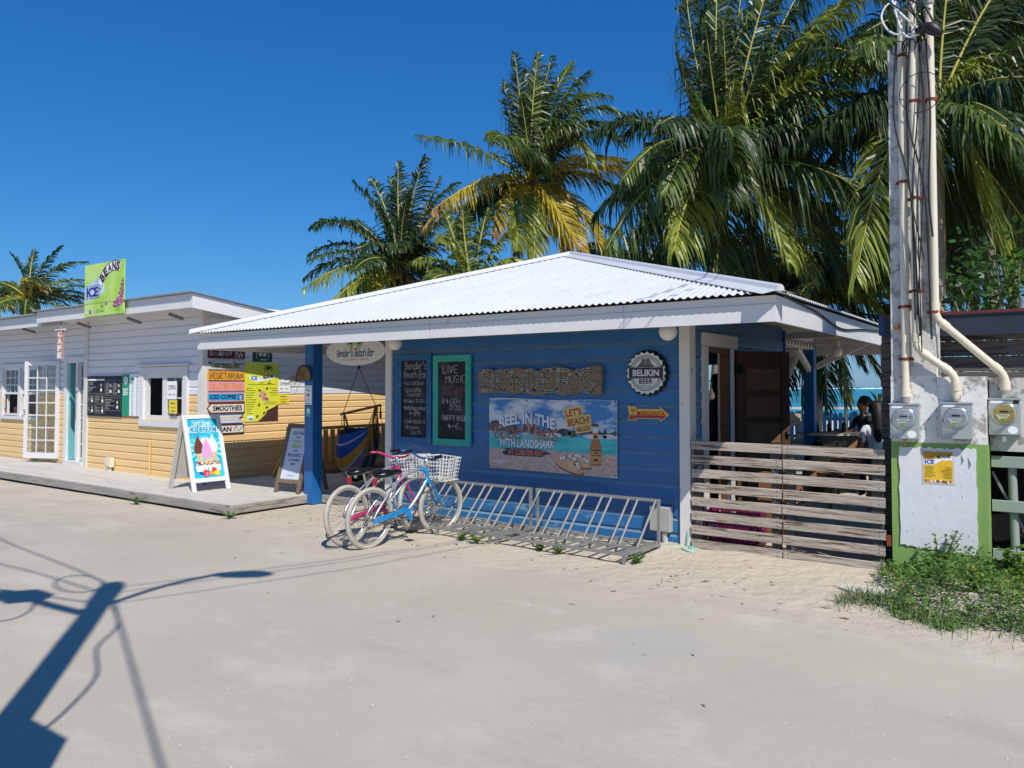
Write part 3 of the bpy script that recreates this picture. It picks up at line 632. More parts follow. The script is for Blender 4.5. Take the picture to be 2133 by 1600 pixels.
# beer cap sign
t = sign('bottle_cap_sign', 'round bottle cap sign reading BELIKIN BEER', 'sign', (-.46, FY, 1.85)); P = []
for i in range(126):
    a = 2 * math.pi * i / 126; r = .250 + .011 * math.cos(21 * a); P.append((r * math.cos(a), r * math.sin(a)))
cp = B(); n_ = len(P); cp.add([(x, -.005, z) for x, z in P] + [(x * .95, -.045, z * .95) for x, z in P] + [(x * .90, -.055, z * .90) for x, z in P], [[i, (i + 1) % n_, (i + 1) % n_ + n_, i + n_] for i in range(n_)] + [[i + n_, (i + 1) % n_ + n_, (i + 1) % n_ + 2 * n_, i + 2 * n_] for i in range(n_)], 0, True).add([(x * .90, -.055, z * .90) for x, z in P], [list(range(n_))], 1)
CAPB = M('black_enamel', '#15191a', .3, wear=('#5a4c40', .74, 9)); CAPW = M('white_enamel', '#d3d4d0', .35, var=.04)
cp.build('cap', [CAPB, CAPW], t)
def annulus(b, cx, cz, r0, r1, off, m, n=64, a0=0, a1=2 * math.pi, sq=1):
    vs = []
    for i in range(n + 1):
        a = a0 + (a1 - a0) * i / n; vs += [(cx + r0 * math.cos(a), -off, cz + r0 * sq * math.sin(a)), (cx + r1 * math.cos(a), -off, cz + r1 * sq * math.sin(a))]
    return b.add(vs, [[2 * i + 1, 2 * i + 3, 2 * i + 2, 2 * i] for i in range(n)], m)
a = B(); annulus(a, 0, 0, .186, .194, .056, 0)
for i in range(70):
    q = 2 * math.pi * i / 70
    if abs(math.sin(q)) > .30: a.ribbon([(.160 * math.cos(q), .160 * math.sin(q)), (.174 * math.cos(q + .03), .174 * math.sin(q + .03))], .0065, .056, 0)
a.rect(-.203, .203, -.052, .058, .058, 0); a.rect(-.203, .203, -.060, -.056, .0585, 0); a.rect(-.203, .203, .062, .066, .0585, 0)
for sx in (-1, 1):
    for sz in (-1, 1): a.ell(sx * .196, .003 + sz * .072, .014, .014, .0575, 0, 12)
txt(a, 'BELIKIN', 0, .003, .315, .072, .0595, 1, .035); txt(a, 'BEER', 0, -.092, .160, .050, .058, 0, .03, spacing=1.15); txt(a, 'ESTD 1969', 0, -.139, .115, .018, .058, 0, 0, spacing=1.1)
for sx in (-1, 1): a.ell(sx * .098, -.092, .005, .005, .058, 0, 8)
for zz, w_ in ((.068, .098), (.080, .090), (.092, .078), (.104, .066), (.116, .060), (.128, .054), (.140, .046)):      # stepped temple emblem
    a.rect(-w_, w_, zz, zz + .009, .0575, 0)
for sx in (-1, 1): a.rect(sx * .030 - .016, sx * .030 + .016, .100, .152, .058, 2)
for zz in (.108, .122, .136, .149): a.rect(-.046, .046, zz, zz + .0035, .0583, 0)
a.rect(-.004, .004, .10, .15, .0583, 1); a.build('printed_badge', [CAPB, CAPW, M('grey_print', '#77797a', .5)], t)
# margarita arrow
t = sign('arrow_sign', 'small yellow and red arrow sign reading MARGARITA', 'sign', (-.46, FY, 1.402)); ol = [(-.25, -.075), (-.145, -.075), (-.14, -.052), (.145, -.052), (.145, -.082), (.25, 0), (.145, .082), (.145, .056), (-.14, .056), (-.145, .082), (-.25, .085), (-.225, .005)]
B().flat(ol, 0, 0, .006).build('plate', M('arrow_cream', '#d9cf9c', .4), t); a = B()
a.flat([(-.236, .005), (-.222, .003), (-.218, -.012), (.235, -.012), (.245, 0), (.15, .072), (.15, .049), (-.137, .049), (-.152, .074), (-.238, .077)], .0075, 0).flat([(-.24, -.068), (-.152, -.068), (-.144, -.046), (.152, -.046), (.152, -.07), (.224, -.014), (-.222, -.014)], .0075, 1)
txt(a, 'MARGARITA', .035, .008, .335, .050, .0085, 1, .03); a.flat([(-.215, .048), (-.145, .052), (-.170, .012), (-.19, .01)], .0085, 2).ribbon([(-.178, .012), (-.176, -.045)], .006, .0085, 2).ell(-.177, -.048, .022, .006, .0086, 2, 12)
a.ell(.19, -.0, .004, .004, .0086, 3, 8); a.build('printed_arrow', [M('arrow_yellow', '#e5a52c', .4), M('arrow_red', '#a82a2c', .4), M('arrow_green', '#5f8f3a', .4), INK], t)
# beach banner
t = sign('vinyl_banner', 'large vinyl beach banner with beer bottle and flip flops', 'banner', (-1.74, FY - .004, .675)); w, h = .905, .885
VN = 40; vs = []
vb = B()
for j in (0, 1):
    for i in range(VN + 1): u = i / VN; vs.append((-w + 2 * w * u, -.003 - .003 * math.sin(u * 19), (h - .015 * u + .006 * math.sin(u * 9)) if j else (.02 * (1 - u))))
vb.add(vs, [[i, i + 1, i + 2 + VN, i + 1 + VN] for i in range(VN)], 0).build('sheet', M('banner_back', '#b9c4cd', .5), t)
def pm(name, c1, c2, sc, st=(1, 1, 1), a=.4, b_=.6):
    """print: two inks blended by noise"""
    m = M(name, c1, .5, var=0); n = m.node_tree.nodes; r = [x for x in n if x.type == 'VALTORGB'][0]; r.color_ramp.elements[0].color = hx(c1) + (1,); r.color_ramp.elements[1].color = hx(c2) + (1,); r.color_ramp.elements[0].position = a; r.color_ramp.elements[1].position = b_
    [x for x in n if x.type == 'TEX_NOISE'][0].inputs['Scale'].default_value = sc; [x for x in n if x.type == 'MAPPING'][0].inputs['Scale'].default_value = st; return m
a = B(); o = .008
def band(z0, z1, m, j0=0, j1=0, off=o, n=36, sd=1, x0=-w + .006, x1=w - .006):
    r = random.Random(sd); lo = [(x0 + (x1 - x0) * i / n, z0 + r.uniform(-j0, j0)) for i in range(n + 1)]; hi = [(x0 + (x1 - x0) * i / n, z1 + r.uniform(-j1, j1)) for i in range(n + 1)][::-1]; a.flat(lo + hi, off, m)
band(.40, .868, 0); band(.475, .52, 1, 0, .028, o + .001, 60, 2); band(.26, .44, 2, 0, .004, o + .002); band(.012, .262, 3, 0, .012, o + .0035, 50, 4)
for cx, cz, rx, rz in ((-.80, .535, .11, .07), (-.55, .50, .10, .06), (-.27, .52, .13, .06), (.20, .49, .10, .045), (.32, .475, .06, .04)): a.ell(cx, cz, rx, rz, o + .0025, 1, 18)
for cx, cz, rx in ((.62, .455, .16), (.05, .455, .12), (.80, .46, .08)): a.ell(cx, cz, rx, .028, o + .003, 4, 18)
def out(st, x, z, ww, hh, off, mi, mo, bold=.03, grow=.035, **k):
    txt(a, st, x + .006, z - .006, ww + .006, hh + .006, off, mo, bold + grow, **k); txt(a, st, x, z, ww, hh, off + .001, mi, bold, **k)
out('REEL IN THE', -.33, .578, .82, .135, o + .005, 5, 6, .04, .02, bend=.065)
out('WITH LANDSHARK', -.33, .345, .82, .10, o + .005, 5, 6, .03, .02, bend=-.012)
for p in strokes('Good', -.82, .390, .40, .165, 0, None, .22): a.ribbon(p, .020, o + .0070, 7); 
for p in strokes('Good', -.82, .390, .40, .165, 0, None, .22): a.ribbon(p, .012, o + .0080, 8)
for p in strokes('Times', -.36, .385, .47, .175, 0, None, .22): a.ribbon(p, .020, o + .0070, 7)
for p in strokes('Times', -.36, .385, .47, .175, 0, None, .22): a.ribbon(p, .012, o + .0080, 8)
a.flat([(-.70, .222), (-.62, .252), (-.70, .270), (-.12, .272), (-.02, .245), (.03, .222), (-.06, .215), (-.10, .185), (-.66, .182)][::-1], o + .005, 6); txt(a, 'AT LOBSTER FEST', -.34, .228, .52, .068, o + .006, 8, .03, .15)
txt(a, 'LANDSHARK', -.745, .105, .20, .036, o + .005, 5, .02); a.rect(-.84, -.65, .060, .064, o + .005, 5); a.rect(-.80, -.69, .075, .082, o + .005, 5)
for st, x, z, ww, hh in (("LET'S", .335, .730, .215, .085), ('BEACH!', .405, .628, .30, .085), ('BELIZE', .470, .540, .185, .050)):
    c_, s_ = math.cos(.18), math.sin(.18); q = [(-ww / 2 - .018, -hh / 2 - .016), (ww / 2 + .018, -hh / 2 - .016), (ww / 2 + .018, hh / 2 + .016), (-ww / 2 - .018, hh / 2 + .016)]
    a.flat([(x + u * c_ - v * s_, z + u * s_ + v * c_) for u, v in q], o + .005, 9); txt(a, st, x, z, ww, hh, o + .006, 10, .035, rot=.18)
bx = .63; pr = [(.068, .125), (.072, .14), (.072, .345), (.060, .385), (.036, .435), (.033, .560), (.036, .565), (.036, .585)]
a.flat([(bx + r_, z) for r_, z in pr] + [(bx - r_, z) for r_, z in pr[::-1]], o + .0065, 11); a.rect(bx - .036, bx + .036, .50, .565, o + .0072, 4); a.rect(bx - .038, bx + .038, .58, .598, o + .0072, 12); a.rect(bx - .070, bx + .070, .15, .30, o + .0072, 13); a.rect(bx - .071, bx + .071, .295, .305, o + .0078, 12); a.rect(bx - .035, bx + .035, .43, .485, o + .0072, 13)
txt(a, 'LANDSHARK', bx, .245, .115, .020, o + .0082, 12, .01); a.flat([(bx - .03, .268), (bx + .028, .268), (bx + .012, .288)], o + .0082, 12); a.ell(bx, .19, .03, .012, o + .0082, 12, 14); a.ell(bx, .455, .022, .016, o + .0082, 12, 12)
for cx, cz, rr_ in ((.27, .105, -.32), (.45, .125, -.1)):
    a.ell(cx + .01, cz - .022, .205 if rr_ < -.2 else .12, .062 if rr_ < -.2 else .03, o + .0062, 14, 30, rot=rr_); a.ell(cx, cz, .20 if rr_ < -.2 else .12, .058 if rr_ < -.2 else .03, o + .0068, 15, 30, rot=rr_)
a.ribbon([(.16, .185), (.24, .215), (.33, .225), (.37, .16), (.40, .09)], .030, o + .0078, 16); a.ribbon([(.36, .235), (.46, .215), (.52, .165)], .028, o + .0078, 16); a.ribbon([(.30, .17), (.36, .15)], .016, o + .0082, 15)
for x in (-.885, -.33, .30, .885):
    for z in (.855, .035 if abs(x) > .5 else .03): a.ell(x, z, .009, .009, o + .009, 12, 10)
a.build('printed_picture', [pm('print_sky', '#3f7fbc', '#cfd5da', 2.2, (1, 1, 2), .46, .58), pm('print_trees', '#2f3338', '#6a6467', 9), pm('print_water', '#22a8ad', '#55c4c0', 3, (.4, 1, 3)), pm('print_sand', '#a58a80', '#cdb4a6', 26, (1, 1, 1.8), .35, .62), pm('print_pale', '#b6bcc0', '#d4d6d6', 8), pm('print_silver', '#c9d3de', '#e4e9ee', 2), M('print_navy', '#28384c', .5), M('print_peach', '#e9c3ab', .5), M('print_coral', '#cf6a4c', .5), M('print_straw', '#d9c06c', .5), M('print_red', '#a33330', .5), pm('print_amber', '#9c6238', '#b87c4c', 6), INK, pm('print_label', '#b98048', '#c79258', 6), M('print_sole', '#8a5b41', .5), pm('print_footbed', '#c79a74', '#d7b08c', 8), pm('print_strap', '#cfc3b4', '#e4dccf', 14)], t)
# oval hanging sign
t = sign('oval_sign', "white oval sign reading Bender's Beach Bar under the eave", 'sign', (-5.105, .0, 2.215)); B().ell(0, 0, .615, .205, 0, 0, 56, .02).build('board', M('oval_white', '#d4d3cf', .5, var=.03), t); a = B()
rs = random.Random(2)
hand(a, "Bender's Beach Bar", -.385, -.075, .77, .105, .011, .022, 0, .02, rs, .2); SG = [M('sign_blue', '#1f5fa6', .5), M('sign_coral', '#c9734f', .5), M('sign_green', '#6fae3a', .5), INK]; a.build('lettering', SG, t); a = B(); txt(a, 'CAYE CAULKER - BELIZE', 0, -.118, .54, .030, .022, 1, 0, spacing=1.2); tag(a.build('tagline', SG, t), kind='stuff'); a = B()
for sx, tx in ((-1, -.09), (1, .09)):
    a.ribbon([(tx + sx * .01, .0), (tx - sx * .012, .06), (tx - sx * .002, .115)], .012, .022, 2)
    for an in (-2.6, -2.0, -.55, -1.1, -3.1, 0): a.ribbon([(tx, .115), (tx + .055 * math.cos(an) * .7, .125 + .03 * math.sin(an) + .012), (tx + .075 * math.cos(an), .115 + .065 * math.sin(an))], .014, .0225, 2)
a.ribbon([(-.075, .052), (-.04, .035), (0, .03), (.04, .035), (.075, .052)], .012, .022, 1)
for sx in (-1, 1): a.ell(sx * .46, .075, .006, .006, .022, 3, 8)
tag(a.build('palm_emblem', SG, t), kind='stuff')
for x in (-.3, .3): B().tube([(x, .01, .17), (x, .01, .27)], .004, 6).build('hanger', STEEL, t)
# post: card strip, sticker, palm-leaf fan
t = sign('payment_card_strip', 'narrow white card payment notice on the blue post', 'notice', (-6.03, -.0915, 1.43)); B().rect(-.075, .075, 0, .29, 0, 0, .003).build('sheet', PRINTW, t); a = B(); txt(a, 'WE ACCEPT', 0, .262, .10, .014, .004, 0, 0); txt(a, 'VISA', 0, .215, .085, .024, .004, 1, .02); a.ell(-.014, .145, .021, .021, .004, 2, 16).ell(.014, .145, .021, .021, .0045, 3, 16)
for k in (0, 1, 2): annulus(a, -.012, .075, .008 + .009 * k, .011 + .009 * k, .004, 0, 8, -.8, .8)
a.rect(-.05, .05, .012, .02, .004, 0).build('print', [INK, M('card_navy', '#1c2c66', .5), M('card_red', '#c93426', .5), M('card_orange', '#e2902c', .5)], t)
t = sign('round_ended_sticker', 'turquoise round ended sticker low on the blue post', 'sticker', (-6.03, -.0915, 1.25)); B().flat([(-.055, .14), (-.055, .04), (-.04, .012), (-.02, .0), (.02, 0), (.04, .012), (.055, .04), (.055, .14)], 0, 0, .002).build('sheet', M('sticker_turquoise', '#37b6b0', .5), t); B().rect(-.025, .025, .055, .12, .003).build('print', PRINTW, t)
t = thing('palm_leaf_fan', 'dried palm leaf fan nailed to the blue post', 'decoration', (-6.06, -.10, 1.80)); STRAW = M('dried_palm_leaf', '#8d7656', .9, var=.3, scale=20); rs = random.Random(8); vs = [(0, -.03, 0)]; N = 26
for i in range(N + 1):
    q = R(-4) + R(188) * i / N; r = .215 * (.9 + .13 * math.sin(q)); vs.append((r * math.cos(q) * .85, -.055 + .03 * (i % 2) - .02, r * math.sin(q)))
B().add(vs, [[0, i, i + 1] for i in range(1, N + 1)]).build('leaf', STRAW, t)
rim = B().tube([Vector(v) + Vector((0, -.004, 0)) for v in vs[1:]], .010, 6); rim.build('rim', M('dark_leaf_rim', '#3f3327', .9), t); fb = B()
for i in range(15):
    q = R(rs.uniform(158, 215)); l = rs.uniform(.2, .46); fb.tube(arc([(-.02, -.04, .01), (l * .5 * math.cos(q), -.06, l * .5 * math.sin(q) + .01), (l * math.cos(q), -.05, l * math.sin(q) - .06)], 3), .0035, 4)
fb.build('loose_fibres', STRAW, t)
# globe lamps under the eave
for x, y_, z, lb in ((-4.02, -.30, 2.285, 'white globe lamp under the eave above the chalkboards'), (-.10, -.30, 2.275, 'white globe lamp under the eave above the bottle cap sign'), (.35, 5.05, 2.25, 'small white globe lamp beside the rear veranda post')):
    t = thing('globe_lamp', lb, 'lamp', (x, y_, z)); r = .095 if y_ < 0 else .08
    B().lathe((0, 0, 0), (0, 0, 1), [(.001, -r)] + [(r * math.cos(R(a)), r * math.sin(R(a))) for a in range(-75, 90, 15)] + [(.03, r * .98)], 20).build('globe', M('opal_globe', '#e4e3df', .3, var=.01), t); B().lathe((0, 0, r * .95), (0, 0, 1), [(.045, 0), (.05, .05), (.03, .12)], 14).build('fitting', PVC, t)
# ------------------------------------------------------------------ signs on the cafe
# roof sign
t = sign('roof_sign', "lime green ICE 'N BEANS sign standing on the cafe eave", 'sign', (-10.76, -.80, 2.99)); w, h = .70, .95
B().flat([(-w, 0), (w, 0), (w, h), (-w, h - .0)], 0, 0, .022).build('panel', pm('lime_panel', '#a3cf45', '#bfdc7c', 2.5), t); a = B()
def arcband(cx, cz, r0, r1, a0, a1, off, m, n=24, sq=1):
    vs = []
    for i in range(n + 1):
        q = a0 + (a1 - a0) * i / n; vs += [(cx + r0 * math.cos(q), -off, cz + r0 * sq * math.sin(q)), (cx + r1 * math.cos(q), -off, cz + r1 * sq * math.sin(q))]
    a.add(vs, [[2 * i, 2 * i + 1, 2 * i + 3, 2 * i + 2] for i in range(n)], m)
a.flat([(-.69, .55), (-.30, .66), (.0, .72), (.02, .42), (-.25, .34), (-.56, .27), (-.69, .33)], .0225, 7)
arcband(.38, .26, .52, .69, R(72), R(150), .0235, 0); arcband(.38, .26, .51, .522, R(72), R(150), .024, 3); arcband(.38, .26, .682, .694, R(72), R(150), .024, 3)
for ch, q in zip('BEANS', (136, 122, 107, 92, 79)): q = R(q); txt(a, ch, .38 + .60 * math.cos(q), .26 + .60 * math.sin(q), .125, .155, .0255, 1, .05, rot=q - R(90))
txt(a, "'N'", -.12, .485, .09, .05, .0255, 3, .02, rot=.5)
txt(a, 'ICE', -.40, .44, .50, .245, .0235, 3, .10); txt(a, 'ICE', -.40, .44, .47, .215, .0245, 0, .085); txt(a, 'ICE', -.40, .44, .44, .19, .0255, 2, .05)
rs = random.Random(6)
for i in range(46):
    u = rs.random(); zz = .17 + .42 * u * u; xx = .66 - rs.random() * .36 * (1 - u) ** 1.3; a.ell(xx, zz, .052, .027, .0242 + .0001 * i, 5, 10, rot=rs.uniform(-1, 1.4)); a.ell(xx, zz, .042, .019, .0243 + .0001 * i, 4, 10, rot=rs.uniform(-1, 1.4))
for xx, zz in ((.10, .20), (-.06, .165)): a.ell(xx, zz, .04, .026, .0245, 5, 10).ell(xx, zz, .026, .016, .0255, 4, 10)
a.ell(-.62, .075, .034, .026, .0245, 0, 12); a.rect(-.52, -.44, .045, .115, .0245, 2); txt(a, 'f', -.475, .08, .028, .055, .0255, 0, .03); a.rect(-.37, -.30, .045, .115, .0245, 4); annulus(a, -.335, .08, .014, .021, .0255, 0, 16); a.ell(-.225, .08, .036, .036, .0245, 6, 16); annulus(a, -.225, .08, .012, .02, .0255, 0, 10, 2, 5.4)
for k in (0, 1): a.rect(-.14, .02, .06 + .03 * k, .068 + .03 * k, .0245, 3); a.rect(.42, .58, .06 + .04 * k, .068 + .04 * k, .0245, 3)
a.build('painted_art', [M('art_white', '#dfe6e6', .5), M('art_maroon', '#4a1f33', .5), M('art_indigo', '#33309a', .5), INK, M('art_pink', '#d97fb1', .5), M('art_plum', '#5a2b48', .5), M('art_green', '#3aa24a', .5), pm('art_sky', '#9cc0e2', '#c8dbe6', 3)], t)
for x in (-.4, .4): B().bar((x, .03, .25), (x, .45, .25), .03, .03).build('brace', STEEL, t)
# vertical CAFE sign
t = sign('hanging_letter_sign', 'vertical hanging sign with white letters CAFE', 'sign', (-12.64, -.70, 2.24)); 
PINKB = M('sign_salmon', '#b58474', .6)
B().rect(-.13, .13, 0, .56, 0, 0, .02).build('board', PINKB, t)
for i, ch in enumerate('CAFE'): txt(B(), ch, 0, 0, 1, 1, 0).__class__; b = B(); txt(b, ch, 0, .49 - .138 * i, .17, .115, .0215, 0, .05); b.build('letter', PRINTW, t)
B().tube([(0, 0, .56), (0, 0, .78)], .01, 6).build('hanger', STEEL, t); B().rect(-.17, .17, .56, .585, -.02, 0, .06).build('cap_board', OFFWHITE, t)
# menu boards beside the window
t = sign('menu_board', 'black printed menu board beside the cafe serving window', 'menu board', (-12.05, -.135, 1.13)); B().rect(-.66, .66, 0, .78, 0, 0, .012).build('panel', BLACK, t); a = B(); rs = random.Random(9); GREYT = M('menu_grey_print', '#a9a9a6', .6, var=.05)
def lines(x0, x1, z0, z1, n, off, m, rs, th=.4):
    for i in range(n):
        z = z1 - (z1 - z0) * (i + .5) / n; x = x0
        while x < x1 - .01:
            l = rs.uniform(.02, .06); a.rect(x, min(x + l, x1), z - (z1 - z0) / n * th / 2, z + (z1 - z0) / n * th / 2, off, m); x += l + .012
            if rs.random() < .16: break
a.rect(-.64, .02, .695, .725, .013, 1)
for x0, x1, z0, z1 in ((-.64, .02, .44, .69), (.06, .30, .40, .70), (.34, .62, .40, .70), (-.64, -.42, .26, .40), (-.36, .02, .25, .41), (-.64, -.42, .06, .21), (-.36, .02, .05, .22), (.05, .63, .11, .36)):
    for p in ([(x0, z0), (x1, z0)], [(x1, z0), (x1, z1)], [(x1, z1), (x0, z1)], [(x0, z1), (x0, z0)]): a.ribbon(p, .004, .0132, 0)
    lines(x0 + .02, x0 + (x1 - x0) * .62, z0 + .02, z1 - .02, max(3, int((z1 - z0) / .032)), .0134, 0, rs)
    a.ell(x0 + (x1 - x0) * .8, z0 + (z1 - z0) * .65, .035, .035, .0136, 0, 12).ell(x0 + (x1 - x0) * .8, z0 + (z1 - z0) * .65, .025, .025, .014, rs.choice((2, 3, 4)), 12).ell(x0 + (x1 - x0) * .8, z0 + (z1 - z0) * .28, .035, .035, .0136, 1, 12)
a.build('print', [GREYT, PRINTW, M('food_brown', '#8a5a36', .6), M('food_yellow', '#d5b23c', .6), M('food_grey', '#7d7d78', .6)], t)
t = sign('award_board', 'green and white travel award board next to the black menu', 'sign', (-11.04, -.135, 1.15)); B().rect(-.33, .33, 0, .79, 0, 0, .010).build('panel', PRINTW, t); a = B().rect(-.33, -.06, 0, .79, .011, 0); a.ell(-.195, .67, .075, .075, .012, 1, 20); annulus(a, -.195, .67, .03, .04, .013, 0); 
for i in range(4): a.rect(-.29, -.10 - .03 * (i % 2), .50 - .035 * i, .518 - .035 * i, .012, 1)
for r_ in range(6):
    for c_ in (.05, .22):
        z = .70 - .128 * r_
        if r_ == 0 and c_ < .1: a.rect(c_ - .06, c_ + .06, z - .02, z + .02, .012, 0)
        else: annulus(a, c_, z, .022, .030, .012, 2, 14); a.rect(c_ - .05, c_ + .05, z - .055, z - .048, .012, 2)
        a.rect(c_ - .035, c_ + .035, z + .042, z + .047, .012, 2)
a.build('print', [M('award_green', '#13936f', .5), PRINTW, M('award_grey', '#4e5a58', .6)], t)
def note(label, loc, rz, w, h, mat, rows, tone=INK):
    t = sign('notice', label, 'notice', loc, rz); B().rect(-w / 2, w / 2, 0, h, 0, 0, .003).build('sheet', mat, t); 
    for st, z, tw, th in rows: a = B(); txt(a, st, 0, z * h, tw * w, th * h, .004, 0, .01); a.build('lettering', tone, t)
    return t
YEL = M('notice_yellow', '#ecd43a', .5)
note('white OPEN notice behind the cafe serving window', (-9.62, -.165, 1.48), 0, .30, .32, PRINTW, [('OPEN', .66, .78, .26), ('8:00 - 6:00', .26, .70, .11)])
note('yellow SMILE notice under the window OPEN notice', (-9.58, -.165, 1.23), 0, .25, .235, YEL, [('SMILE', .76, .62, .18), ("YOU'RE ON", .44, .72, .14), ('CAMERA', .18, .58, .14)])
# --- side wall (facing +X)
CX = -8.748; QZ = R(90)
note('white OPEN notice beside the yellow cafe poster', (CX, 1.57, 1.605), QZ, .27, .23, PRINTW, [('OPEN', .66, .74, .26), ('8:00 - 6:00', .26, .66, .12)])
note('yellow SMILE notice under the poster side OPEN notice', (CX, 1.56, 1.385), QZ, .25, .175, YEL, [('SMILE', .76, .60, .18), ("YOU'RE ON", .44, .72, .14), ('CAMERA', .18, .58, .14)])
note('small white SMILE notice near the end of the cafe wall', (CX, 4.46, 1.62), QZ, .30, .21, M('notice_grey', '#c9cbd0', .5), [('SMILE', .76, .70, .2), ("YOU'RE ON", .44, .80, .16), ('CAMERA', .16, .60, .16)])
GR = 'stacked hand painted food signs'
def plaque(label, zc, edge, face, words, style, h=.155, w=.74, arrow=0):
    t = sign('painted_plaque', label, 'sign', (CX, .325, zc), QZ, GR); x0, x1 = -w / 2, w / 2; e = .016
    def shp(i):
        hh, l, r = h / 2 - i, x0 + i, x1 - i
        if arrow == 1: return [(l + i * .6, 0), (l + .075, -hh), (r, -hh), (r, hh), (l + .075, hh)]
        if arrow == 2: return [(l + i * .6, 0), (l + .10, -hh), (r, -hh), (r - .085, 0), (r, hh), (l + .10, hh)]
        return [(l, -hh), (r, -hh), (r, hh), (l, hh)]
    B().flat(shp(0), 0, 0, .018).build('board', edge, t); a = B().flat(shp(e if edge != face else .001), .0185, 0); style(a); a.build('painted_face', [face] + words, t)
    return t
C = lambda n_, h_: M('paint_' + n_, h_, .55, var=.05, scale=8)
MAR, CRM = C('maroon', '#57151f'), C('cream', '#dcd8d0')
rs = random.Random(12)
plaque('maroon painted plaque reading Breakfast All Day', 2.275, MAR, MAR, [CRM], lambda a: (hand(a, 'Breakfast', -.33, -.03, .42, .085, .012, .0195, 1, .02, rs, .15), hand(a, 'ALL', .17, .005, .16, .055, .010, .0195, 1, .02, rs), hand(a, 'DAY', .17, -.062, .16, .055, .010, .0195, 1, .02, rs)))
plaque('pale grey painted plaque reading Espresso Bar', 2.085, C('pale_grey', '#c8c5bf'), C('pale_grey', '#c8c5bf'), [INK, C('mustard', '#c8a63a')], lambda a: ([a.ribbon(p, .0175, .0190, 1) for p in strokes('Espresso Bar', -.29, -.045, .58, .10)], [a.ribbon(p, .011, .0200, 2) for p in strokes('Espresso Bar', -.29, -.045, .58, .10)], a.ell(-.33, .03, .022, .022, .0195, 1, 10), a.ell(.33, .035, .018, .018, .0195, 1, 10)))
plaque('orange painted plaque reading VEGETARIAN', 1.895, C('orange', '#e39a2c'), C('orange', '#e39a2c'), [C('leaf_green', '#1f5a3c')], lambda a: [a.ribbon(p, .014, .0195, 1) for p in strokes('VEGETARIAN', -.33, -.05, .66, .095)])
plaque('pink painted plaque reading GLUTEN FREE', 1.71, C('rose', '#e79aa6'), C('rose', '#e79aa6'), [C('rust_orange', '#c25a34'), C('apricot', '#f0a25a')], lambda a: (txt(a, 'GLUTEN FREE', 0, 0, .64, .098, .0193, 1, .045), txt(a, 'GLUTEN FREE', 0, 0, .625, .085, .0200, 2, .01)))
plaque('sky blue painted plaque with pink edge reading ICED COFFEE', 1.52, C('rose', '#e79aa6'), C('sky', '#2f9fd8'), [INK, C('cup_grey', '#aeb4b8'), C('deep_blue', '#1766a6')], lambda a: (txt(a, 'ICED COFFEE', -.06, .005, .52, .075, .0195, 1, .035), a.rect(.235, .345, -.055, .055, .0192, 3), a.flat([(.26, .03), (.32, .03), (.31, -.05), (.27, -.05)], .0200, 2)))
plaque('cream arrow shaped plaque reading SMOOTHIES', 1.325, C('brick', '#7c3b34'), CRM, [INK], lambda a: txt(a, 'SMOOTHIES', .03, 0, .58, .095, .0195, 1, .035), .17, .76, 1)
plaque('cream arrow shaped plaque with blue edge reading WAFFLES', 1.135, C('edge_blue', '#2c6aa8'), CRM, [INK, PRINTW], lambda a: (txt(a, 'BELGIAN WAFFLES', .03, 0, .50, .075, .0193, 1, .05), txt(a, 'BELGIAN WAFFLES', .03, 0, .49, .066, .02, 2, .012)), .165, .70, 2)
plaque('white plaque with maroon edge and vegetables reading VEGAN', .955, MAR, CRM, [INK, C('carrot', '#c8553c'), C('sprout', '#5f8468')], lambda a: (txt(a, 'VEGAN', -.10, 0, .42, .085, .0195, 1, .04), [a.ribbon([(.15, .01 * k), (.21, .02 * k + .01)], .008, .0195, 2) for k in (-2, 0, 2)], [a.ell(.21 + .045 * k, .035 - .06 * ((k * 2) % 3) / 2, .017, .017, .0195, 3, 10) for k in range(4)]))
t = sign('travel_award_plaque', 'dark green owl logo plaque reading advisor', 'sign', (CX, 1.08, 2.16), QZ); B().rect(-.21, .21, 0, .26, 0, 0, .008).build('panel', M('owl_green', '#14492c', .5), t); a = B()
for sx in (-1, 1): annulus(a, sx * .045, .135, .018, .034, .009, 0, 20); a.ell(sx * .045, .135, .010, .010, .009, 0, 10)
annulus(a, 0, .10, .125, .133, .009, 0, 20, R(-20), R(40)); annulus(a, 0, .10, .125, .133, .009, 0, 20, R(140), R(200)); txt(a, 'advisor', .03, .045, .15, .036, .009, 0, .01); a.build('print', PRINTW, t)
# big yellow cafe poster
t = sign('cafe_poster', 'tall yellow coffee poster with palm logo and beans', 'poster', (CX, 1.075, 1.07), QZ); w, h = .365, 1.07
B().rect(-w, w, 0, h, 0, 0, .005).build('sheet', pm('poster_yellow', '#d9da36', '#e6e54a', 1.5), t); a = B(); rs = random.Random(21)
a.flat([(-.28, .84), (-.1, .80), (.1, .83), (.3, .86), (.3, .80), (.1, .75), (-.1, .72), (-.26, .76)], .0062, 1); txt(a, 'ICE', -.17, .79, .13, .075, .0072, 2, .05); txt(a, 'N', -.035, .79, .03, .02, .0072, 0, .02); txt(a, 'BEANS', .13, .815, .22, .062, .0072, 0, .05, rot=.12)
a.ribbon([(.16, .76), (.155, .70)], .010, .0072, 0); a.ell(.16, .70, .055, .008, .0072, 0, 14); a.ribbon([(.14, .86), (.125, .93), (.135, .97)], .012, .0072, 0)
for q in (10, 50, 100, 140, 180, 215, -35): q = R(q); a.ribbon([(.135, .97), (.135 + .06 * math.cos(q), .985 + .05 * math.sin(q)), (.135 + .10 * math.cos(q), .96 + .065 * math.sin(q))], .016, .0074, 0)
txt(a, 'Cafe', -.02, .71, .09, .032, .0065, 0, -.005, .2); a.rect(-.30, .30, .672, .680, .0065, 0)
DK = 4
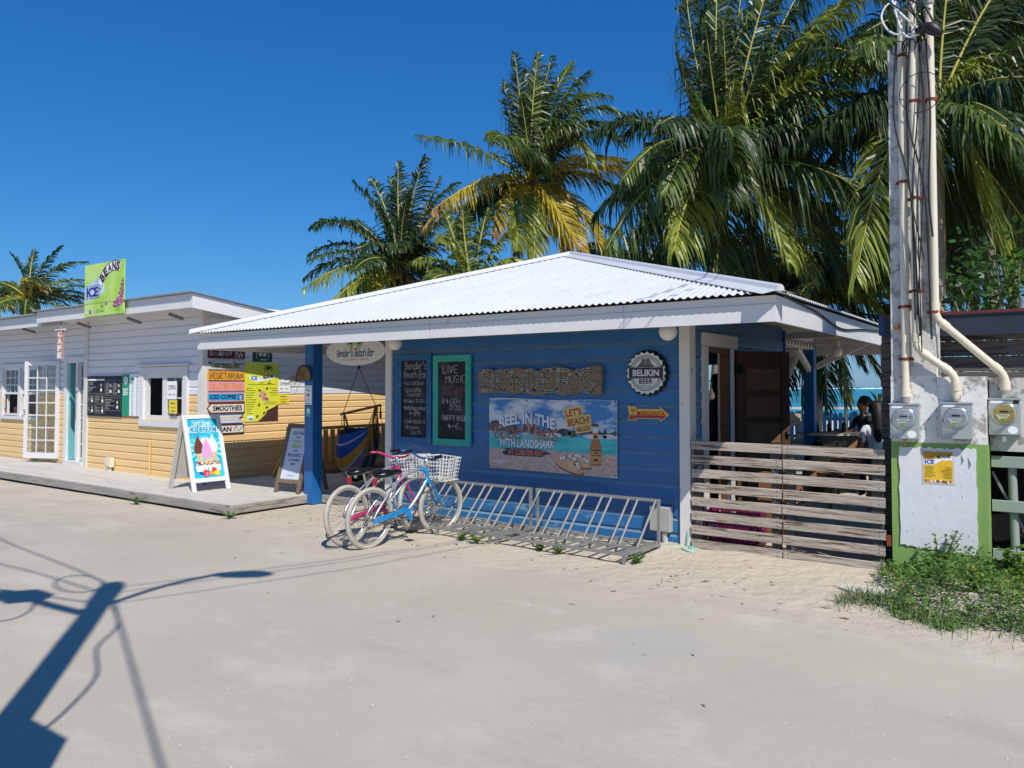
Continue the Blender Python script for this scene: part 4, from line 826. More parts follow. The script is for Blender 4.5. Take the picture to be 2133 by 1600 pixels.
for i in range(12): a.rect(-.34, -.34 + rs.uniform(.10, .24), .60 - .042 * i, .610 - .042 * i, .0065, 4)
for i in range(4): a.rect(.34 - rs.uniform(.12, .20), .34, .60 - .042 * i, .610 - .042 * i, .0065, 4)
for i in range(2): a.rect(.04, .32, .345 - .035 * i, .354 - .035 * i, .0065, 4)
for cx, cz, r_ in ((-.03, .47, .045), (.06, .50, .045), (.05, .42, .06), (.12, .40, .042), (.0, .53, .03)): a.ell(cx, cz, r_, r_ * .9, .0066, 3, 16).ell(cx, cz, r_ * .45, r_ * .4, .0070, 5, 12)
for cx, cz, q in ((.11, .60, .8), (-.05, .565, -.3), (-.06, .30, 1), (.11, .25, .3), (.05, .15, 1), (-.10, .09, .8)): a.ell(cx, cz, .034, .021, .0066, 6, 12, rot=q); a.ribbon([(cx - .022 * math.cos(q), cz - .022 * math.sin(q)), (cx + .022 * math.cos(q), cz + .022 * math.sin(q))], .004, .0072, 5)
a.flat([(-.08, .002), (.36, .002), (.36, .31), (.28, .26), (.20, .23), (.12, .20), (.08, .13), (.0, .06)], .0066, 7); a.rect(-.30, -.17, .02, .11, .0066, 1).rect(-.28, -.19, .03, .06, .0072, 8)
a.build('print', [INK, PRINTW, M('logo_blue', '#2f6fb8', .5), M('bean_pink', '#d8a596', .5), M('poster_text', '#4d4a28', .6), M('bean_light', '#9c6b50', .5), M('bean_brown', '#5b3b22', .5), pm('bean_heap', '#2c1716', '#6b4340', 45, (1, 1, 1), .42, .6), M('card_green', '#3f9a6a', .5)], t)
# ------------------------------------------------------------------ sandwich boards
def sandwich(name, label, c, rz, w, h, sp, fm, backm, dz):
    """two leaning leaves meeting at the top; face leans back"""
    t = thing(name, label, 'sandwich board', (c[0], c[1], dz), rz); d = math.atan2(sp, h); 
    f = B(); fw = .062; L_ = h / math.cos(d)
    for a_, b_, e, g_ in ((-w / 2, -w / 2 + fw, 0, L_), (w / 2 - fw, w / 2, 0, L_), (-w / 2 + fw, w / 2 - fw, L_ - fw, L_), (-w / 2 + fw, w / 2 - fw, .145, .145 + fw)): f.box(a_, b_, -.025, .012, e, g_)
    fo = f.build('front_leaf', fm, t, (0, -sp, 0), (-d, 0, 0))
    g_ = B()
    for a_, b_, e, q in ((-w / 2, -w / 2 + fw, 0, L_), (w / 2 - fw, w / 2, 0, L_), (-w / 2 + fw, w / 2 - fw, L_ - fw, L_)): g_.box(a_, b_, 0, .034, e, q)
    g_.box(-w / 2 + .005, w / 2 - .005, .034, .042, .15, L_ - .01); bo = g_.build('rear_leaf', backm, t, (0, sp, 0), (d, 0, 0))
    B().box(-w / 2 + fw, w / 2 - fw, -.008, .006, .145 + fw, L_ - fw).build('poster_board', PRINTW, fo)
    return t, fo, L_
WSIGN = M('chipped_white_wood', '#e2e1dd', .6, var=.05, wear=('#8a8378', .72, 10)); PLY = M('grey_plywood', '#c2bdb4', .8, var=.1, wear=('#77716a', .73, 16))
t, fo, L_ = sandwich('sandwich_board', 'white sandwich board with soft serve ice cream poster', (-7.94, -.67), R(90) - .06, .63, 1.17, .36, WSIGN, PLY, DZ); a = B(); z0, z1, hw = .207, L_ - .062, .253; o = .009; H_ = z1 - z0
AQ = 0; a.rect(-hw, hw, z0, z1, o, 0)
cx, cz = .0, z0 + H_ * .52
for k in range(18):
    q0 = 2 * math.pi * k / 18 + .1; q1 = q0 + .17; ps = [(cx + .06 * math.cos(q0), cz + .06 * math.sin(q0))]
    for q in (q0, q1): ps.append((max(-hw, min(hw, cx + .30 * math.cos(q))), max(z0, min(z0 + .66 * H_, cz + .30 * math.sin(q)))))
    a.flat(ps, o + .001, 1)
a.ell(cx, cz, .16, .17, o + .0015, 1, 28); a.ell(cx, cz, .12, .14, o + .002, 2, 28)
rs = random.Random(3)
[a.ribbon(p, .0105, o + .003, 2) for p in strokes('Soft Serve', -.175, z1 - .115, .31, .082, 0, None, .22)]
txt(a, 'ICE CREAM', 0, z1 - .175, .48, .105, o + .003, 2, .075); txt(a, 'ICE CREAM', 0, z1 - .175, .455, .085, o + .004, 3, .03)
def swirl(x, z, s_, m1, m2, mc):
    a.flat([(x - .05 * s_, z), (x + .05 * s_, z), (x + .028 * s_, z - .17 * s_), (x - .028 * s_, z - .17 * s_)], o + .0035, mc)
    for i, (ww, zz) in enumerate(((.078, .02), (.082, .06), (.074, .10), (.060, .135), (.044, .165), (.026, .19))):
        a.ell(x, z + zz * s_, ww * s_, .036 * s_, o + .004 + .0006 * i, m1, 18, rot=.18); a.ribbon([(x - ww * s_ * .8, z + (zz - .018) * s_), (x, z + (zz - .024) * s_), (x + ww * s_ * .85, z + (zz + .004) * s_)], .006, o + .0043 + .0006 * i, m2)
    a.flat([(x - .026 * s_, z + .19 * s_), (x + .028 * s_, z + .20 * s_), (x + .018 * s_, z + .245 * s_), (x - .012 * s_, z + .285 * s_), (x + .0 * s_, z + .235 * s_)], o + .0085, m1)
swirl(-.115, z0 + .41, 1.05, 4, 5, 6); swirl(.125, z0 + .42, 1.05, 2, 7, 6); swirl(.01, z0 + .345, 1.15, 8, 9, 6)
for i, x in enumerate((-.155, -.06, .055, .155)):
    a.flat([(x - .055, z0 + .205), (x + .055, z0 + .205), (x + .042, z0 + .105), (x - .042, z0 + .105)], o + .0095, 2)
    for k in range(14): a.ell(x + rs.uniform(-.045, .045), z0 + .205 + rs.uniform(0, .055), .014, .011, o + .0098 + .0001 * k, rs.choice((4, 5, 6, 10, 11, 2)), 8)
a.ell(-.05, z0 + .075, .055, .058, o + .0115, 10, 16).ell(-.04, z0 + .06, .024, .034, o + .0120, 9, 12).ell(.09, z0 + .115, .048, .040, o + .0115, 10, 14).ell(.05, z0 + .07, .045, .028, o + .0117, 11, 14).ell(.13, z0 + .07, .045, .045, o + .0119, 12, 16).ell(-.14, z0 + .085, .018, .018, o + .0115, 13, 10).ell(-.115, z0 + .068, .018, .018, o + .0117, 13, 10).ell(.07, z0 + .155, .03, .01, o + .0119, 14, 10)
a.build('poster_print', [pm('aqua', '#11a9cc', '#3cc1dc', 4), pm('aqua_ray', '#6fd2e6', '#9fe2ee', 6), M('poster_white', '#eef4f6', .5), M('poster_teal', '#0e93b4', .5), M('choc', '#6f3f30', .5), M('choc_dark', '#4c281e', .5), pm('wafer', '#c7ad86', '#d9c39c', 30), M('swirl_grey', '#c2c8d2', .5), M('berry_pink', '#e2a7d8', .5), M('berry_dark', '#c07fb9', .5), M('strawberry', '#d23a2e', .5), M('mango', '#f0a12e', .5), M('lemon', '#f2c63a', .5), M('blueberry', '#2b3f8f', .5), M('leaf_print', '#3f8f3f', .5)], fo)
t, fo, L_ = sandwich('sandwich_board', 'brown sandwich board with seating notice beside the blue post', (-6.47, .14), .12, .52, 1.03, .30, FRAMEW, FRAMEW, DZ); a = B(); z0 = .207; H_ = L_ - .062 - z0
a.rect(-.197, .197, z0, z0 + H_, .009, 0)
for st, zz, ww, hh, m in (('SEATING', .90, .25, .055, 1), ('FOR', .815, .09, .036, 1), ('ICE N', .735, .15, .050, 2), ('BEANS', .645, .19, .052, 2), ('AND', .555, .09, .034, 1), ("BENDER'S", .47, .28, .055, 3), ('CUSTOMERS', .375, .24, .036, 1), ('ONLY', .295, .115, .040, 1), ('THANK YOU', .075, .15, .018, 1)):
    txt(a, st, 0, z0 + H_ * zz, ww, hh, .0105, m, .014 if m != 2 else .03)
a.build('poster_print', [pm('notice_lilac', '#c3c9d6', '#ccd1dc', 2), M('notice_ink', '#23273a', .5), M('notice_lime', '#a9bf2e', .5), M('notice_navy', '#25346e', .5)], fo)
# ------------------------------------------------------------------ slatted panel, hammock chair
t = thing('slatted_bench', 'yellow slatted wooden bench back along the cafe wall', 'bench', (-8.35, 1.42, DZ))
B().box(-.03, .03, 0, 2.75, .80, .86).build('top_rail', YPAINT, t); B().box(-.03, .03, 0, 2.75, .12, .18).build('bottom_rail', YPAINT, t)
sm = B().box(-.012, .012, -.05, .05, .182, .798).mesh('slat', YPAINT)
for i in range(15): inst('slat', sm, t, (.035, .28 + i * .172, 0))
for y_ in (-.06, 2.73):
    B().box(-.05, .05, y_, y_ + .12, 0, .88).build('post', YPAINT, t); B().bar((0, y_ + .06, .62), (.02, y_ - .30, .05), .05, .08).build('brace', YPAINT, t)
B().box(-.02, .06, -.42, .0, 0, .06).build('foot', YPAINT, t); B().box(.06, .42, .6, 2.5, 0, .05).build('pallet_board', BROWNW, t)
t = thing('hammock_chair', 'striped hammock chair hanging in the shaded passage', 'hammock', (-6.32, 1.2, 0))
HB = [M('hammock_blue', '#1c4f9c', .9, var=.15, scale=12), M('hammock_white', '#aab2be', .9), M('hammock_gold', '#b98c2c', .9, var=.15, scale=12), M('hammock_mauve', '#8e6a86', .9, var=.12), M('hammock_green', '#1d4441', .9, var=.15), M('hammock_teal', '#1e5a86', .9, var=.12)]
gp = Vector((-.32, 0, 1.02)); gq = Vector((.33, .04, 1.10)); NU, NV = 44, 26; vs = []; HS = arc([(0, -.28, .92), (0, -.36, .62), (0, -.27, .30), (0, 0, .12), (0, .25, .26), (0, .34, .62), (0, .30, 1.02)], 8)
for i in range(NU + 1):
    u = i / NU
    for j in range(NV + 1):
        v = j / NV; s_ = math.sin(math.pi * v) ** .42; q_ = HS[int(round(u * (len(HS) - 1)))]; p_ = gp.lerp(gq, v); c_ = Vector((p_.x * 1.05 - .05 * s_, q_.y, q_.z + .10 * (v - .5)))
        vs.append(tuple(p_.lerp(c_, s_)))
cl = B()
def stripe(u): 
    for lim, m in ((.09, 0), (.11, 1), (.20, 0), (.30, 2), (.315, 1), (.40, 3), (.50, 4), (.515, 2), (.60, 5), (.70, 4), (.8, 0), (2, 5)):
        if u < lim: return m
for i in range(NU):
    m = stripe((i + .5) / NU); k = i * (NV + 1)
    for j in range(NV): cl.f.append([k + j, k + j + 1, k + j + NV + 2, k + j + NV + 1]); cl.m.append(m); cl.s.append(True)
cl.v = vs; cl.build('seat_cloth', HB, t)
GOLD = M('gold_cord', '#a87c26', .9, var=.2, scale=30)
B().tube([(-.42, -.02, 1.235), (.46, .05, 1.40)], .022, 8).build('spreader_bar', BROWNW, t)
for p, q in ((( -.36, -.02, 1.25), (0, 0, 2.02)), ((.36, .04, 1.39), (0, 0, 2.02))): B().tube([p, q], .006, 5).build('rope', M('rope', '#5a3c30', .9), t)
B().tube([(0, 0, 2.0), (0, 0, 2.36)], .007, 5).build('rope', M('rope', '#5a3c30', .9), t); B().lathe((0, 0, 2.0), (0, 0, 1), [(.016, 0), (.024, .03), (.016, .09), (.006, .1)], 8).build('swivel', BLACKP, t)
cd_ = B(); rs = random.Random(31)
for i in range(26):
    v = rs.uniform(-.03, .03); cd_.tube([(.36 + v * .4, .05 + v, 1.38), (.33 + rs.uniform(-.05, .05), .04 + rs.uniform(-.16, .16), rs.uniform(.78, 1.05))], .005, 4)
    if i < 12: cd_.tube([(-.34 + v * .3, -.02 + v, 1.25), (-.31 + rs.uniform(-.03, .03), rs.uniform(-.12, .1), rs.uniform(.85, 1.0))], .005, 4)
for i in range(14): v = rs.uniform(-.05, .05); cd_.tube([(.34 + v, .04 - .1, 1.05), (.36 + v * 1.6, -.10 + v, rs.uniform(.55, .75))], .005, 4)
tag(cd_.build('cords', GOLD, t), kind='stuff'); B().lathe((.46, .05, 1.18), (0, 0, 1), [(.016, 0), (.02, .09), (.012, .12), (.012, .2)], 8).build('tassel', M('red_tassel', '#7e2f22', .9), t)
# ------------------------------------------------------------------ bicycles
TYRE = M('dirty_white_tyre', '#aea89b', .8, var=.14, scale=14, bump=.4, bscale=60); RIM = M('dirty_rim', '#b9b7b0', .4, metal=.5, var=.12, scale=20, wear=('#7d6a55', .68, 24)); SPOKE = M('spoke_steel', '#a9a9a8', .35, metal=.8)
SILV = M('silver_frame_paint', '#b6b8ba', .3, metal=.6, var=.06); SAD = M('saddle_vinyl', '#101113', .3, var=.1); BASK = M('white_basket_plastic', '#d9d8d2', .5, var=.05)
def lam(f): return f
def bicycle(label, rear, front, lean, steer, mA, mB, mBar, mGuard, basket='lattice', grip=BLACKP):
    rear, front = Vector(rear), Vector(front); d = (front - rear); rz = math.atan2(d.y, d.x); t = thing('bicycle', label, 'bicycle', (rear.x, rear.y, rear.z), rz); t.rotation_euler = (lean, 0, rz)
    WB, HR = 1.10, .325
    def wheel(x, y=0, rot=0):
        rb = B(); rb.ring((0, 0, 0), (0, 1, 0), .278, .013, 48, 6, 0, 1.3); rb.lathe((0, -.045, 0), (0, 1, 0), [(.012, 0), (.03, .005), (.018, .02), (.018, .07), (.03, .085), (.012, .09)], 12)
        o = rb.build('wheel', RIM, t, (x, y, HR), (0, 0, rot)); B().ring((0, 0, 0), (0, 1, 0), .302, .024, 56, 10, 0, 1.0).build('tyre', TYRE, o); sp = B()
        for k in range(36):
            q = 2 * math.pi * k / 36; q2 = q + (.38 if k % 4 < 2 else -.38); yy = .03 if k % 2 else -.03; sp.tube([(.028 * math.cos(q2), yy, .028 * math.sin(q2)), (.272 * math.cos(q), 0, .272 * math.sin(q))], .0016, 3, cap=False)
        tag(sp.build('spokes', SPOKE, o), kind='stuff')
        return o
    wheel(0); wheel(WB, 0, steer)
    f = B()
    up1 = arc([(.835, 0, .745), (.70, 0, .775), (.52, 0, .735), (.36, 0, .655)], 5)
    f.tube([p for p in up1], .017, 8, 0)
    for s_ in (-1, 1):
        f.tube(arc([(.36, s_ * .018, .655), (.20, s_ * .045, .545), (.07, s_ * .06, .42), (0, s_ * .062, HR)], 5), .010, 7, 0); f.tube(arc([(.43, s_ * .03, .275), (.2, s_ * .055, .29), (0, s_ * .062, HR)], 4), .010, 7, 0)
    f.tube(arc([(.855, 0, .66), (.68, 0, .685), (.48, 0, .63), (.33, 0, .50)], 5), .013, 8, 0)
    f.tube(arc([(.43, 0, .28), (.36, 0, .46), (.305, 0, .64)], 4), .016, 8, 0)
    f.tube(arc([(.43, 0, .28), (.55, 0, .33), (.70, 0, .47), (.855, 0, .665)], 6), .019, 8, 0); f.tube([(.43, -.04, .28), (.43, .04, .28)], .024, 10, 0)
    f.tube(arc([(.835, 0, .745), (.77, 0, .768), (.70, 0, .775)], 3), .0185, 8, 1); f.tube([(.855, 0, .665), (.775, 0, .555)], .0205, 8, 1); f.tube([(.868, 0, .615), (.818, 0, .79)], .024, 10, 1)
    f.build('frame', [mA, mB], t)
    fk = B()
    for s_ in (-1, 1): fk.tube(arc([(.87, s_ * .03, .615), (.93, s_ * .048, .54), (1.0, s_ * .052, .43), (WB, s_ * .052, HR)], 5), [.014] * 8 + [.012] * 8, 8) if False else fk.tube(arc([(.87, s_ * .035, .615), (.94, s_ * .048, .53), (1.01, s_ * .052, .42), (WB, s_ * .052, HR)], 5), .013, 8)
    fk.tube([(.87, -.05, .612), (.87, .05, .612)], .016, 8).build('fork', mB, t)
    st = B().tube([(.818, 0, .79), (.80, 0, .86), (.84, 0, .885)], .014, 8).build('stem', CHROME, t)
    for s_ in (-1, 1): pass
    hb = B(); pts = [(.60, -.34, .955), (.72, -.32, .955), (.80, -.24, .945), (.835, -.12, .89), (.845, 0, .885), (.835, .12, .89), (.80, .24, .945), (.72, .32, .955), (.60, .34, .955)]
    hbo = hb.tube(arc(pts, 4), .012, 8).build('handlebar', mBar, t)
    for s_ in (-1, 1):
        B().tube([(.595, s_ * .342, .955), (.715, s_ * .325, .955)], .017, 8).build('grip', grip, hbo); B().bar((.70, s_ * .29, .945), (.60, s_ * .27, .925), .008, .014).build('brake_lever', BLACKP, hbo)
    B().tube([(.305, 0, .64), (.272, 0, .745)], .013, 8).build('seat_post', CHROME, t)
    sd = B(); prof = [(.05, .03, .775, .02), (.08, .10, .778, .035), (.15, .125, .785, .04), (.22, .105, .782, .035), (.30, .055, .778, .03), (.38, .035, .780, .028), (.43, .022, .776, .02)]; vs = []; n_ = 12
    for x, w_, z, hh in prof: vs += [(x, w_ * math.cos(2 * math.pi * k / n_), z + hh * math.sin(2 * math.pi * k / n_) * (1 if math.sin(2 * math.pi * k / n_) > 0 else 1.2)) for k in range(n_)]
    sd.add(vs, [[i * n_ + k, i * n_ + (k + 1) % n_, (i + 1) * n_ + (k + 1) % n_, (i + 1) * n_ + k] for i in range(len(prof) - 1) for k in range(n_)] + [list(range(n_)), list(range((len(prof) - 1) * n_, len(prof) * n_))], 0, True); so = sd.build('saddle', SAD, t)
    for s_ in (-1, 1): B().lathe((.10, s_ * .05, .715), (0, 0, 1), [(.016, 0), (.022, .01), (.016, .02), (.022, .03), (.016, .04)], 8).build('saddle_spring', CHROME, so)
    B().box(.045, .058, -.03, .03, .66, .73, c=.004).build('reflector', M('red_reflector', '#a51f2c', .25), so)
    ck = B().ring((.43, -.05, .28), (0, 1, 0), .085, .006, 32, 6).tube([(.43, -.07, .28), (.50, -.075, .13)], .010, 6).tube([(.43, .07, .28), (.36, .075, .43)], .010, 6)
    for k in range(5): q = k * 1.2566; ck.bar((.43, -.05, .28), (.43 + .085 * math.cos(q), -.05, .28 + .085 * math.sin(q)), .012, .004, up=(0, 1, 0))
    ck = ck.build('crank', CHROME, t)
    for x, s_, z in ((.50, -1, .13), (.36, 1, .43)): B().box(x - .045, x + .045, s_ * .12 - .04, s_ * .12 + .04, z - .012, z + .012).build('pedal', BLACKP, ck)
    gd = [(.0, .012), (.06, .045), (.30, .07), (.44, .10), (.52, .085), (.56, .02), (.56, -.04), (.53, -.05), (.50, .0), (.43, .052), (.30, .022), (.06, -.008), (.0, -.02)]
    B().flat([(x - .01, HR - .035 + z) for x, z in gd], .062, 0, .012).build('chain_guard', mGuard, t); B().tube([(0, -.05, HR + .03), (.43, -.05, .365)], .005, 4).tube([(0, -.05, HR - .03), (.43, -.05, .195)], .005, 4).build('chain', M('rusty_chain', '#5a3d2c', .7, metal=.5), t)
    bk = B(); x0, x1, z0, z1, hw = .92, 1.20, .64, .89, .17
    r_ = .0038 if basket == 'lattice' else .0022; stp = .040 if basket == 'lattice' else .03; fl = .045
    def P(u, v, s3):   # u across a side, v height: the basket flares towards its rim
        k = v / (z1 - z0) * fl; return k
    def side(a_, b_):
        a_, b_ = Vector(a_), Vector(b_); n2 = max(2, int((b_ - a_).length / stp)); c_ = Vector(((x0 + x1) / 2, 0, 0)); o_ = ((a_ + b_) / 2 - c_); o_.z = 0
        for i in range(n2 + 1):
            p_ = a_.lerp(b_, i / n2); e_ = Vector((p_.x - c_.x, p_.y, 0)) * .22; bk.bar(p_, p_ + e_ + UP * (z1 - z0), r_ * 2, r_ * 1.2)
        n3 = max(2, int((z1 - z0) / stp))
        for j in range(n3 + 1):
            f_ = j / n3; ea = Vector((a_.x - c_.x, a_.y, 0)) * .22 * f_; eb = Vector((b_.x - c_.x, b_.y, 0)) * .22 * f_; bk.bar(a_ + ea + UP * (f_ * (z1 - z0)), b_ + eb + UP * (f_ * (z1 - z0)), r_ * 1.2, r_ * 2 if j < n3 else r_ * 3.2)
    q = [(x0, -hw, z0), (x1, -hw * .8, z0), (x1, hw * .8, z0), (x0, hw, z0)]
    for i in range(4): side(q[i], q[(i + 1) % 4])
    for i in range(9): bk.bar((x0 + (x1 - x0) * i / 8, -hw, z0), (x0 + (x1 - x0) * i / 8, hw, z0), r_ * 2, r_ * 1.2)
    for i in range(9): bk.bar((x0, -hw + 2 * hw * i / 8, z0), (x1, -hw + 2 * hw * i / 8, z0), r_ * 2, r_ * 1.2)
    bk.build('basket', BASK if basket == 'lattice' else STEEL, t)
    B().bar((.83, 0, .80), (.95, 0, .76), .03, .006).build('basket_bracket', STEEL, t)
    for s_ in (-1, 1): B().tube(arc([(.70, s_ * .28, .94), (.86, s_ * .20, .99 + .02 * s_), (.93, s_ * .06, .86), (.90, s_ * .04, .62)], 6), .0028, 5).build('brake_cable', BLACKP, hbo)
    return t
BBL = M('bike_blue_paint', '#1487c8', .25, var=.06, coat=.4); BPK = M('bike_pink_paint', '#c92a6a', .25, var=.06, coat=.4); BDB = M('bike_navy_paint', '#1d3f8a', .3); BBK = M('bike_black_paint', '#17171a', .3)
bicycle('silver cruiser bicycle with bright blue fork and chain guard', (-2.71, -2.03, .0), (-2.68, -.93, .03), R(3), R(-8), SILV, BBL, BDB, BBL)
bicycle('silver cruiser bicycle with pink frame head and pink handlebar', (-2.98, -2.06, .0), (-3.02, -.96, .03), R(-4), R(6), SILV, BPK, BPK, BPK)
bicycle('black bicycle with wire basket parked behind the hammock', (-5.95, 2.75, DZ), (-7.0, 2.45, DZ), R(5), R(10), BBK, BBK, CHROME, BBK, 'wire')
b = B().tube(arc([(-3.06, -2.30, .16), (-2.95, -2.36, .14), (-2.80, -2.30, .22), (-2.72, -2.12, .36)], 6), .008, 6)
tag(b.build('cable_lock', BLACKP), 'dark cable lock looped through the two rear bicycle wheels', 'lock')
# ------------------------------------------------------------------ bike racks
def rack(label, x0, x1):
    t = thing('bike_rack', label, 'bike rack', ((x0 + x1) / 2, -.7, 0), 0, 'bike racks along the blue wall'); a, c = x0 - (x0 + x1) / 2, x1 - (x0 + x1) / 2; yf, yb, zt, zl = -.40, .38, .515, .095; r = .017
    B().bar((a, yb, zt), (c, yb, zt), .028, .028).build('top_rail', STEEL, t); B().bar((a, yf, zl), (c, yf, zl), .028, .028).build('front_rail', STEEL, t); B().bar((a, yb, .06), (c, yb, .06), .028, .028).build('rear_rail', STEEL, t); B().bar((a, -.06, zl - .005), (c, -.06, zl - .005), .03, .03).build('middle_rail', STEEL, t)
    for x in (a + .017, c - .017):
        B().bar((x, yb, -.03), (x, yb, zt - .015), .028, .028, up=(0, 1, 0)).build('rear_post', STEEL, t); B().bar((x, yf + .018, zl), (x, yb - .018, .062), .03, .03).build('end_rail', STEEL, t)
    for x in (a + .02, 0, c - .02): B().bar((x, yf, -.05), (x, yf, zl - .015), .028, .028, up=(0, 1, 0)).build('foot', STEEL, t)
    n_ = 5; sp = (c - a) / n_; m1 = B().tube([(0, yb, zt), (0, -.06, zl)], .0125, 8).mesh('wheel_bar', STEEL); m2 = B().bar((0, yf, zl), (0, yb, .064), .022, .016).mesh('floor_bar', STEEL)
    for i in range(n_ + 1):
        for o in (-.055, .055):
            x = a + i * sp + o
            if a + .01 < x < c - .01: inst('wheel_bar', m1, t, (x + rnd.uniform(-.008, .008), 0, 0)); inst('floor_bar', m2, t, (x, 0, .018))
    return t
rack('rusty grey bike rack at right, empty beside the electrical box', -1.74, -.19); rack('rusty grey bike rack at left holding the two bicycles', -3.34, -1.80)
# electrical box and hose by the corner
t = thing('electrical_box', 'grey electrical box on the blue wall by the rack', 'electrical box', (-.28, -.024, .0)); B().box(-.12, .10, -.10, 0, .155, .42, c=.012).build('box', M('grey_box_plastic', '#a9aaa4', .5), t); B().tube(arc([(.03, -.05, .16), (.03, -.05, .07), (.06, -.07, -.03)], 4), .032, 10).build('conduit', M('grey_box_plastic', '#a9aaa4', .5), t)
rs = random.Random(5); pts = [(.30 * math.cos(q * .9) * (.5 + .2 * math.sin(q)) - .05, -.17 + .09 * math.sin(q * 1.7) - .03 * q / 9, .022 + .008 * math.sin(q * 2.3)) for q in [i * .55 for i in range(18)]]
tag(B().tube(arc([(.0, -.05, .18), (.02, -.09, .05)] + pts, 4), .008, 6).build('garden_hose', M('teal_hose', '#8fc4b4', .5)), 'pale teal hose coiled on the sand at the corner', 'hose')
# ------------------------------------------------------------------ gates
def gate(label, x0, x1, y_, lean):
    t = thing('slatted_gate', label, 'gate', (x0, y_, 0), 0, 'slatted wooden gates'); w_ = x1 - x0
    for i in range(8):
        me = B().box(0, w_, -.022, 0, 0, .090, c=.003).mesh('board', GREYW); o = inst('board', me, t, (rnd.uniform(-.004, .004), rnd.uniform(-.003, .003), .018 + i * .1468), (0, lean + rnd.uniform(-.002, .002), 0))
        sc_ = B()
        for xx in (.05, w_ - .05):
            for zz in (.028, .064): sc_.lathe((xx, -.0225, zz), (0, -1, 0), [(.005, 0), (.004, .0015), (0, .002)], 6)
        sc_.build('screws', NAIL, o)
    for xx in (.02, w_ - .11): B().box(xx, xx + .09, .004, .045, .01, 1.13).build('stile', M('black_painted_stile', '#3a3b3c', .7, var=.3, wear=('#8d8a84', .62, 8)), t)
    return t
gate('left leaf of the weathered slatted gate next to the bar corner', .05, .985, -.045, .004); gate('right leaf of the weathered slatted gate next to the meter pillar', .995, 1.905, -.055, .006)
t = thing('latch_post', 'rusty latch plate between gate and green pillar', 'latch', (1.93, -.04, .26)); B().box(-.015, .02, -.03, .02, 0, .09).build('plate', RUST, t)
# crate behind the gate
t = thing('plastic_crate', 'purple plastic crate behind the slatted gate', 'crate', (.36, .38, .0)); PUR = M('purple_plastic', '#7c1f56', .4, var=.08)
for z_ in (.02, .13, .24, .335): 
    for a_, c_, d_, e_ in ((-.27, .27, -.19, -.175), (-.27, .27, .175, .19), (-.27, -.255, -.175, .175), (.255, .27, -.175, .175)): B().box(a_, c_, d_, e_, z_, z_ + .045).build('rim', PUR, t)
pk = B()
for i in range(19):
    x = -.262 + i * .029
    for y_ in (-.185, .182): pk.box(x, x + .012, y_, y_ + .008, .02, .36)
tag(pk.build('slats', PUR, t), kind='stuff'); B().box(-.26, .26, -.18, .18, .01, .02).build('base', PUR, t)
b = B().box(-.22, .30, -.15, .15, 0, .30); 
t = thing('wooden_box', 'plain wooden box standing behind the open door', 'box', (.62, 1.0, .0)); B().box(-.17, .17, -.12, .12, 0, .74).build('carcass', BROWNW, t)
for z_ in (.20, .44, .68): B().box(-.18, .18, -.135, -.121, z_, z_ + .05).build('batten', BROWNW, t)
# ------------------------------------------------------------------ meter pillar and pole
t = thing('meter_pillar', 'low concrete meter pillar, whitewashed above and lime green below', 'pillar', (1.96, 0, 0))
B().box(0, .745, -.05, .26, -.1, 1.205).build('lower_block', GREENP, t); B().box(.375, .74, -.048, .255, 1.206, 1.79).build('upper_block', CONCW, t); B().box(.004, .374, -.0485, .255, 1.206, 1.80).build('pole_foot', CONCW, t)
rs = random.Random(17); x0, x1, z0, z1 = .065, .665, .285, 1.165; P = []
for i in range(30): P.append((x0 + (x1 - x0) * i / 30, z0 - .03 * (i / 30) + rs.uniform(-.012, .010)))
for i in range(12): P.append((x1 + rs.uniform(-.006, .004), z0 + (z1 - z0) * i / 12))
for i in range(30): P.append((x1 - (x1 - x0) * i / 30, z1 + rs.uniform(-.016, .010)))
for i in range(12): P.append((x0 + rs.uniform(-.004, .008), z1 - (z1 - z0) * i / 12))
B().flat(P, .051, 0, .012).build('peeling_panel', M('peeling_white_panel', '#d7d8da', .7, var=.03, bump=.3, bscale=14, wear=[('#b5b5b5', .70, 9)]), t)
fl = B()
for i in range(12): 
    x, z = rs.uniform(x0 + .02, x1 - .02), rs.uniform(z0 + .08, z1 - .05); s_ = rs.uniform(.006, .018); fl.add([(x, -.0632, z), (x + s_ * .5, -.072 - s_ * .3, z - s_), (x + s_, -.0632, z + s_ * .4)], [[0, 1, 2]])
for x, z, s_ in ((.55, 1.12, .06), (.60, 1.10, .07)): fl.add([(x, -.0632, z), (x + s_, -.066, z + .02), (x + s_ * .5, -.085, z - s_ * 1.1)], [[0, 1, 2]])
fl.build('paint_flakes', M('paint_flake', '#cfd0d2', .7), t)
t = sign('flyer', 'faded yellow cafe flyer taped to the white panel', 'flyer', (2.335, -.0645, .845)); B().rect(-.125, .125, 0, .30, 0, 0, .001).build('sleeve', M('plastic_sleeve', '#c7c7c6', .3), t); a = B(); a.rect(-.113, .113, .012, .286, .002, 0); a.flat([(-.113, .205), (-.05, .205), (.03, .24), (.113, .25), (.113, .286), (-.113, .286)], .0025, 3); a.flat([(-.113, .17), (-.03, .17), (.03, .21), (.113, .215), (.113, .25), (.03, .245), (-.04, .215), (-.113, .215)], .003, 1)
txt(a, 'ICE', -.065, .195, .075, .038, .004, 2, .05); txt(a, 'BEANS', .045, .245, .105, .030, .004, 4, .04, rot=.1)
for i in range(9): a.rect(-.105, -.105 + rs.uniform(.05, .09), .155 - .0115 * i, .158 - .0115 * i, .003, 4); a.rect(.105 - rs.uniform(.04, .09), .105, .148 - .0115 * i, .151 - .0115 * i, .003, 4)
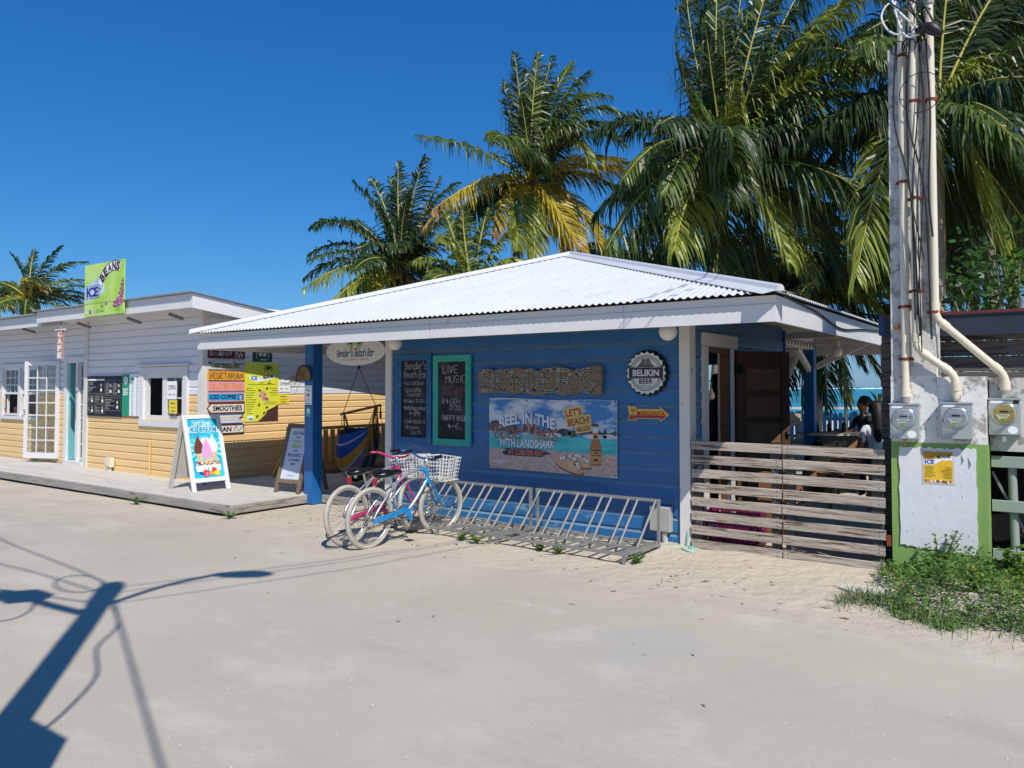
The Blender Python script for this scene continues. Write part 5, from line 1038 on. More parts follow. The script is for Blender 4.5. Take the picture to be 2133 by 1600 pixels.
for i in range(14): a.ell(-.095 + .0145 * i, .027 + rs.uniform(-.004, .006), .009, .011, .0032 + .0001 * i, rs.choice((5, 6, 7, 1)), 8)
a.build('print', [pm('flyer_yellow', '#e0ae1f', '#ecc234', 6), PRINTW, M('flyer_blue', '#3a5fb0', .5), M('flyer_ochre', '#b8892c', .5), INK, M('food_red', '#b5523a', .5), M('food_tan', '#d59a52', .5), M('food_plum', '#7c4a5e', .5)], t)
t = thing('utility_pole', 'square whitewashed concrete utility pole carrying three pipes', 'pole', (1.97, 0, 1.8)); pb = B(); n_ = 12; vs = []
for i in range(n_ + 1):
    z = 3.0 * i / n_; k = .008 * i / n_; vs += [(0 + k, -.046, z), (.36 - k, -.046, z), (.36 - k, .26, z), (k, .26, z)]
pb.add(vs, [[4 * i + j, 4 * i + (j + 1) % 4, 4 * i + 4 + (j + 1) % 4, 4 * i + 4 + j] for i in range(n_) for j in range(4)] + [[4 * n_ + j for j in range(4)]]).build('shaft', CONC, t); B().tube([(.05, -.05, .44), (.06, -.09, .44)], .022, 8).build('bolt', RUST, t)
def conduit(label, pts, clamps, elbow=True):
    t = thing('conduit_pipe', label, 'pipe', (0, 0, 0), 0, 'PVC conduits on the pole'); P = [Vector(p) for p in pts]
    path = [P[0]]
    for i in range(1, len(P) - 1):
        a_, b_ = (P[i - 1] - P[i]).normalized(), (P[i + 1] - P[i]).normalized(); path += [P[i] + a_ * .06, P[i] + a_ * .03 + b_ * .008, P[i] + b_ * .03 + a_ * .008, P[i] + b_ * .06]
    path.append(P[-1]); B().tube(path, .033, 14).build('pipe', PVC, t)
    for i in range(1, len(P) - 1):
        for e in (P[i - 1], P[i + 1]): d_ = (e - P[i]).normalized(); B().tube([P[i] + d_ * .06, P[i] + d_ * .13], .039, 14).build('coupling', PVC, t)
    e = P[-1]; B().tube([e + UP * .12, e + UP * .05], .040, 14).build('coupling', PVC, t); B().tube([e + UP * .05, e], .036, 14).build('hub', M('zinc_hub', '#a8a39a', .5, metal=.4), t)
    for x, y_, z in clamps: B().tube([(x, y_, z - .012), (x, y_, z + .012)], .038, 14).box(x - .062, x + .062, y_ + .02, y_ + .05, z - .012, z + .012).build('clamp', RUST, t)
    B().lathe(P[0], (0, 0, 1), [(.033, -.001), (.044, .01), (.04, .05), (.02, .07), (0, .075)], 14).build('weather_head', M('grey_weather_head', '#9b9b99', .5), t)
    return t
yp = -.085
conduit('leftmost PVC pipe running straight down to the first meter', [(2.10, yp, 5.06), (2.09, yp, 1.56)], [(2.095, yp, z) for z in (3.55, 2.42, 1.95, 4.7)])
conduit('middle PVC pipe bending right to the second meter', [(2.195, yp - .05, 5.16), (2.19, yp - .05, 2.04), (2.485, yp - .03, 1.80), (2.485, yp, 1.58)], [(2.195, yp - .05, z) for z in (4.25, 3.38, 2.55)])
conduit('right PVC pipe bending to the meter beyond the pillar', [(2.325, yp, 5.10), (2.335, yp, 2.31), (2.835, .13, 1.80), (2.835, .13, 1.63)], [(2.33, yp, z) for z in (4.25, 2.36)])
MET = M('meter_box_grey', '#a7adad', .4, metal=.2, var=.05, wear=('#8b8f8d', .72, 8)); MFACE = M('meter_face', '#b9bec0', .5); LCD = M('meter_lcd', '#3b3a3a', .3)
DOME = bpy.data.materials.new('meter_dome'); DOME.use_nodes = True; _p = DOME.node_tree.nodes['Principled BSDF']; _p.inputs['Transmission Weight'].default_value = 1; _p.inputs['Roughness'].default_value = .04; _p.inputs['IOR'].default_value = 1.2
DOMEY = DOME.copy(); DOMEY.name = 'yellowed_meter_dome'; DOMEY.node_tree.nodes['Principled BSDF'].inputs['Base Color'].default_value = (.88, .80, .55, 1)
def meter(label, loc, dome, facec, stick):
    t = thing('electric_meter', label, 'electric meter', loc, 0, 'electric meters'); B().box(-.115, .115, -.10, 0, 0, .315, c=.006).box(-.122, .122, -.108, 0, .305, .318).build('box', MET, t); cz = .185
    B().ring((0, -.105, cz), (0, 1, 0), .088, .009, 40, 8).build('ring', CHROME, t); f = B().lathe((0, -.101, cz), (0, -1, 0), [(.085, 0), (.085, .012), (.075, .02), (0, .02)], 32, 0).build('face', facec, t)
    a = B().rect(-.032, .030, cz + .010, cz + .026, .1215, 0).ell(.046, cz + .016, .005, .005, .1215, 0, 8).rect(-.06, .055, cz + .001, cz + .003, .1215, 2).flat([(-.058, cz - .005), (.045, cz - .005), (.0, cz - .062), (-.025, cz - .060)], .1215, 1).flat([(-.028, cz - .040), (.016, cz - .040), (.0, cz - .062), (-.025, cz - .060)], .1220, 2).rect(-.04, .02, cz - .018, cz - .014, .1222, 0).rect(-.035, .03, cz - .028, cz - .025, .1222, 0); a.build('dial_print', [LCD, PRINTW, M('meter_green', '#6da33a', .5)], f)
    B().lathe((0, -.105, cz), (0, -1, 0), [(.082, 0), (.080, .05), (.074, .068), (.060, .078), (.045, .080), (0, .080)], 32).build('glass_cover', dome, t)
    B().box(-.02, .02, -.07, -.04, -.012, 0).build('hasp', STEEL, t); b = B(); b.rect(-.10, -.01, .275, .298, .1015, 0)
    if stick: b.ell(.06, .045, .037, .033, .1015, 0, 18)
    b.build('sticker', PRINTW, t); return t
m1 = meter('left electric meter with white sticker and orange seal', (2.085, -.052, 1.235), DOME, MFACE, True); B().tube([(-.005, -.055, -.012), (-.005, -.055, -.06)], .008, 6).build('seal', M('orange_seal', '#d98a2c', .5), m1)
m2 = meter('middle electric meter above the yellow flyer', (2.49, -.052, 1.25), DOME, MFACE, False)
m3 = meter('right electric meter with yellowed glass on dirty wall', (2.825, .195, 1.285), DOMEY, M('yellowed_face', '#b3a67a', .5), True); B().box(-.02, .01, -.06, -.045, -.06, -.012).build('padlock', CHROME, m3); b = B(); b.rect(.065, .105, .27, .30, .1015, 0); b.build('black_label', INK, m3)
# cables on the pole
t = thing('service_cables', 'black and white service cables tangled at the pole top', 'cables', (2.2, 0, 4.8)); rs = random.Random(23); KB = M('cable_black', '#141414', .5); KW = M('cable_white', '#c9cbcc', .4)
for k in range(7):
    z1_ = rs.uniform(-2.9, -1.7); xa, xb = rs.uniform(-.14, .12), rs.uniform(-.05, .16); B().tube(arc([(xa, -.17, rs.uniform(-.05, .2)), (xa + rs.uniform(-.05, .08), -.19, -.7), ((xa + xb) / 2 + rs.uniform(-.05, .05), -.20, -1.4), (xb, -.18, z1_)], 8), rs.choice((.005, .006, .008)), 6).build('hanging_cable', KB, t)
for c_, ang in (((-.1, -.12, .30), 0), ((0, -.17, .40), .4), ((.12, -.12, .34), .8)):
    for j in range(2):
        B().tube(arc([c_, (c_[0] - .08 + .05 * j, c_[1] - .06, c_[2] + .07), (c_[0] - .14 + .12 * j, c_[1] - .10, c_[2] - .06), (c_[0] - .04 + .1 * j, c_[1] - .12, c_[2] - .24 - .05 * j), (.10, -.20, .02)], 7), .009, 6).build('loop', KW if (j + c_[0] * 10) < .8 else KB, t)
B().tube(arc([(.04, -.20, .03), (.12, -.21, .06), (.20, -.21, .0), (.24, -.20, -.03)], 4), [.03, .045, .05, .05, .045, .05, .055, .05, .045, .04, .035, .03, .02], 8).build('splice_bundle', KB, t)
B().ring((.06, -.19, -.50), (.1, 1, .15), .17, .004, 40, 5, 0).build('wire_ring', KB, t)
for x in (-.12, -.03): B().ring((x, -.16, -.05), (.3, 1, .3), .06, .005, 20, 5).build('wire_ring', KB, t)
# ------------------------------------------------------------------ right edge: lintel wall, rail fence, shed
t = thing('lintel_wall', 'dirty whitewashed concrete wall stub behind the pillar', 'wall', (2.71, .2, 1.14)); B().box(0, 1.4, 0, .14, 0, .64).build('block', M('dirty_concrete', '#c2c0bb', .85, var=.1, bump=.3, wear=[('#77736e', .56, 4), ('#3f3c39', .66, 7)]), t); B().box(.55, .70, .01, .13, -1.2, 0).build('leg', CONC, t)
t = thing('rail_fence', 'pale green three rail fence beside the pillar', 'fence', (2.715, .22, 0)); PG = M('pale_green_paint', '#8f9a91', .6, var=.06)
for z in (.185, .61, .995): B().box(0, 1.5, 0, .03, z, z + .10, c=.004).build('rail', PG, t)
B().tube([(.17, .07, -.05), (.15, .07, 1.0)], .034, 12).build('pipe_post', PG, t); B().bar((-.0, .09, .95), (.30, .10, .30), .02, .02).build('brace', STEEL, t)
t = thing('dark_gap_screen', 'black cloth standing in for the dark gap behind the rail fence', 'screen', (2.6, .45, 0)); vs = []  # black sheet added to stand in for the shaded gap behind the rails
for i in range(31): vs += [(i * .06, .02 * math.sin(i * .8), -.05), (i * .06, .02 * math.sin(i * .8 + .5), 1.75)]
B().add(vs, [[2 * i, 2 * i + 2, 2 * i + 3, 2 * i + 1] for i in range(30)], 0, True).build('dark_gap_sheet', CLOTHK, t)
shed = thing('neighbour_shed', 'weathered plank shed with dark blue eave at right edge', 'building', (1.79, .5, 0)); z = 0
while z < 2.15: B().box(0, 2.9, 0, .03, 0, .135, c=.004).build('plank', GREYDARK, shed, (rnd.uniform(-.006, .006), rnd.uniform(-.004, .004), z)); z += .142
B().box(0, .08, .035, .12, 0, 2.2).build('post', GREYDARK, shed); B().box(0, .05, .12, 2.4, 0, 2.2).build('side_wall', GREYDARK, shed)
NAVY = M('navy_eave_paint', '#202838', .6, var=.15); B().box(.06, 3.2, -.16, -.13, 2.17, 2.36).build('fascia', NAVY, shed); B().box(.03, 3.2, -.18, 2.5, 2.365, 2.39).build('roof', M('red_tin_edge', '#5e2526', .5, var=.15), shed); B().box(.0, .05, -.10, -.02, 2.2, 2.40).build('eave_end', M('blue_eave_end', '#23407c', .5), shed)
t = thing('drain_pipe', 'grey elbow drain pipe on the shed roof', 'pipe', (2.96, .7, 2.39)); B().tube(arc([(.35, .02, .10), (.05, 0, .10), (0, 0, .085), (-.01, 0, .03), (-.01, 0, -.0)], 4), .035, 12).build('pipe', M('grey_pvc', '#8d9499', .4), t)
# ------------------------------------------------------------------ ground plants
LEAF1 = M('weed_leaf', (.075, .165, .026), .55, var=.45, scale=1.4, translucent=.25); LEAF2 = M('weed_leaf_light', (.17, .29, .045), .5, var=.3, scale=2, translucent=.3); GRASS = M('dry_grass', (.12, .17, .05), .7, var=.4, scale=2)
b = B(); rs = random.Random(41)
def inside(x, y): 
    lo = -1.42 - .12 * (x - 1.9) + .14 * math.sin(x * 7) + .05 * math.sin(x * 19); return y > lo and y < -.07 and x > 1.94 + .12 * math.sin(y * 5) + (.08 if y > -.55 else 0)
k = 0
while k < 9500:
    x, y = rs.uniform(1.4, 4.3), rs.uniform(-1.75, .0)
    if not inside(x, y): continue
    if 1.72 < x < 2.12 and -.98 < y < -.68: continue
    k += 1; lo = -1.42 - .12 * (x - 1.9); e = min(1, max(0, (y - lo) / .45)); hgt = (.02 + .34 * e * (.65 + .35 * math.sin(x * 5 + 1)) * (.75 if x > 2.75 else 1)) * rs.uniform(.1, 1.0) ** .7; z = gz(x, y) + hgt; a = rs.uniform(0, 6.28); s_ = rs.uniform(.016, .042); tl = rs.uniform(-.5, .9)
    d_ = Vector((math.cos(a), math.sin(a), tl)); w_ = Vector((-math.sin(a), math.cos(a), rs.uniform(-.3, .3))) * s_ * .42; p = Vector((x, y, z)); b.add([p, p + d_ * s_ * .5 + w_, p + d_ * s_, p + d_ * s_ * .5 - w_], [[0, 1, 2, 3]], 0 if rs.random() < .72 else 1)
for i in range(2600):                                                  # blades along the edge
    x = 1.78 + 2.5 * rs.random() ** 1.1; y = -1.42 - .12 * (x - 1.9) + .14 * math.sin(x * 7) + rs.gauss(.16, .16)
    if rs.random() < .22: y = rs.uniform(-1.2, -.1); x = max(x, 1.9)
    if 1.72 < x < 2.12 and -.98 < y < -.68: continue
    z = gz(x, y); l = rs.uniform(.04, .15); a = rs.uniform(0, 6.28); d_ = Vector((math.cos(a) * .55, math.sin(a) * .55, 1)) * l; w_ = Vector((-math.sin(a), math.cos(a), 0)) * .0022; p = Vector((x, y, z)); q = p + d_ * .6; e_ = p + d_ + Vector((math.cos(a), math.sin(a), -.5)) * l * .3
    b.add([p - w_, p + w_, q + w_, q - w_, e_], [[0, 1, 2, 3], [3, 2, 4]], 2 if rs.random() < .45 else 0)
tag(b.build('ground_cover', [LEAF1, LEAF2, GRASS]), 'low green weeds and grass spreading below the meter pillar', 'weeds', kind='stuff')
def shrub(name, label, loc, n_, hgt, spread, leaf, mat, seed, cat='plant', group=None):
    t = thing(name, label, cat, loc, 0, group); rs = random.Random(seed); st, lf = B(), B()
    for i in range(n_):
        a = rs.uniform(0, 6.28); r = rs.uniform(.1, 1) * spread; h_ = hgt * rs.uniform(.5, 1); P = arc([(0, 0, 0), (r * .35 * math.cos(a), r * .35 * math.sin(a), h_ * .55), (r * math.cos(a), r * math.sin(a), h_)], 5); st.tube(P, .004 if hgt < .8 else .008, 4)
        for p in P[2:]:
            for j in range(3):
                q = rs.uniform(0, 6.28); d_ = Vector((math.cos(q), math.sin(q), rs.uniform(-.2, .7))).normalized() * leaf * rs.uniform(.6, 1.2); w_ = d_.cross(UP).normalized() * d_.length * .28; p = Vector(p); m_ = p + d_ * .5 + UP * .004; lf.add([p, m_ + w_, p + d_, m_ - w_], [[0, 1, 2, 3]], rs.randrange(len(mat)))
    st.build('stems', M('green_stem', (.08, .16, .03), .6), t); lf.build('leaves', mat, t); return t
shrub('tall_weed', 'tall leggy weed growing up the green pillar front', (2.36, -.25, 0), 9, .48, .20, .055, [LEAF1, LEAF2], 1)
shrub('tall_weed', 'light yellow green weed at the right foot of the pillar', (2.62, -.35, 0), 8, .30, .16, .07, [LEAF2, M('weed_yellow', (.28, .30, .03), .5)], 2)
shrub('broadleaf_plant', 'young plant with broad green leaves by the rail fence', (2.93, -.05, 0), 5, .36, .18, .11, [LEAF2], 3)
for i, (x, y_, lb, s_) in enumerate(((-2.16, -1.17, 'small weed tuft before the left bike rack middle', 1), (-1.92, -1.20, 'small weed tuft where the two bike racks meet', 1.2), (-1.20, -1.05, 'grey green weed under the right bike rack middle', 1), (-.93, -1.12, 'low weed by the right rack centre foot', 1.1), (-.12, -1.02, 'bright weed tuft by the rack foot nearest the gate', 1), (-8.2, -1.56, 'weed tuft growing along the boardwalk edge at left', 1.3), (-5.88, -1.52, 'weed tuft at the boardwalk corner', 1.2))):
    shrub('weed_tuft', lb, (x, y_, gz(x, y_)), 8, .085 * s_, .13 * s_, .032, [LEAF1, LEAF2], 60 + i, 'weed', 'weed tufts in the sand')
t = thing('wooden_stake', 'short grey wooden stake standing in the weeds', 'stake', (2.68, -1.17, 0)); B().box(-.026, .026, -.022, .022, -.1, .19, c=.003).build('stake', M('stake_wood', '#b5ab9d', .85, var=.25, scale=9, stretch=(5, 5, .6), bump=.4), t)
b = B(); P = [(1.68, -.90), (1.80, -1.0), (2.02, -.98), (2.12, -.86), (2.06, -.72), (1.74, -.74)]; n_ = 6; b.add([(x, y, -.03) for x, y in P] + [(x, y, .035) for x, y in P], [[i, (i + 1) % n_, (i + 1) % n_ + n_, i + n_] for i in range(n_)] + [[i + n_ for i in range(n_)]])
tag(b.build('broken_slab', M('slab_concrete', '#c9c4ba', .9, var=.12, bump=.4)), 'broken flat concrete slab lying beside the weeds', 'slab')
t = thing('stone', 'reddish stone in the weeds right of the pillar', 'stone', (2.80, -.28, .10)); B().lathe((0, 0, 0), (0, 0, 1), [(.05, -.05), (.06, 0), (.045, .03), (0, .045)], 9).build('rock', M('red_stone', '#a87a62', .9, var=.2), t)
# ------------------------------------------------------------------ street pole behind the camera: its shadow lies on the road
def up_sun(g, z): return Vector((g[0] + SUN_AZ.x * z / math.tan(SUN_EL), g[1] + SUN_AZ.y * z / math.tan(SUN_EL), z))
PB = Vector((.836, -7.467, 0)); HT = 5.75
t = thing('street_lamp_pole', 'concrete street lamp pole whose shadow falls across the road', 'lamp pole', PB)
B().box(-.065, .065, -.065, .065, -.1, HT - .25).lathe((0, 0, HT - .25), (0, 0, 1), [(.10, -.45), (.11, 0), (.105, .15), (.07, .25), (0, .27)], 12).build('shaft', CONC, t); B().box(-.09, .40, -.10, .1, -.1, 2.6).build('base_block', CONCW, t)
t_pole = t
lp = up_sun((-2.75, -3.40), 6.1) - PB; l0 = up_sun((-3.02, -3.62), 5.95) - PB; arm = B().tube(arc([(.05, .05, HT - .75), (l0.x * .55, l0.y * .55, HT - .15), (l0.x, l0.y, l0.z)], 8), .035, 8).build('arm', STEEL, t); dl = (lp - l0).normalized()
B().tube([l0, l0 + dl * .12, l0 + dl * .3, l0 + dl * .5, l0 + dl * .62], [.05, .085, .11, .10, .04], 10).build('lamp_head', MET, t)
cab = up_sun((-3.65, -4.95), 4.6) - PB
B().tube([(0, 0, 4.7), cab * .6 + Vector((0, 0, 1.85)), cab], .05, 6).build('crossarm', STEEL, t); B().tube([cab + Vector((-.25, -.1, 0)), cab, cab + Vector((.2, .1, .0))], [.05, .17, .08], 8).build('splice_case', KB, t)
for r_, o in ((.35, (-.35, -.25, .0)), (.28, (.1, .35, .2)), (.42, (-.1, -.1, -.25))): B().ring(cab + Vector(o), (.4, .5, .7), r_, .012, 30, 5).build('slack_coil', KB, t)
rs = random.Random(77)
for i, (q, hz, lb) in enumerate((((2.16, -.12, 5.05), 5.5, 'overhead wire ending at the leftmost pipe'), ((2.22, -.16, 5.14), 5.3, 'overhead wire ending at the middle pipe'), ((2.34, -.12, 5.05), 4.9, 'overhead wire ending at the right pipe'))):
    p = PB + Vector((0, .15, hz)); q = Vector(q); pts = [p.lerp(q, j / 14) - UP * (.35 * math.sin(math.pi * j / 14)) for j in range(15)]; tag(B().tube(pts, .007, 6).build('overhead_wire', KB), lb, 'wire', 'overhead wires')
for i, (dx, dy) in enumerate(((-9, 1.5), (-9, .4), (-8, -1.8))):
    p = PB + Vector((0, 0, HT - .1 - .3 * i)); q = PB + Vector((dx * 2, dy * 2, HT + .2)); tag(B().tube([p.lerp(q, j / 14) - UP * (.6 * math.sin(math.pi * j / 14)) for j in range(15)], .012, 6).build('overhead_wire', KB), ('highest', 'middle', 'lowest')[i] + ' overhead wire leading left from the street lamp pole', 'wire', 'overhead wires')
p = PB + Vector((.1, 0, HT - .4)); q = Vector((9.5, -10.6, 3.4)); tag(B().tube([p.lerp(q, j / 14) - UP * (.25 * math.sin(math.pi * j / 14)) for j in range(15)], .013, 6).build('overhead_wire', KB), 'thick service cable passing over the road behind the camera', 'wire', 'overhead wires')
B().tube(arc([(.12, .05, 5.0), (.26, .10, 4.5), (.24, .06, 4.0), (.34, .10, 3.5), (.30, .08, 3.0), (.22, .04, 2.55)], 6), .011, 6).build('slack_cable', KB, t_pole)
# dry leaves and bits of palm litter blown against the buildings
b = B(); rs = random.Random(91)
for i in range(150):
    x, y = rs.uniform(-5.8, 2.2), -1.15 - abs(rs.gauss(0, .45)) + (.7 if rs.random() < .35 else 0)
    if rs.random() < .15: x, y = rs.uniform(-9, 3), rs.uniform(-4.0, -1.3)
    if x < -5.9 and y > -1.55: continue
    if y > -.12: continue
    z = gz(x, y) + .006; a = rs.uniform(0, 6.28); l = rs.uniform(.012, .045); d_ = Vector((math.cos(a), math.sin(a), rs.uniform(0, .15))) * l; w_ = Vector((-math.sin(a), math.cos(a), rs.uniform(-.1, .3))) * l * rs.uniform(.12, .35); p = Vector((x, y, z)); b.add([p - d_, p + w_ + UP * .003, p + d_, p - w_], [[0, 1, 2, 3]], rs.randrange(3))
tag(b.build('leaf_litter', [M('litter_brown', '#7a5a3c', .9), M('litter_tan', '#a88a62', .9), M('litter_grey', '#8b857b', .9)]), 'scattered dry leaf scraps on the sand', 'litter', kind='stuff')
# ------------------------------------------------------------------ palms
def leafmat(n_, c, v=.35): return M(n_, c, .38, var=v, scale=1.5, translucent=.32, spec=.45)
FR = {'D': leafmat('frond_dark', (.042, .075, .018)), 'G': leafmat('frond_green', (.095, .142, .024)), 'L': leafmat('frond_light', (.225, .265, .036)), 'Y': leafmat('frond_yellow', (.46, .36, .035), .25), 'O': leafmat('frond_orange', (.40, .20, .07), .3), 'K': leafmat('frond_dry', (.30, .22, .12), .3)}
RACH = M('frond_stalk', (.42, .37, .06), .45, var=.2); TRUNK = M('palm_trunk', '#8b8074', .9, var=.25, scale=5, stretch=(1, 1, 6), bump=.6, bscale=9)
WIND = CR * .62 + UP * .10 + CF * .1
def frond(parent, C, Mi, T, rs, col, leaf=.75, n=44, hang=.55):
    C, Mi, T = Vector(C), Vector(Mi), Vector(T); ctrl = Mi * 2 - (C + T) / 2 if False else Mi
    pt = lambda t: C * (1 - t) ** 2 + ctrl * (2 * t * (1 - t)) + T * t * t
    tg = lambda t: ((ctrl - C) * (1 - t) + (T - ctrl) * t).normalized()
    bl = B(); P = [pt(i / 12) for i in range(13)]; bl.tube(P, [.034 * (1 - .85 * i / 12) for i in range(13)], 5, 1, cap=False)
    m2 = 2 if col == 'Y' else 0
    ln = (T - C).length; scale_ = leaf * min(1.2, max(.7, ln / 3.0)); ref0 = (UP + CF * rs.uniform(-.5, .2) + CR * rs.uniform(-.3, .3)).normalized(); wf = rs.uniform(.5, 1.15); vee = rs.uniform(.05, .35); n = int(n * 1.45)
    for i in range(n):
        t = .12 + .88 * ((i + rs.uniform(-.3, .3)) / (n - 1)); t = min(1, t); p = pt(t); d = tg(t); sd = d.cross(ref0)
        if sd.length < .3: sd = d.cross(CF)
        sd.normalize(); nr = sd.cross(d).normalized()
        if nr.z < 0: nr = -nr
        L_ = scale_ * (math.sin(math.pi * min(1, (t * .78 + .17))) ** .7)
        for s_ in (-1, 1):
            if rs.random() < .04: continue
            fw = .30 + .95 * t + rs.uniform(-.14, .14); q = (sd * s_ * (1.0 - .3 * t) + d * fw + nr * (vee + rs.uniform(-.22, .22)) + WIND * rs.uniform(.15, .75) * wf).normalized(); l = L_ * rs.uniform(.75, 1.15); g = hang * rs.uniform(.5, 1.6)
            p1 = p + q * l * .40 - UP * (g * l * .14); p2 = p + q * l * .68 - UP * (g * l * .58) + WIND * l * .10; p3 = p + q * l * .78 - UP * (g * l * 1.15) + WIND * l * .22
            w_ = (d - q * d.dot(q)); w_ = (w_.normalized() if w_.length > .05 else nr) + nr * rs.uniform(-1.1, 1.1); w_ = w_.normalized() * rs.uniform(.0175, .026)
            k = len(bl.v); bl.v += [tuple(p - w_ * .5), tuple(p + w_ * .5), tuple(p1 - w_), tuple(p1 + w_), tuple(p2 - w_ * .7), tuple(p2 + w_ * .7), tuple(p3)]
            bl.f += [[k, k + 1, k + 3, k + 2], [k + 2, k + 3, k + 5, k + 4], [k + 4, k + 5, k + 6]]; mm = m2 if m2 and t > .90 + rs.uniform(-.1, .1) else 0; bl.m += [mm] * 3; bl.s += [False] * 3
    mats = [FR[col], RACH] + ([FR['O']] if m2 else [])
    bl.build('frond', mats, parent)
def palm(label, cx, cy, w, fronds, seed, leaf=.75, n=44, hang=.55, extra=0, extracol='DDG', group='coconut palms behind the bar', foot=None, nuts=True, length=3.2):
    rs = random.Random(seed); C = at(cx, cy, w); base = Vector((C.x, C.y, -.3)) + (CR * rs.uniform(-.6, .3) if foot is None else CR * foot)
    t = thing('palm_tree', label, 'palm tree', base, 0, group); o = Vector(base); Cl = C - o
    B().tube(arc([(0, 0, 0), Cl * .33 + CR * .12, Cl * .7 + CR * .06, Cl], 7), [.15 - .06 * i / 21 for i in range(22)], 12).build('trunk', TRUNK, t)
    for mx_, my_, tx, ty, dz, col in fronds:
        T = at(tx, ty, w + dz) - o; Mi = at(mx_, my_, w + dz * .4) - o; frond(t, Cl, Mi, T, rs, col, leaf, n, hang)
    for i in range(extra):
        a = rs.uniform(0, 6.28); el = rs.uniform(-.5, .9); l = length * rs.uniform(.75, 1.05); dv = Vector((math.cos(a), math.sin(a), 0)); Mi = Cl + dv * l * .5 + UP * (l * .5 * math.sin(el) + l * .14); T = Cl + dv * l * .92 * math.cos(el * .6) + UP * (l * .65 * math.sin(el) - l * .18) + WIND * l * .12
        frond(t, Cl, Mi, T, rs, rs.choice(extracol), leaf, n, hang)
    if nuts:
        for i in range(6): a = i * 1.05; B().lathe(Cl + Vector((math.cos(a) * .2, math.sin(a) * .2, -.28 + .05 * (i % 2))), (0, 0, 1), [(.01, -.14), (.08, -.09), (.105, 0), (.08, .1), (.01, .13)], 10).build('coconut', M('coconut_husk', '#8a6a2a', .6, var=.3), t)
        fb = B()
        for i in range(60): a = rs.uniform(0, 6.28); r = rs.uniform(.05, .22); fb.tube([Cl + Vector((math.cos(a) * r, math.sin(a) * r, rs.uniform(-.3, .1))), Cl + Vector((math.cos(a) * (r + .15), math.sin(a) * (r + .15), rs.uniform(-.6, .2)))], .008, 3)
        fb.build('husk_fibre', M('palm_fibre', '#6e5638', .95, var=.3), t)
    return t
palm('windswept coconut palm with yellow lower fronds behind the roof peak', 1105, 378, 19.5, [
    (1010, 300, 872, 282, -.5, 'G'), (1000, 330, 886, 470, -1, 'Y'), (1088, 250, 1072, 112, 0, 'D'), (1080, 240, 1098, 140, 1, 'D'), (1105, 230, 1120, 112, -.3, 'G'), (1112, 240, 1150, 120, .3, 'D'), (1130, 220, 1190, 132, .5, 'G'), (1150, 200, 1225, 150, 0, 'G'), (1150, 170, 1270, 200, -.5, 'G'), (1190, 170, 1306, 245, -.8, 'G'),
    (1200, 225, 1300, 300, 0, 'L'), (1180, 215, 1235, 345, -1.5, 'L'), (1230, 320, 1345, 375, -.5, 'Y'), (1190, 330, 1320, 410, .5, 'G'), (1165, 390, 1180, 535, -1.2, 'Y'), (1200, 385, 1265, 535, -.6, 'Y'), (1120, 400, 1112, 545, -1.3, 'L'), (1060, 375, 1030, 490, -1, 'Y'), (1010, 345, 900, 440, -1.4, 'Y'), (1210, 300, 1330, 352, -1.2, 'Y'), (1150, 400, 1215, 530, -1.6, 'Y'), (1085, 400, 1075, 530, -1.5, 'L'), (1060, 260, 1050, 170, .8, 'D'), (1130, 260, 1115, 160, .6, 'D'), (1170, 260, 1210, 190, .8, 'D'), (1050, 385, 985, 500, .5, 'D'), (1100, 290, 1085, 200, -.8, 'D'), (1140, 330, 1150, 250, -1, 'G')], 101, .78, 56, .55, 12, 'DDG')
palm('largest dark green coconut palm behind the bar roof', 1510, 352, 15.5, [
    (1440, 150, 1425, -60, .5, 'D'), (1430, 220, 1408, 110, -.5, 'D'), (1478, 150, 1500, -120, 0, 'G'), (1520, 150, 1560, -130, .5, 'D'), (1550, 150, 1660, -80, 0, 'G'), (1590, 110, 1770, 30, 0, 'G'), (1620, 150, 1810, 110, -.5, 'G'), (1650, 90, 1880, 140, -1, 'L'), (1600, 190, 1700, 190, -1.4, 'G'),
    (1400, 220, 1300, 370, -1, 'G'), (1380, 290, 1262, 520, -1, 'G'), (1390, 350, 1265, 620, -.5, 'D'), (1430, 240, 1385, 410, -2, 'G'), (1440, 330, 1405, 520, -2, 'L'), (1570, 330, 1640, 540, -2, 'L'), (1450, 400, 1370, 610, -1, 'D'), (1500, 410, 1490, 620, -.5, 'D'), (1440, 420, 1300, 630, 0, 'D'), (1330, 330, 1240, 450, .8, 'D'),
    (1630, 230, 1730, 400, -2, 'G'), (1660, 260, 1810, 450, -1, 'G'), (1630, 310, 1690, 580, -1, 'G'), (1690, 230, 1870, 230, 0, 'D'), (1640, 360, 1770, 580, 0, 'D'), (1560, 420, 1590, 620, .3, 'D'), (1490, 220, 1470, 60, -1, 'D'), (1540, 240, 1590, 100, -1, 'D'), (1460, 280, 1440, 200, -1.5, 'G'), (1560, 260, 1650, 260, -1.5, 'D'), (1440, 110, 1490, -20, .8, 'D'), (1500, 300, 1530, 170, -1.6, 'L'), (1520, 260, 1505, 40, -.6, 'D'), (1470, 120, 1610, -30, .2, 'D'), (1600, 60, 1720, -60, .6, 'D'), (1560, 200, 1680, 110, .8, 'D'), (1440, 300, 1350, 300, .5, 'D'), (1650, 30, 1840, -40, .4, 'G'), (1680, 90, 1880, 40, .2, 'D'), (1620, 20, 1740, -130, .8, 'D'), (1700, 160, 1860, 110, .6, 'D'), (1560, 60, 1640, -140, -.4, 'G'), (1480, 60, 1430, -140, .9, 'D'), (1590, 120, 1790, -20, -.8, 'L')], 102, .92, 64, .7, 20, 'DDDG')
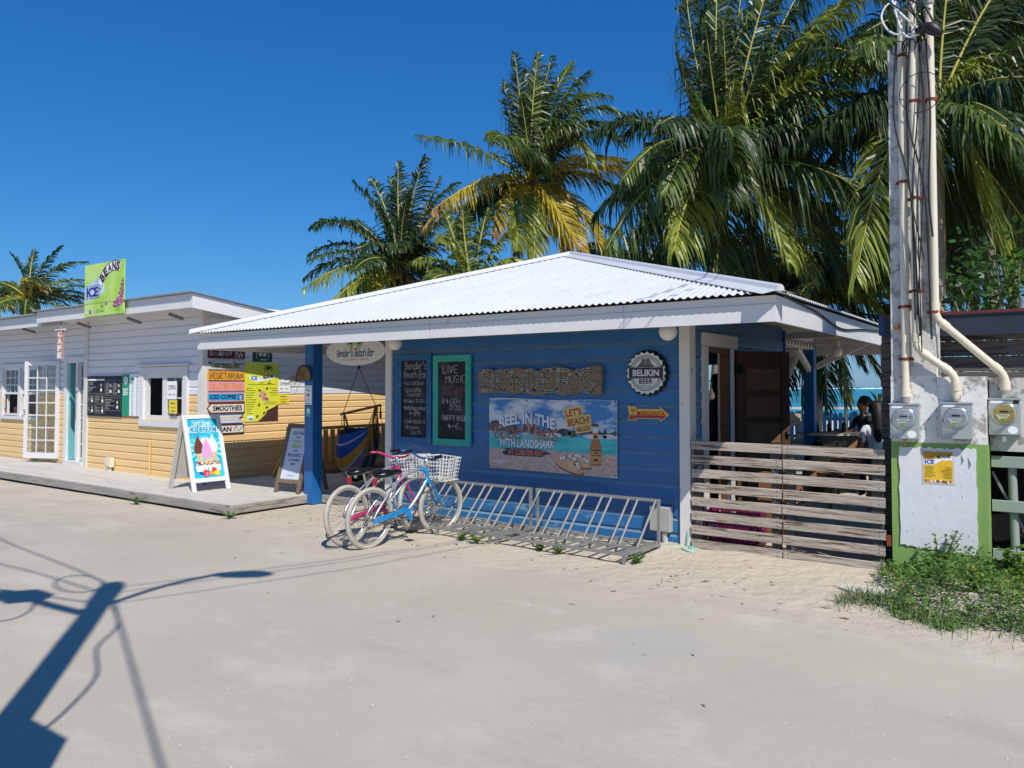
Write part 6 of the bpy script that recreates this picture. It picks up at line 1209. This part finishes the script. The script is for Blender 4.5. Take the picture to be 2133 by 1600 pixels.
palm('coconut palm with drooping fronds behind the meter pole', 1955, 225, 13.5, [
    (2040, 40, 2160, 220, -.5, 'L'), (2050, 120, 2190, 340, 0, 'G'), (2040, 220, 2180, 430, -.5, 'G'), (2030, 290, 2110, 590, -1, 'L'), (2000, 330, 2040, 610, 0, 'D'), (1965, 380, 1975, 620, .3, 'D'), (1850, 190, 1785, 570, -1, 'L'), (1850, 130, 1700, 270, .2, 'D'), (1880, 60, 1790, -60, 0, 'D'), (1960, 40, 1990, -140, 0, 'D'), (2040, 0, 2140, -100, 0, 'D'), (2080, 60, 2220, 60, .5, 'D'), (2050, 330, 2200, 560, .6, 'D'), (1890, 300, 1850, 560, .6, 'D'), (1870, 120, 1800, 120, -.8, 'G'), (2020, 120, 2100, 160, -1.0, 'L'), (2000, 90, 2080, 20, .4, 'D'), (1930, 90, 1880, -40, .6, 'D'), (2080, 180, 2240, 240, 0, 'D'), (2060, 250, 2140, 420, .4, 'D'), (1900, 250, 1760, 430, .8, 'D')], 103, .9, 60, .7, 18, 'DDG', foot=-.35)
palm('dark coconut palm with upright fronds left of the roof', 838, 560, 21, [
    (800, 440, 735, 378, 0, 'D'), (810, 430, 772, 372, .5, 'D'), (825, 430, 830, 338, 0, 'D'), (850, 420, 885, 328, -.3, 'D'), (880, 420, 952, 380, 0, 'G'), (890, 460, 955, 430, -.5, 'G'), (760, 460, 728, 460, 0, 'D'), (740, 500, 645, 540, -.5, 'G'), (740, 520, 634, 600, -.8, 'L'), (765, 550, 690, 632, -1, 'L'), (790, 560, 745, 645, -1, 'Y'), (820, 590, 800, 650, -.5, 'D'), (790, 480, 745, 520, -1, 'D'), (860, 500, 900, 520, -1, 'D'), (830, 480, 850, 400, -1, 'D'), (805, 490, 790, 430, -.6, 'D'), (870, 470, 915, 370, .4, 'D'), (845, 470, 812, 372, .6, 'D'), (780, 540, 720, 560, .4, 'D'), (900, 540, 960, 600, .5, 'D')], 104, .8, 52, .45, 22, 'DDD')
palm('bright green young coconut palm just behind the roof slope', 985, 615, 17.5, [
    (930, 470, 915, 500, -1, 'L'), (960, 470, 965, 430, 0, 'G'), (1000, 470, 1020, 430, .3, 'G'), (1040, 460, 1100, 470, 0, 'L'), (1060, 480, 1115, 590, -.8, 'L'), (930, 520, 858, 545, -.3, 'L'), (920, 560, 868, 640, -1, 'L'), (1020, 520, 1050, 620, -1, 'L'), (960, 560, 935, 640, -1, 'G'), (900, 560, 840, 620, .4, 'Y'), (950, 500, 925, 440, .5, 'G')], 105, .75, 50, .5, 10, 'GGD')
palm('shaded coconut palm low behind the right roof slope', 1725, 600, 19, [(1690, 560, 1620, 640, -1, 'L'), (1750, 540, 1830, 640, -1, 'L'), (1700, 520, 1650, 500, 0, 'D'), (1760, 500, 1820, 480, 0, 'D'), (1720, 500, 1730, 430, 0, 'D'), (1780, 560, 1870, 600, -.6, 'G'), (1660, 560, 1580, 600, .3, 'D')], 106, .85, 48, .7, 24, 'DDG', foot=-2.4)
palm('coconut palm whose fronds hang over the beach veranda', 1690, 655, 20, [(1655, 660, 1625, 840, -1, 'D'), (1680, 690, 1672, 850, -.5, 'D'), (1715, 680, 1725, 850, -1, 'D'), (1735, 670, 1765, 840, -.4, 'G'), (1760, 640, 1840, 800, -.8, 'G'), (1780, 620, 1880, 770, 0, 'L'), (1630, 640, 1560, 800, 0, 'D'), (1700, 690, 1705, 830, .6, 'D'), (1745, 660, 1800, 770, .4, 'D')], 107, .8, 52, .7, 18, 'DDG', foot=.0)
palm('dark coconut palm filling the gap left of the largest palm', 1345, 570, 22, [(1300, 470, 1240, 470, 0, 'D'), (1340, 450, 1350, 400, 0, 'D'), (1390, 470, 1440, 450, 0, 'D')], 111, .9, 44, .75, 26, 'DDDG', foot=.3)
palm('dark coconut palm beneath the largest palm crown', 1590, 560, 21, [(1560, 450, 1540, 420, 0, 'D'), (1640, 460, 1690, 440, 0, 'D')], 112, .9, 44, .75, 26, 'DDDG', foot=-.6)
palm('dark coconut palm left of the meter pole', 1850, 470, 19, [(1800, 400, 1740, 420, 0, 'D'), (1850, 380, 1850, 330, 0, 'D'), (1820, 500, 1770, 600, -1, 'L')], 113, .9, 44, .75, 26, 'DDG', foot=1.2)
palm('dark coconut palm right of the meter pole', 2075, 430, 18, [(2030, 330, 1990, 360, 0, 'D'), (2090, 340, 2120, 300, 0, 'D'), (2110, 470, 2150, 560, -1, 'L')], 114, .9, 44, .75, 26, 'DDG', foot=.8)
palm('coconut palm high above the right edge of the photo', 2010, 40, 16, [(1960, -40, 1880, 60, 0, 'D'), (2060, -40, 2150, 80, 0, 'L'), (2040, 80, 2090, 260, -.8, 'G')], 115, .9, 52, .7, 22, 'DDG', foot=.6)
palm('coconut palm with yellow frond behind the cafe roof', 62, 628, 25, [(50, 560, 22, 528, 0, 'D'), (75, 555, 128, 512, 0, 'D'), (95, 545, 178, 545, 0, 'G'), (95, 575, 190, 585, -.5, 'L'), (40, 540, 95, 610, -1, 'Y'), (100, 600, 200, 625, 0, 'D'), (20, 580, -30, 590, 0, 'G'), (60, 560, 72, 520, .5, 'D'), (35, 600, -10, 640, -.5, 'Y')], 108, .66, 40, .4, 10, 'DDG', 'coconut palms behind the cafe')
palm('coconut palm with orange frond tips at the far left edge', -45, 640, 26, [(0, 600, 30, 650, -1, 'Y'), (-20, 580, 20, 590, 0, 'G'), (-40, 570, -50, 540, 0, 'D')], 109, .66, 40, .4, 9, 'DGY', 'coconut palms behind the cafe')
palm('distant small palm behind the left end of the bar roof', 648, 655, 60, [(640, 640, 630, 640, 0, 'G'), (650, 635, 660, 635, 0, 'G')], 110, .8, 24, .4, 8, 'DG', 'coconut palms behind the bar', nuts=False, length=1.5)
# broad-leaved bush over the shed roof
rs = random.Random(55); c = at(2100, 610, 10.5); t = thing('leafy_bush', 'bright broad leaved bush over the shed roof at right', 'bush', (c.x, c.y, 0)); lf, st = B(), B()
for i in range(26):
    a = rs.uniform(0, 6.28); r = rs.uniform(.1, .9); h_ = rs.uniform(2.5, 3.4); P = arc([(0, 0, 0), (r * .4 * math.cos(a), r * .4 * math.sin(a), h_ * .6), (r * math.cos(a), r * math.sin(a), h_)], 5); st.tube(P, .012, 5)
    for j in range(60):
        p = Vector((r * math.cos(a), r * math.sin(a), h_)) + Vector((rs.gauss(0, .22), rs.gauss(0, .22), rs.gauss(-.1, .28))); d_ = Vector((rs.uniform(-1, 1), rs.uniform(-1, 1), rs.uniform(-.3, .8))).normalized() * rs.uniform(.06, .12); w_ = d_.cross(Vector((rs.uniform(-1, 1), rs.uniform(-1, 1), 1))).normalized() * d_.length * .38
        lf.add([p, p + d_ * .35 + w_, p + d_ * .75 + w_ * .8, p + d_, p + d_ * .75 - w_ * .8, p + d_ * .35 - w_], [[0, 1, 2, 3, 4, 5]], rs.randrange(2))
st.build('stems', TRUNK, t); lf.build('leaves', [leafmat('bush_leaf', (.06, .15, .02)), leafmat('bush_leaf_dark', (.035, .09, .018))], t)
# ------------------------------------------------------------------ beach behind the bar
PBL = M('picket_blue', '#3f86b5', .6, var=.15, scale=4, wear=('#7fa3bb', .70, 8)); o = at(1700, 900, 22); o.z = 0
t = thing('picket_fence', 'worn blue picket fence between the veranda and the sea', 'fence', o, YAW); pkm = B().flat([(-.055, .02), (.055, .02), (.055, .93), (.0, .99), (-.055, .93)], 0, 0, .02).mesh('picket', PBL)
for i in range(44): inst('picket', pkm, t, (-3.8 + i * .155, 0, rnd.uniform(-.02, .02)), (0, rnd.uniform(-.02, .02), 0))
for z in (.25, .74): B().box(-3.9, 3.0, .002, .04, z, z + .09).build('rail', PBL, t)
for i in range(5): B().box(-3.7 + i * 1.6, -3.6 + i * 1.6, .04, .13, -.1, 1.0).build('post', PBL, t)
PIER = M('bleached_pier_wood', '#b9b4ab', .85, var=.12); o = at(1700, 850, 48); o.z = 0
t = thing('wooden_pier', 'bleached wooden pier reaching along the turquoise water', 'pier', o, YAW)
for i in range(8): B().box(-24 + i * 7, -17.02 + i * 7, -.9, 0.9, .34, .42).build('deck_section', PIER, t)
for i in range(9): B().tube([(-24 + i * 7, -.8, -1), (-24 + i * 7, -.8, .34)], .12, 8).build('pile', M('pile_wood', '#4b4640', .9), t)
B().add([(-22, -13, .12), (-4, -13, .30), (1.2, -1, .33), (-1.2, -1, .33)], [[0, 1, 2, 3]]).build('ramp', PIER, t) if False else None
o2 = at(1690, 850, 34); o2.z = 0; t = thing('seawall', 'low white concrete seawall at the water edge', 'wall', o2, YAW + .05); B().box(-14, 14, 0, .8, -1.2, .32).build('wall', M('seawall_concrete', '#c4c1bb', .85, var=.08), t)
t = thing('flag_pole', 'thin white pole standing by the blue fence', 'pole', at(1762, 880, 21.6) * 1); t.location.z = 0; B().tube([(0, 0, -.1), (0, 0, 2.2)], .045, 10).build('pole', PVC, t)
o = at(1660, 915, 13.2); o.z = 0
t = thing('picnic_table', 'yellow topped beach table beyond the veranda post', 'table', o, YAW + .1); YT = M('yellow_table_top', '#c2ab34', .6, var=.15, wear=('#8d8a70', .62, 8))
for i in range(4): B().box(-.75, .75, -.30 + i * .152, -.155 + i * .152, .76, .79).build('board', YT, t)
for x in (-.55, .5):
    for y_ in (-.22, .22): B().box(x, x + .06, y_, y_ + .06, 0, .755).build('leg', GREYW, t)
def chair(label, loc, rz):
    t = thing('wooden_chair', label, 'chair', loc, rz); B().box(-.22, .22, -.2, .2, .42, .45).build('seat', GREYW, t); B().box(-.22, .22, .17, .2, .72, .95).build('backrest', GREYW, t)
    for x in (-.2, .16):
        for y_ in (-.19, .16): B().box(x, x + .04, y_, y_ + .04, 0, .419 if y_ < 0 else .93).build('leg', GREYW, t)
q = at(1652, 900, 14.3); chair('small wooden chair behind the yellow beach table', (q.x, q.y, .25), YAW)
q = at(1735, 900, 12.6); t = thing('bar_table', 'dark covered bar table with bottles in veranda shade', 'table', (q.x, q.y, 0), YAW); B().box(-.50, .45, -.3, .3, .92, .955).build('table_top', GREYW, t); B().box(-.36, .36, -.22, .22, .0, .918).build('cabinet', BLACK, t)
for x, y_, h_ in ((-.22, .1, .18), (.0, .15, .2), (.18, 0, .22)): b = thing('bottle', {-.22: 'left dark bottle on the bar table', .0: 'middle dark bottle on the bar table', .18: 'right dark bottle on the bar table'}[x], 'bottle', (Matrix.Rotation(YAW, 3, 'Z') @ Vector((x, y_, 0))) + Vector((q.x, q.y, .956)), 0, 'bottles on the bar table'); B().lathe((0, 0, 0), (0, 0, 1), [(.001, 0), (.035, 0), (.035, h_ * .6), (.014, h_ * .75), (.014, h_), (0, h_)], 12).build('glass', M('dark_glass', '#15130f', .2), b)
q = at(1706, 922, 12.2); t = thing('black_bag', 'black bag slumped against the veranda post', 'bag', (q.x, q.y, 0)); B().lathe((0, 0, 0), (0, 0, 1), [(.01, 0), (.24, .02), (.26, .3), (.22, .62), (.10, .8), (.02, .83)], 14).build('bag', CLOTHK, t); B().ring((0, 0, .83), (1, 0, 0), .09, .012, 18, 5).build('handle', CLOTHK, t)
q = at(1770, 920, 11.2); t = thing('deck_chair', 'brown wooden reclining deck chair in the veranda', 'chair', (q.x, q.y, 0), YAW + .3)
for i in range(7): B().bar((-.55 + .12 * i, -.28, .30 + .07 * i * .95), (-.55 + .12 * i, .28, .30 + .07 * i * .95), .10, .02).build('slat', BROWNW, t)
for y_ in (-.29, .29): B().bar((-.75, y_, .18), (.42, y_, .88), .03, .06).build('rail', BROWNW, t); B().bar((.25, y_, .78), (.0, y_, 0), .03, .05).build('leg', BROWNW, t); B().bar((-.6, y_, .28), (-.6, y_, 0), .03, .05).build('leg', BROWNW, t)
q = at(1832, 850, 13.5); t = thing('spiky_plant', 'small yellow green spiky plant at the veranda edge', 'plant', (q.x, q.y, 0)); sp_ = B(); rs = random.Random(9)
for i in range(30): a = rs.uniform(0, 6.28); l = rs.uniform(.35, .6); e = rs.uniform(.1, 1.2); d_ = Vector((math.cos(a) * math.cos(e), math.sin(a) * math.cos(e), math.sin(e))) * l; w_ = Vector((-math.sin(a), math.cos(a), 0)) * .022; c_ = Vector((0, 0, 1.35)); sp_.add([c_ - w_ * .5, c_ + w_ * .5, c_ + d_ * .55 + w_, c_ + d_ * .55 - w_, c_ + d_ - UP * .1], [[0, 1, 2, 3], [3, 2, 4]])
sp_.build('leaves', FR['L'], t); B().tube([(0, 0, 0), (0, 0, 1.37)], .04, 8).build('stem', TRUNK, t)
# fairy lights on the header beam
b = B(); pts = [(-.012, 3.5 + i * .055, 2.43 - (.11 if i % 3 == 1 else .02) + .01 * math.sin(i * 2.1)) for i in range(30)]; b.tube(pts, .005, 4); t = thing('fairy_lights', 'dark string of fairy lights along the veranda beam', 'string lights'); b.build('wire', KB, t)
for i in range(1, 30, 3): B().lathe((-.012, 3.5 + i * .055, 2.30), (0, 0, 1), [(.001, -.01), (.008, 0), (.006, .02)], 6).build('bulb', PRINTW, t)
tag(B().tube(arc([(1.262, -.9, 2.50), (1.264, .2, 2.44), (1.264, 1.2, 2.34), (1.264, 2.4, 2.40), (1.264, 4.2, 2.46)], 8), .010, 6).build('eave_cable', KB), 'black cable sagging along the right eave board', 'cable')
# ------------------------------------------------------------------ people
def person(label, loc, rz, seated, shirt, trousers, hair, skin=M('skin_brown', '#8a5f47', .6, var=.06), cap=None, long_hair=False, lean=.0, arms='front', sh=.47):
    t = thing('person', label, 'person', loc, rz, None); hip = sh + .10 if seated else .93
    J = {}; E = []; r = {}
    def j(n_, x, y, z, rad, par=None):
        J[n_] = (x, y + lean * max(0, z - hip), z); r[n_] = rad
        if par: E.append((par, n_))
    j('pelvis', 0, 0, hip, .135); j('waist', 0, .0, hip + .16, .115, 'pelvis'); j('chest', 0, .01, hip + .36, .135, 'waist'); j('neckb', 0, .0, hip + .50, .07, 'chest'); j('neck', 0, -.01, hip + .57, .052, 'neckb'); j('jaw', 0, -.035, hip + .645, .062, 'neck'); j('head', 0, -.01, hip + .725, .092, 'jaw'); j('crown', 0, .0, hip + .79, .072, 'head'); j('nose', 0, -.125, hip + .69, .016, 'jaw')
    for s_, n_ in ((-1, 'l'), (1, 'r')):
        j(n_ + 'sh', s_ * .17, .01, hip + .46, .062, 'chest'); 
        if arms == 'front': j(n_ + 'el', s_ * .23, -.12, hip + .22, .045, n_ + 'sh'); j(n_ + 'wr', s_ * .14, -.36, hip + .25, .032, n_ + 'el'); hd = Vector((-s_ * .2, -1, 0)).normalized(); hp = Vector((s_ * .12, -.42, hip + .25))
        else: j(n_ + 'el', s_ * .24, .03, hip + .17, .045, n_ + 'sh'); j(n_ + 'wr', s_ * .25, -.06, hip - .06, .032, n_ + 'el'); hd = Vector((0, -.3, -1)).normalized(); hp = Vector((s_ * .25, -.08, hip - .12))
        j(n_ + 'palm', hp.x, hp.y, hp.z, .034, n_ + 'wr'); sx = Vector((1, 0, 0))
        for k, (off, ln_) in enumerate(((-.027, .075), (-.009, .085), (.009, .08), (.026, .062))): e_ = hp + sx * off + hd * .045; j(n_ + 'f%da' % k, e_.x, e_.y, e_.z, .0095, n_ + 'palm'); e_ = e_ + hd * ln_ * .9 + Vector((0, 0, -.012)); j(n_ + 'f%db' % k, e_.x, e_.y, e_.z, .008, n_ + 'f%da' % k)
        e_ = hp - sx * s_ * .045 + hd * .02; j(n_ + 'th', e_.x, e_.y, e_.z, .010, n_ + 'palm')
        if seated: j(n_ + 'hip', s_ * .09, -.04, hip - .02, .095, 'pelvis'); j(n_ + 'kn', s_ * .12, -.45, hip - .02, .065, n_ + 'hip'); j(n_ + 'an', s_ * .12, -.42, max(.09, hip - .48), .042, n_ + 'kn')
        else: j(n_ + 'hip', s_ * .09, 0, hip - .06, .095, 'pelvis'); j(n_ + 'kn', s_ * .10, -.02, .48, .062, n_ + 'hip'); j(n_ + 'an', s_ * .10, .02, .09, .042, n_ + 'kn')
        ax, ay, az = J[n_ + 'an']; j(n_ + 'toe', ax + s_ * .02, ay - .17, az - .05, .034, n_ + 'an')
    names = list(J); ix = {k: i for i, k in enumerate(names)}; me = bpy.data.meshes.new('body'); me.from_pydata([J[k] for k in names], [(ix[a], ix[b]) for a, b in E], []); ob = bpy.data.objects.new('body', me); COL.objects.link(ob)
    md = ob.modifiers.new('s', 'SKIN'); md.use_smooth_shade = True
    for i, k in enumerate(names): sv = me.skin_vertices[0].data[i]; sv.radius = (r[k], r[k] * (.75 if k in ('waist', 'chest', 'pelvis') else 1)); sv.use_root = (k == 'pelvis')
    ob.modifiers.new('u', 'SUBSURF').levels = 1; ob.modifiers['u'].render_levels = 1
    dg = bpy.context.evaluated_depsgraph_get(); dg.update(); m2 = bpy.data.meshes.new_from_object(ob.evaluated_get(dg)); bpy.data.objects.remove(ob)
    m2.materials.clear(); [m2.materials.append(x) for x in (skin, shirt, trousers)]
    for p in m2.polygons:
        c_ = p.center; arm = abs(c_.x) > .19 and c_.z < hip + .33 or c_.y < -.30 and c_.z > hip + .1
        p.material_index = 2 if (c_.z < hip + .08 and not (arm and arms != 'front')) and c_.z > .12 else (1 if hip + .06 < c_.z < hip + .51 and not arm else 0)
    inst('body', m2, t); hx_ = Vector((0, lean * .74, hip + .74)); hb_ = B(); hb_.lathe(hx_ + Vector((0, .018, -.03)), (0, .25, 1), [(.105, -.05), (.112, 0), (.108, .05), (.085, .095), (.045, .118), (0, .122)], 16)
    if long_hair: hb_.tube(arc([hx_ + Vector((0, .05, .02)), hx_ + Vector((0, .10, -.15)), hx_ + Vector((0, .12, -.36)), hx_ + Vector((0, .10, -.5))], 5), [.07, .085, .09, .09, .09, .085, .085, .08, .08, .075, .07, .065, .055, .045, .03, .015], 10)
    hb_.build('hair', hair, t)
    for s_ in (-1, 1): B().lathe(hx_ + Vector((s_ * .036, -.088, -.02)), (0, -1, 0), [(.011, 0), (.008, .006), (0, .008)], 8).build('eye', INK, t); B().lathe(hx_ + Vector((s_ * .095, .0, -.035)), (s_, 0, 0), [(.024, 0), (.02, .012), (0, .014)], 8).build('ear', skin, t)
    B().bar(hx_ + Vector((-.025, -.098, -.085)), hx_ + Vector((.025, -.098, -.085)), .006, .008).build('mouth', M('lips', '#6b3a34', .6), t)
    if cap: cb = B().lathe(hx_ + Vector((0, 0, .0)), (0, 0, 1), [(.118, 0), (.116, .05), (.09, .11), (0, .13)], 16); cb.obox(hx_ + Vector((0, -.16, .012)), Vector((.09, 0, 0)), Vector((0, .075, 0)), Vector((0, 0, .006))); cb.build('cap', cap, t)
    return t
HK = M('black_hair', '#0f0c0b', .6); DKC = M('dark_clothes', '#14161b', .8); WTC = M('white_tee', '#cfd2d8', .8, var=.04)
def stool(label, loc, h):
    t = thing('stool', label, 'stool', loc); B().lathe((0, 0, h), (0, 0, 1), [(0, 0), (.17, 0), (.18, -.02), (.17, -.04), (0, -.04)], 16).build('seat', BROWNW, t)
    for a in range(4): B().bar((.1 * math.cos(a * 1.57 + .8), .1 * math.sin(a * 1.57 + .8), h - .04), (.16 * math.cos(a * 1.57 + .8), .16 * math.sin(a * 1.57 + .8), 0), .03, .03).build('leg', BROWNW, t)
q = at(1800, 900, 12.9); person('person in dark clothes seated at the bar table', (q.x, q.y, 0), YAW - 1.35, True, DKC, DKC, HK, sh=.62); stool('stool under the seated person in dark clothes', (q.x, q.y, 0), .60)
q = at(1829, 900, 10.6); person('person in white t-shirt with long dark hair seated in the veranda', (q.x, q.y, 0), YAW + 2.9, True, WTC, DKC, HK, long_hair=True, sh=.58, arms='down', lean=-.1); stool('stool under the person in white', (q.x, q.y, 0), .55)
q = at(1499, 900, 10.9); person('person with cap standing inside the bar doorway view', (q.x, q.y, .1), YAW - 1.2, False, DKC, DKC, HK, cap=DKC, arms='down')
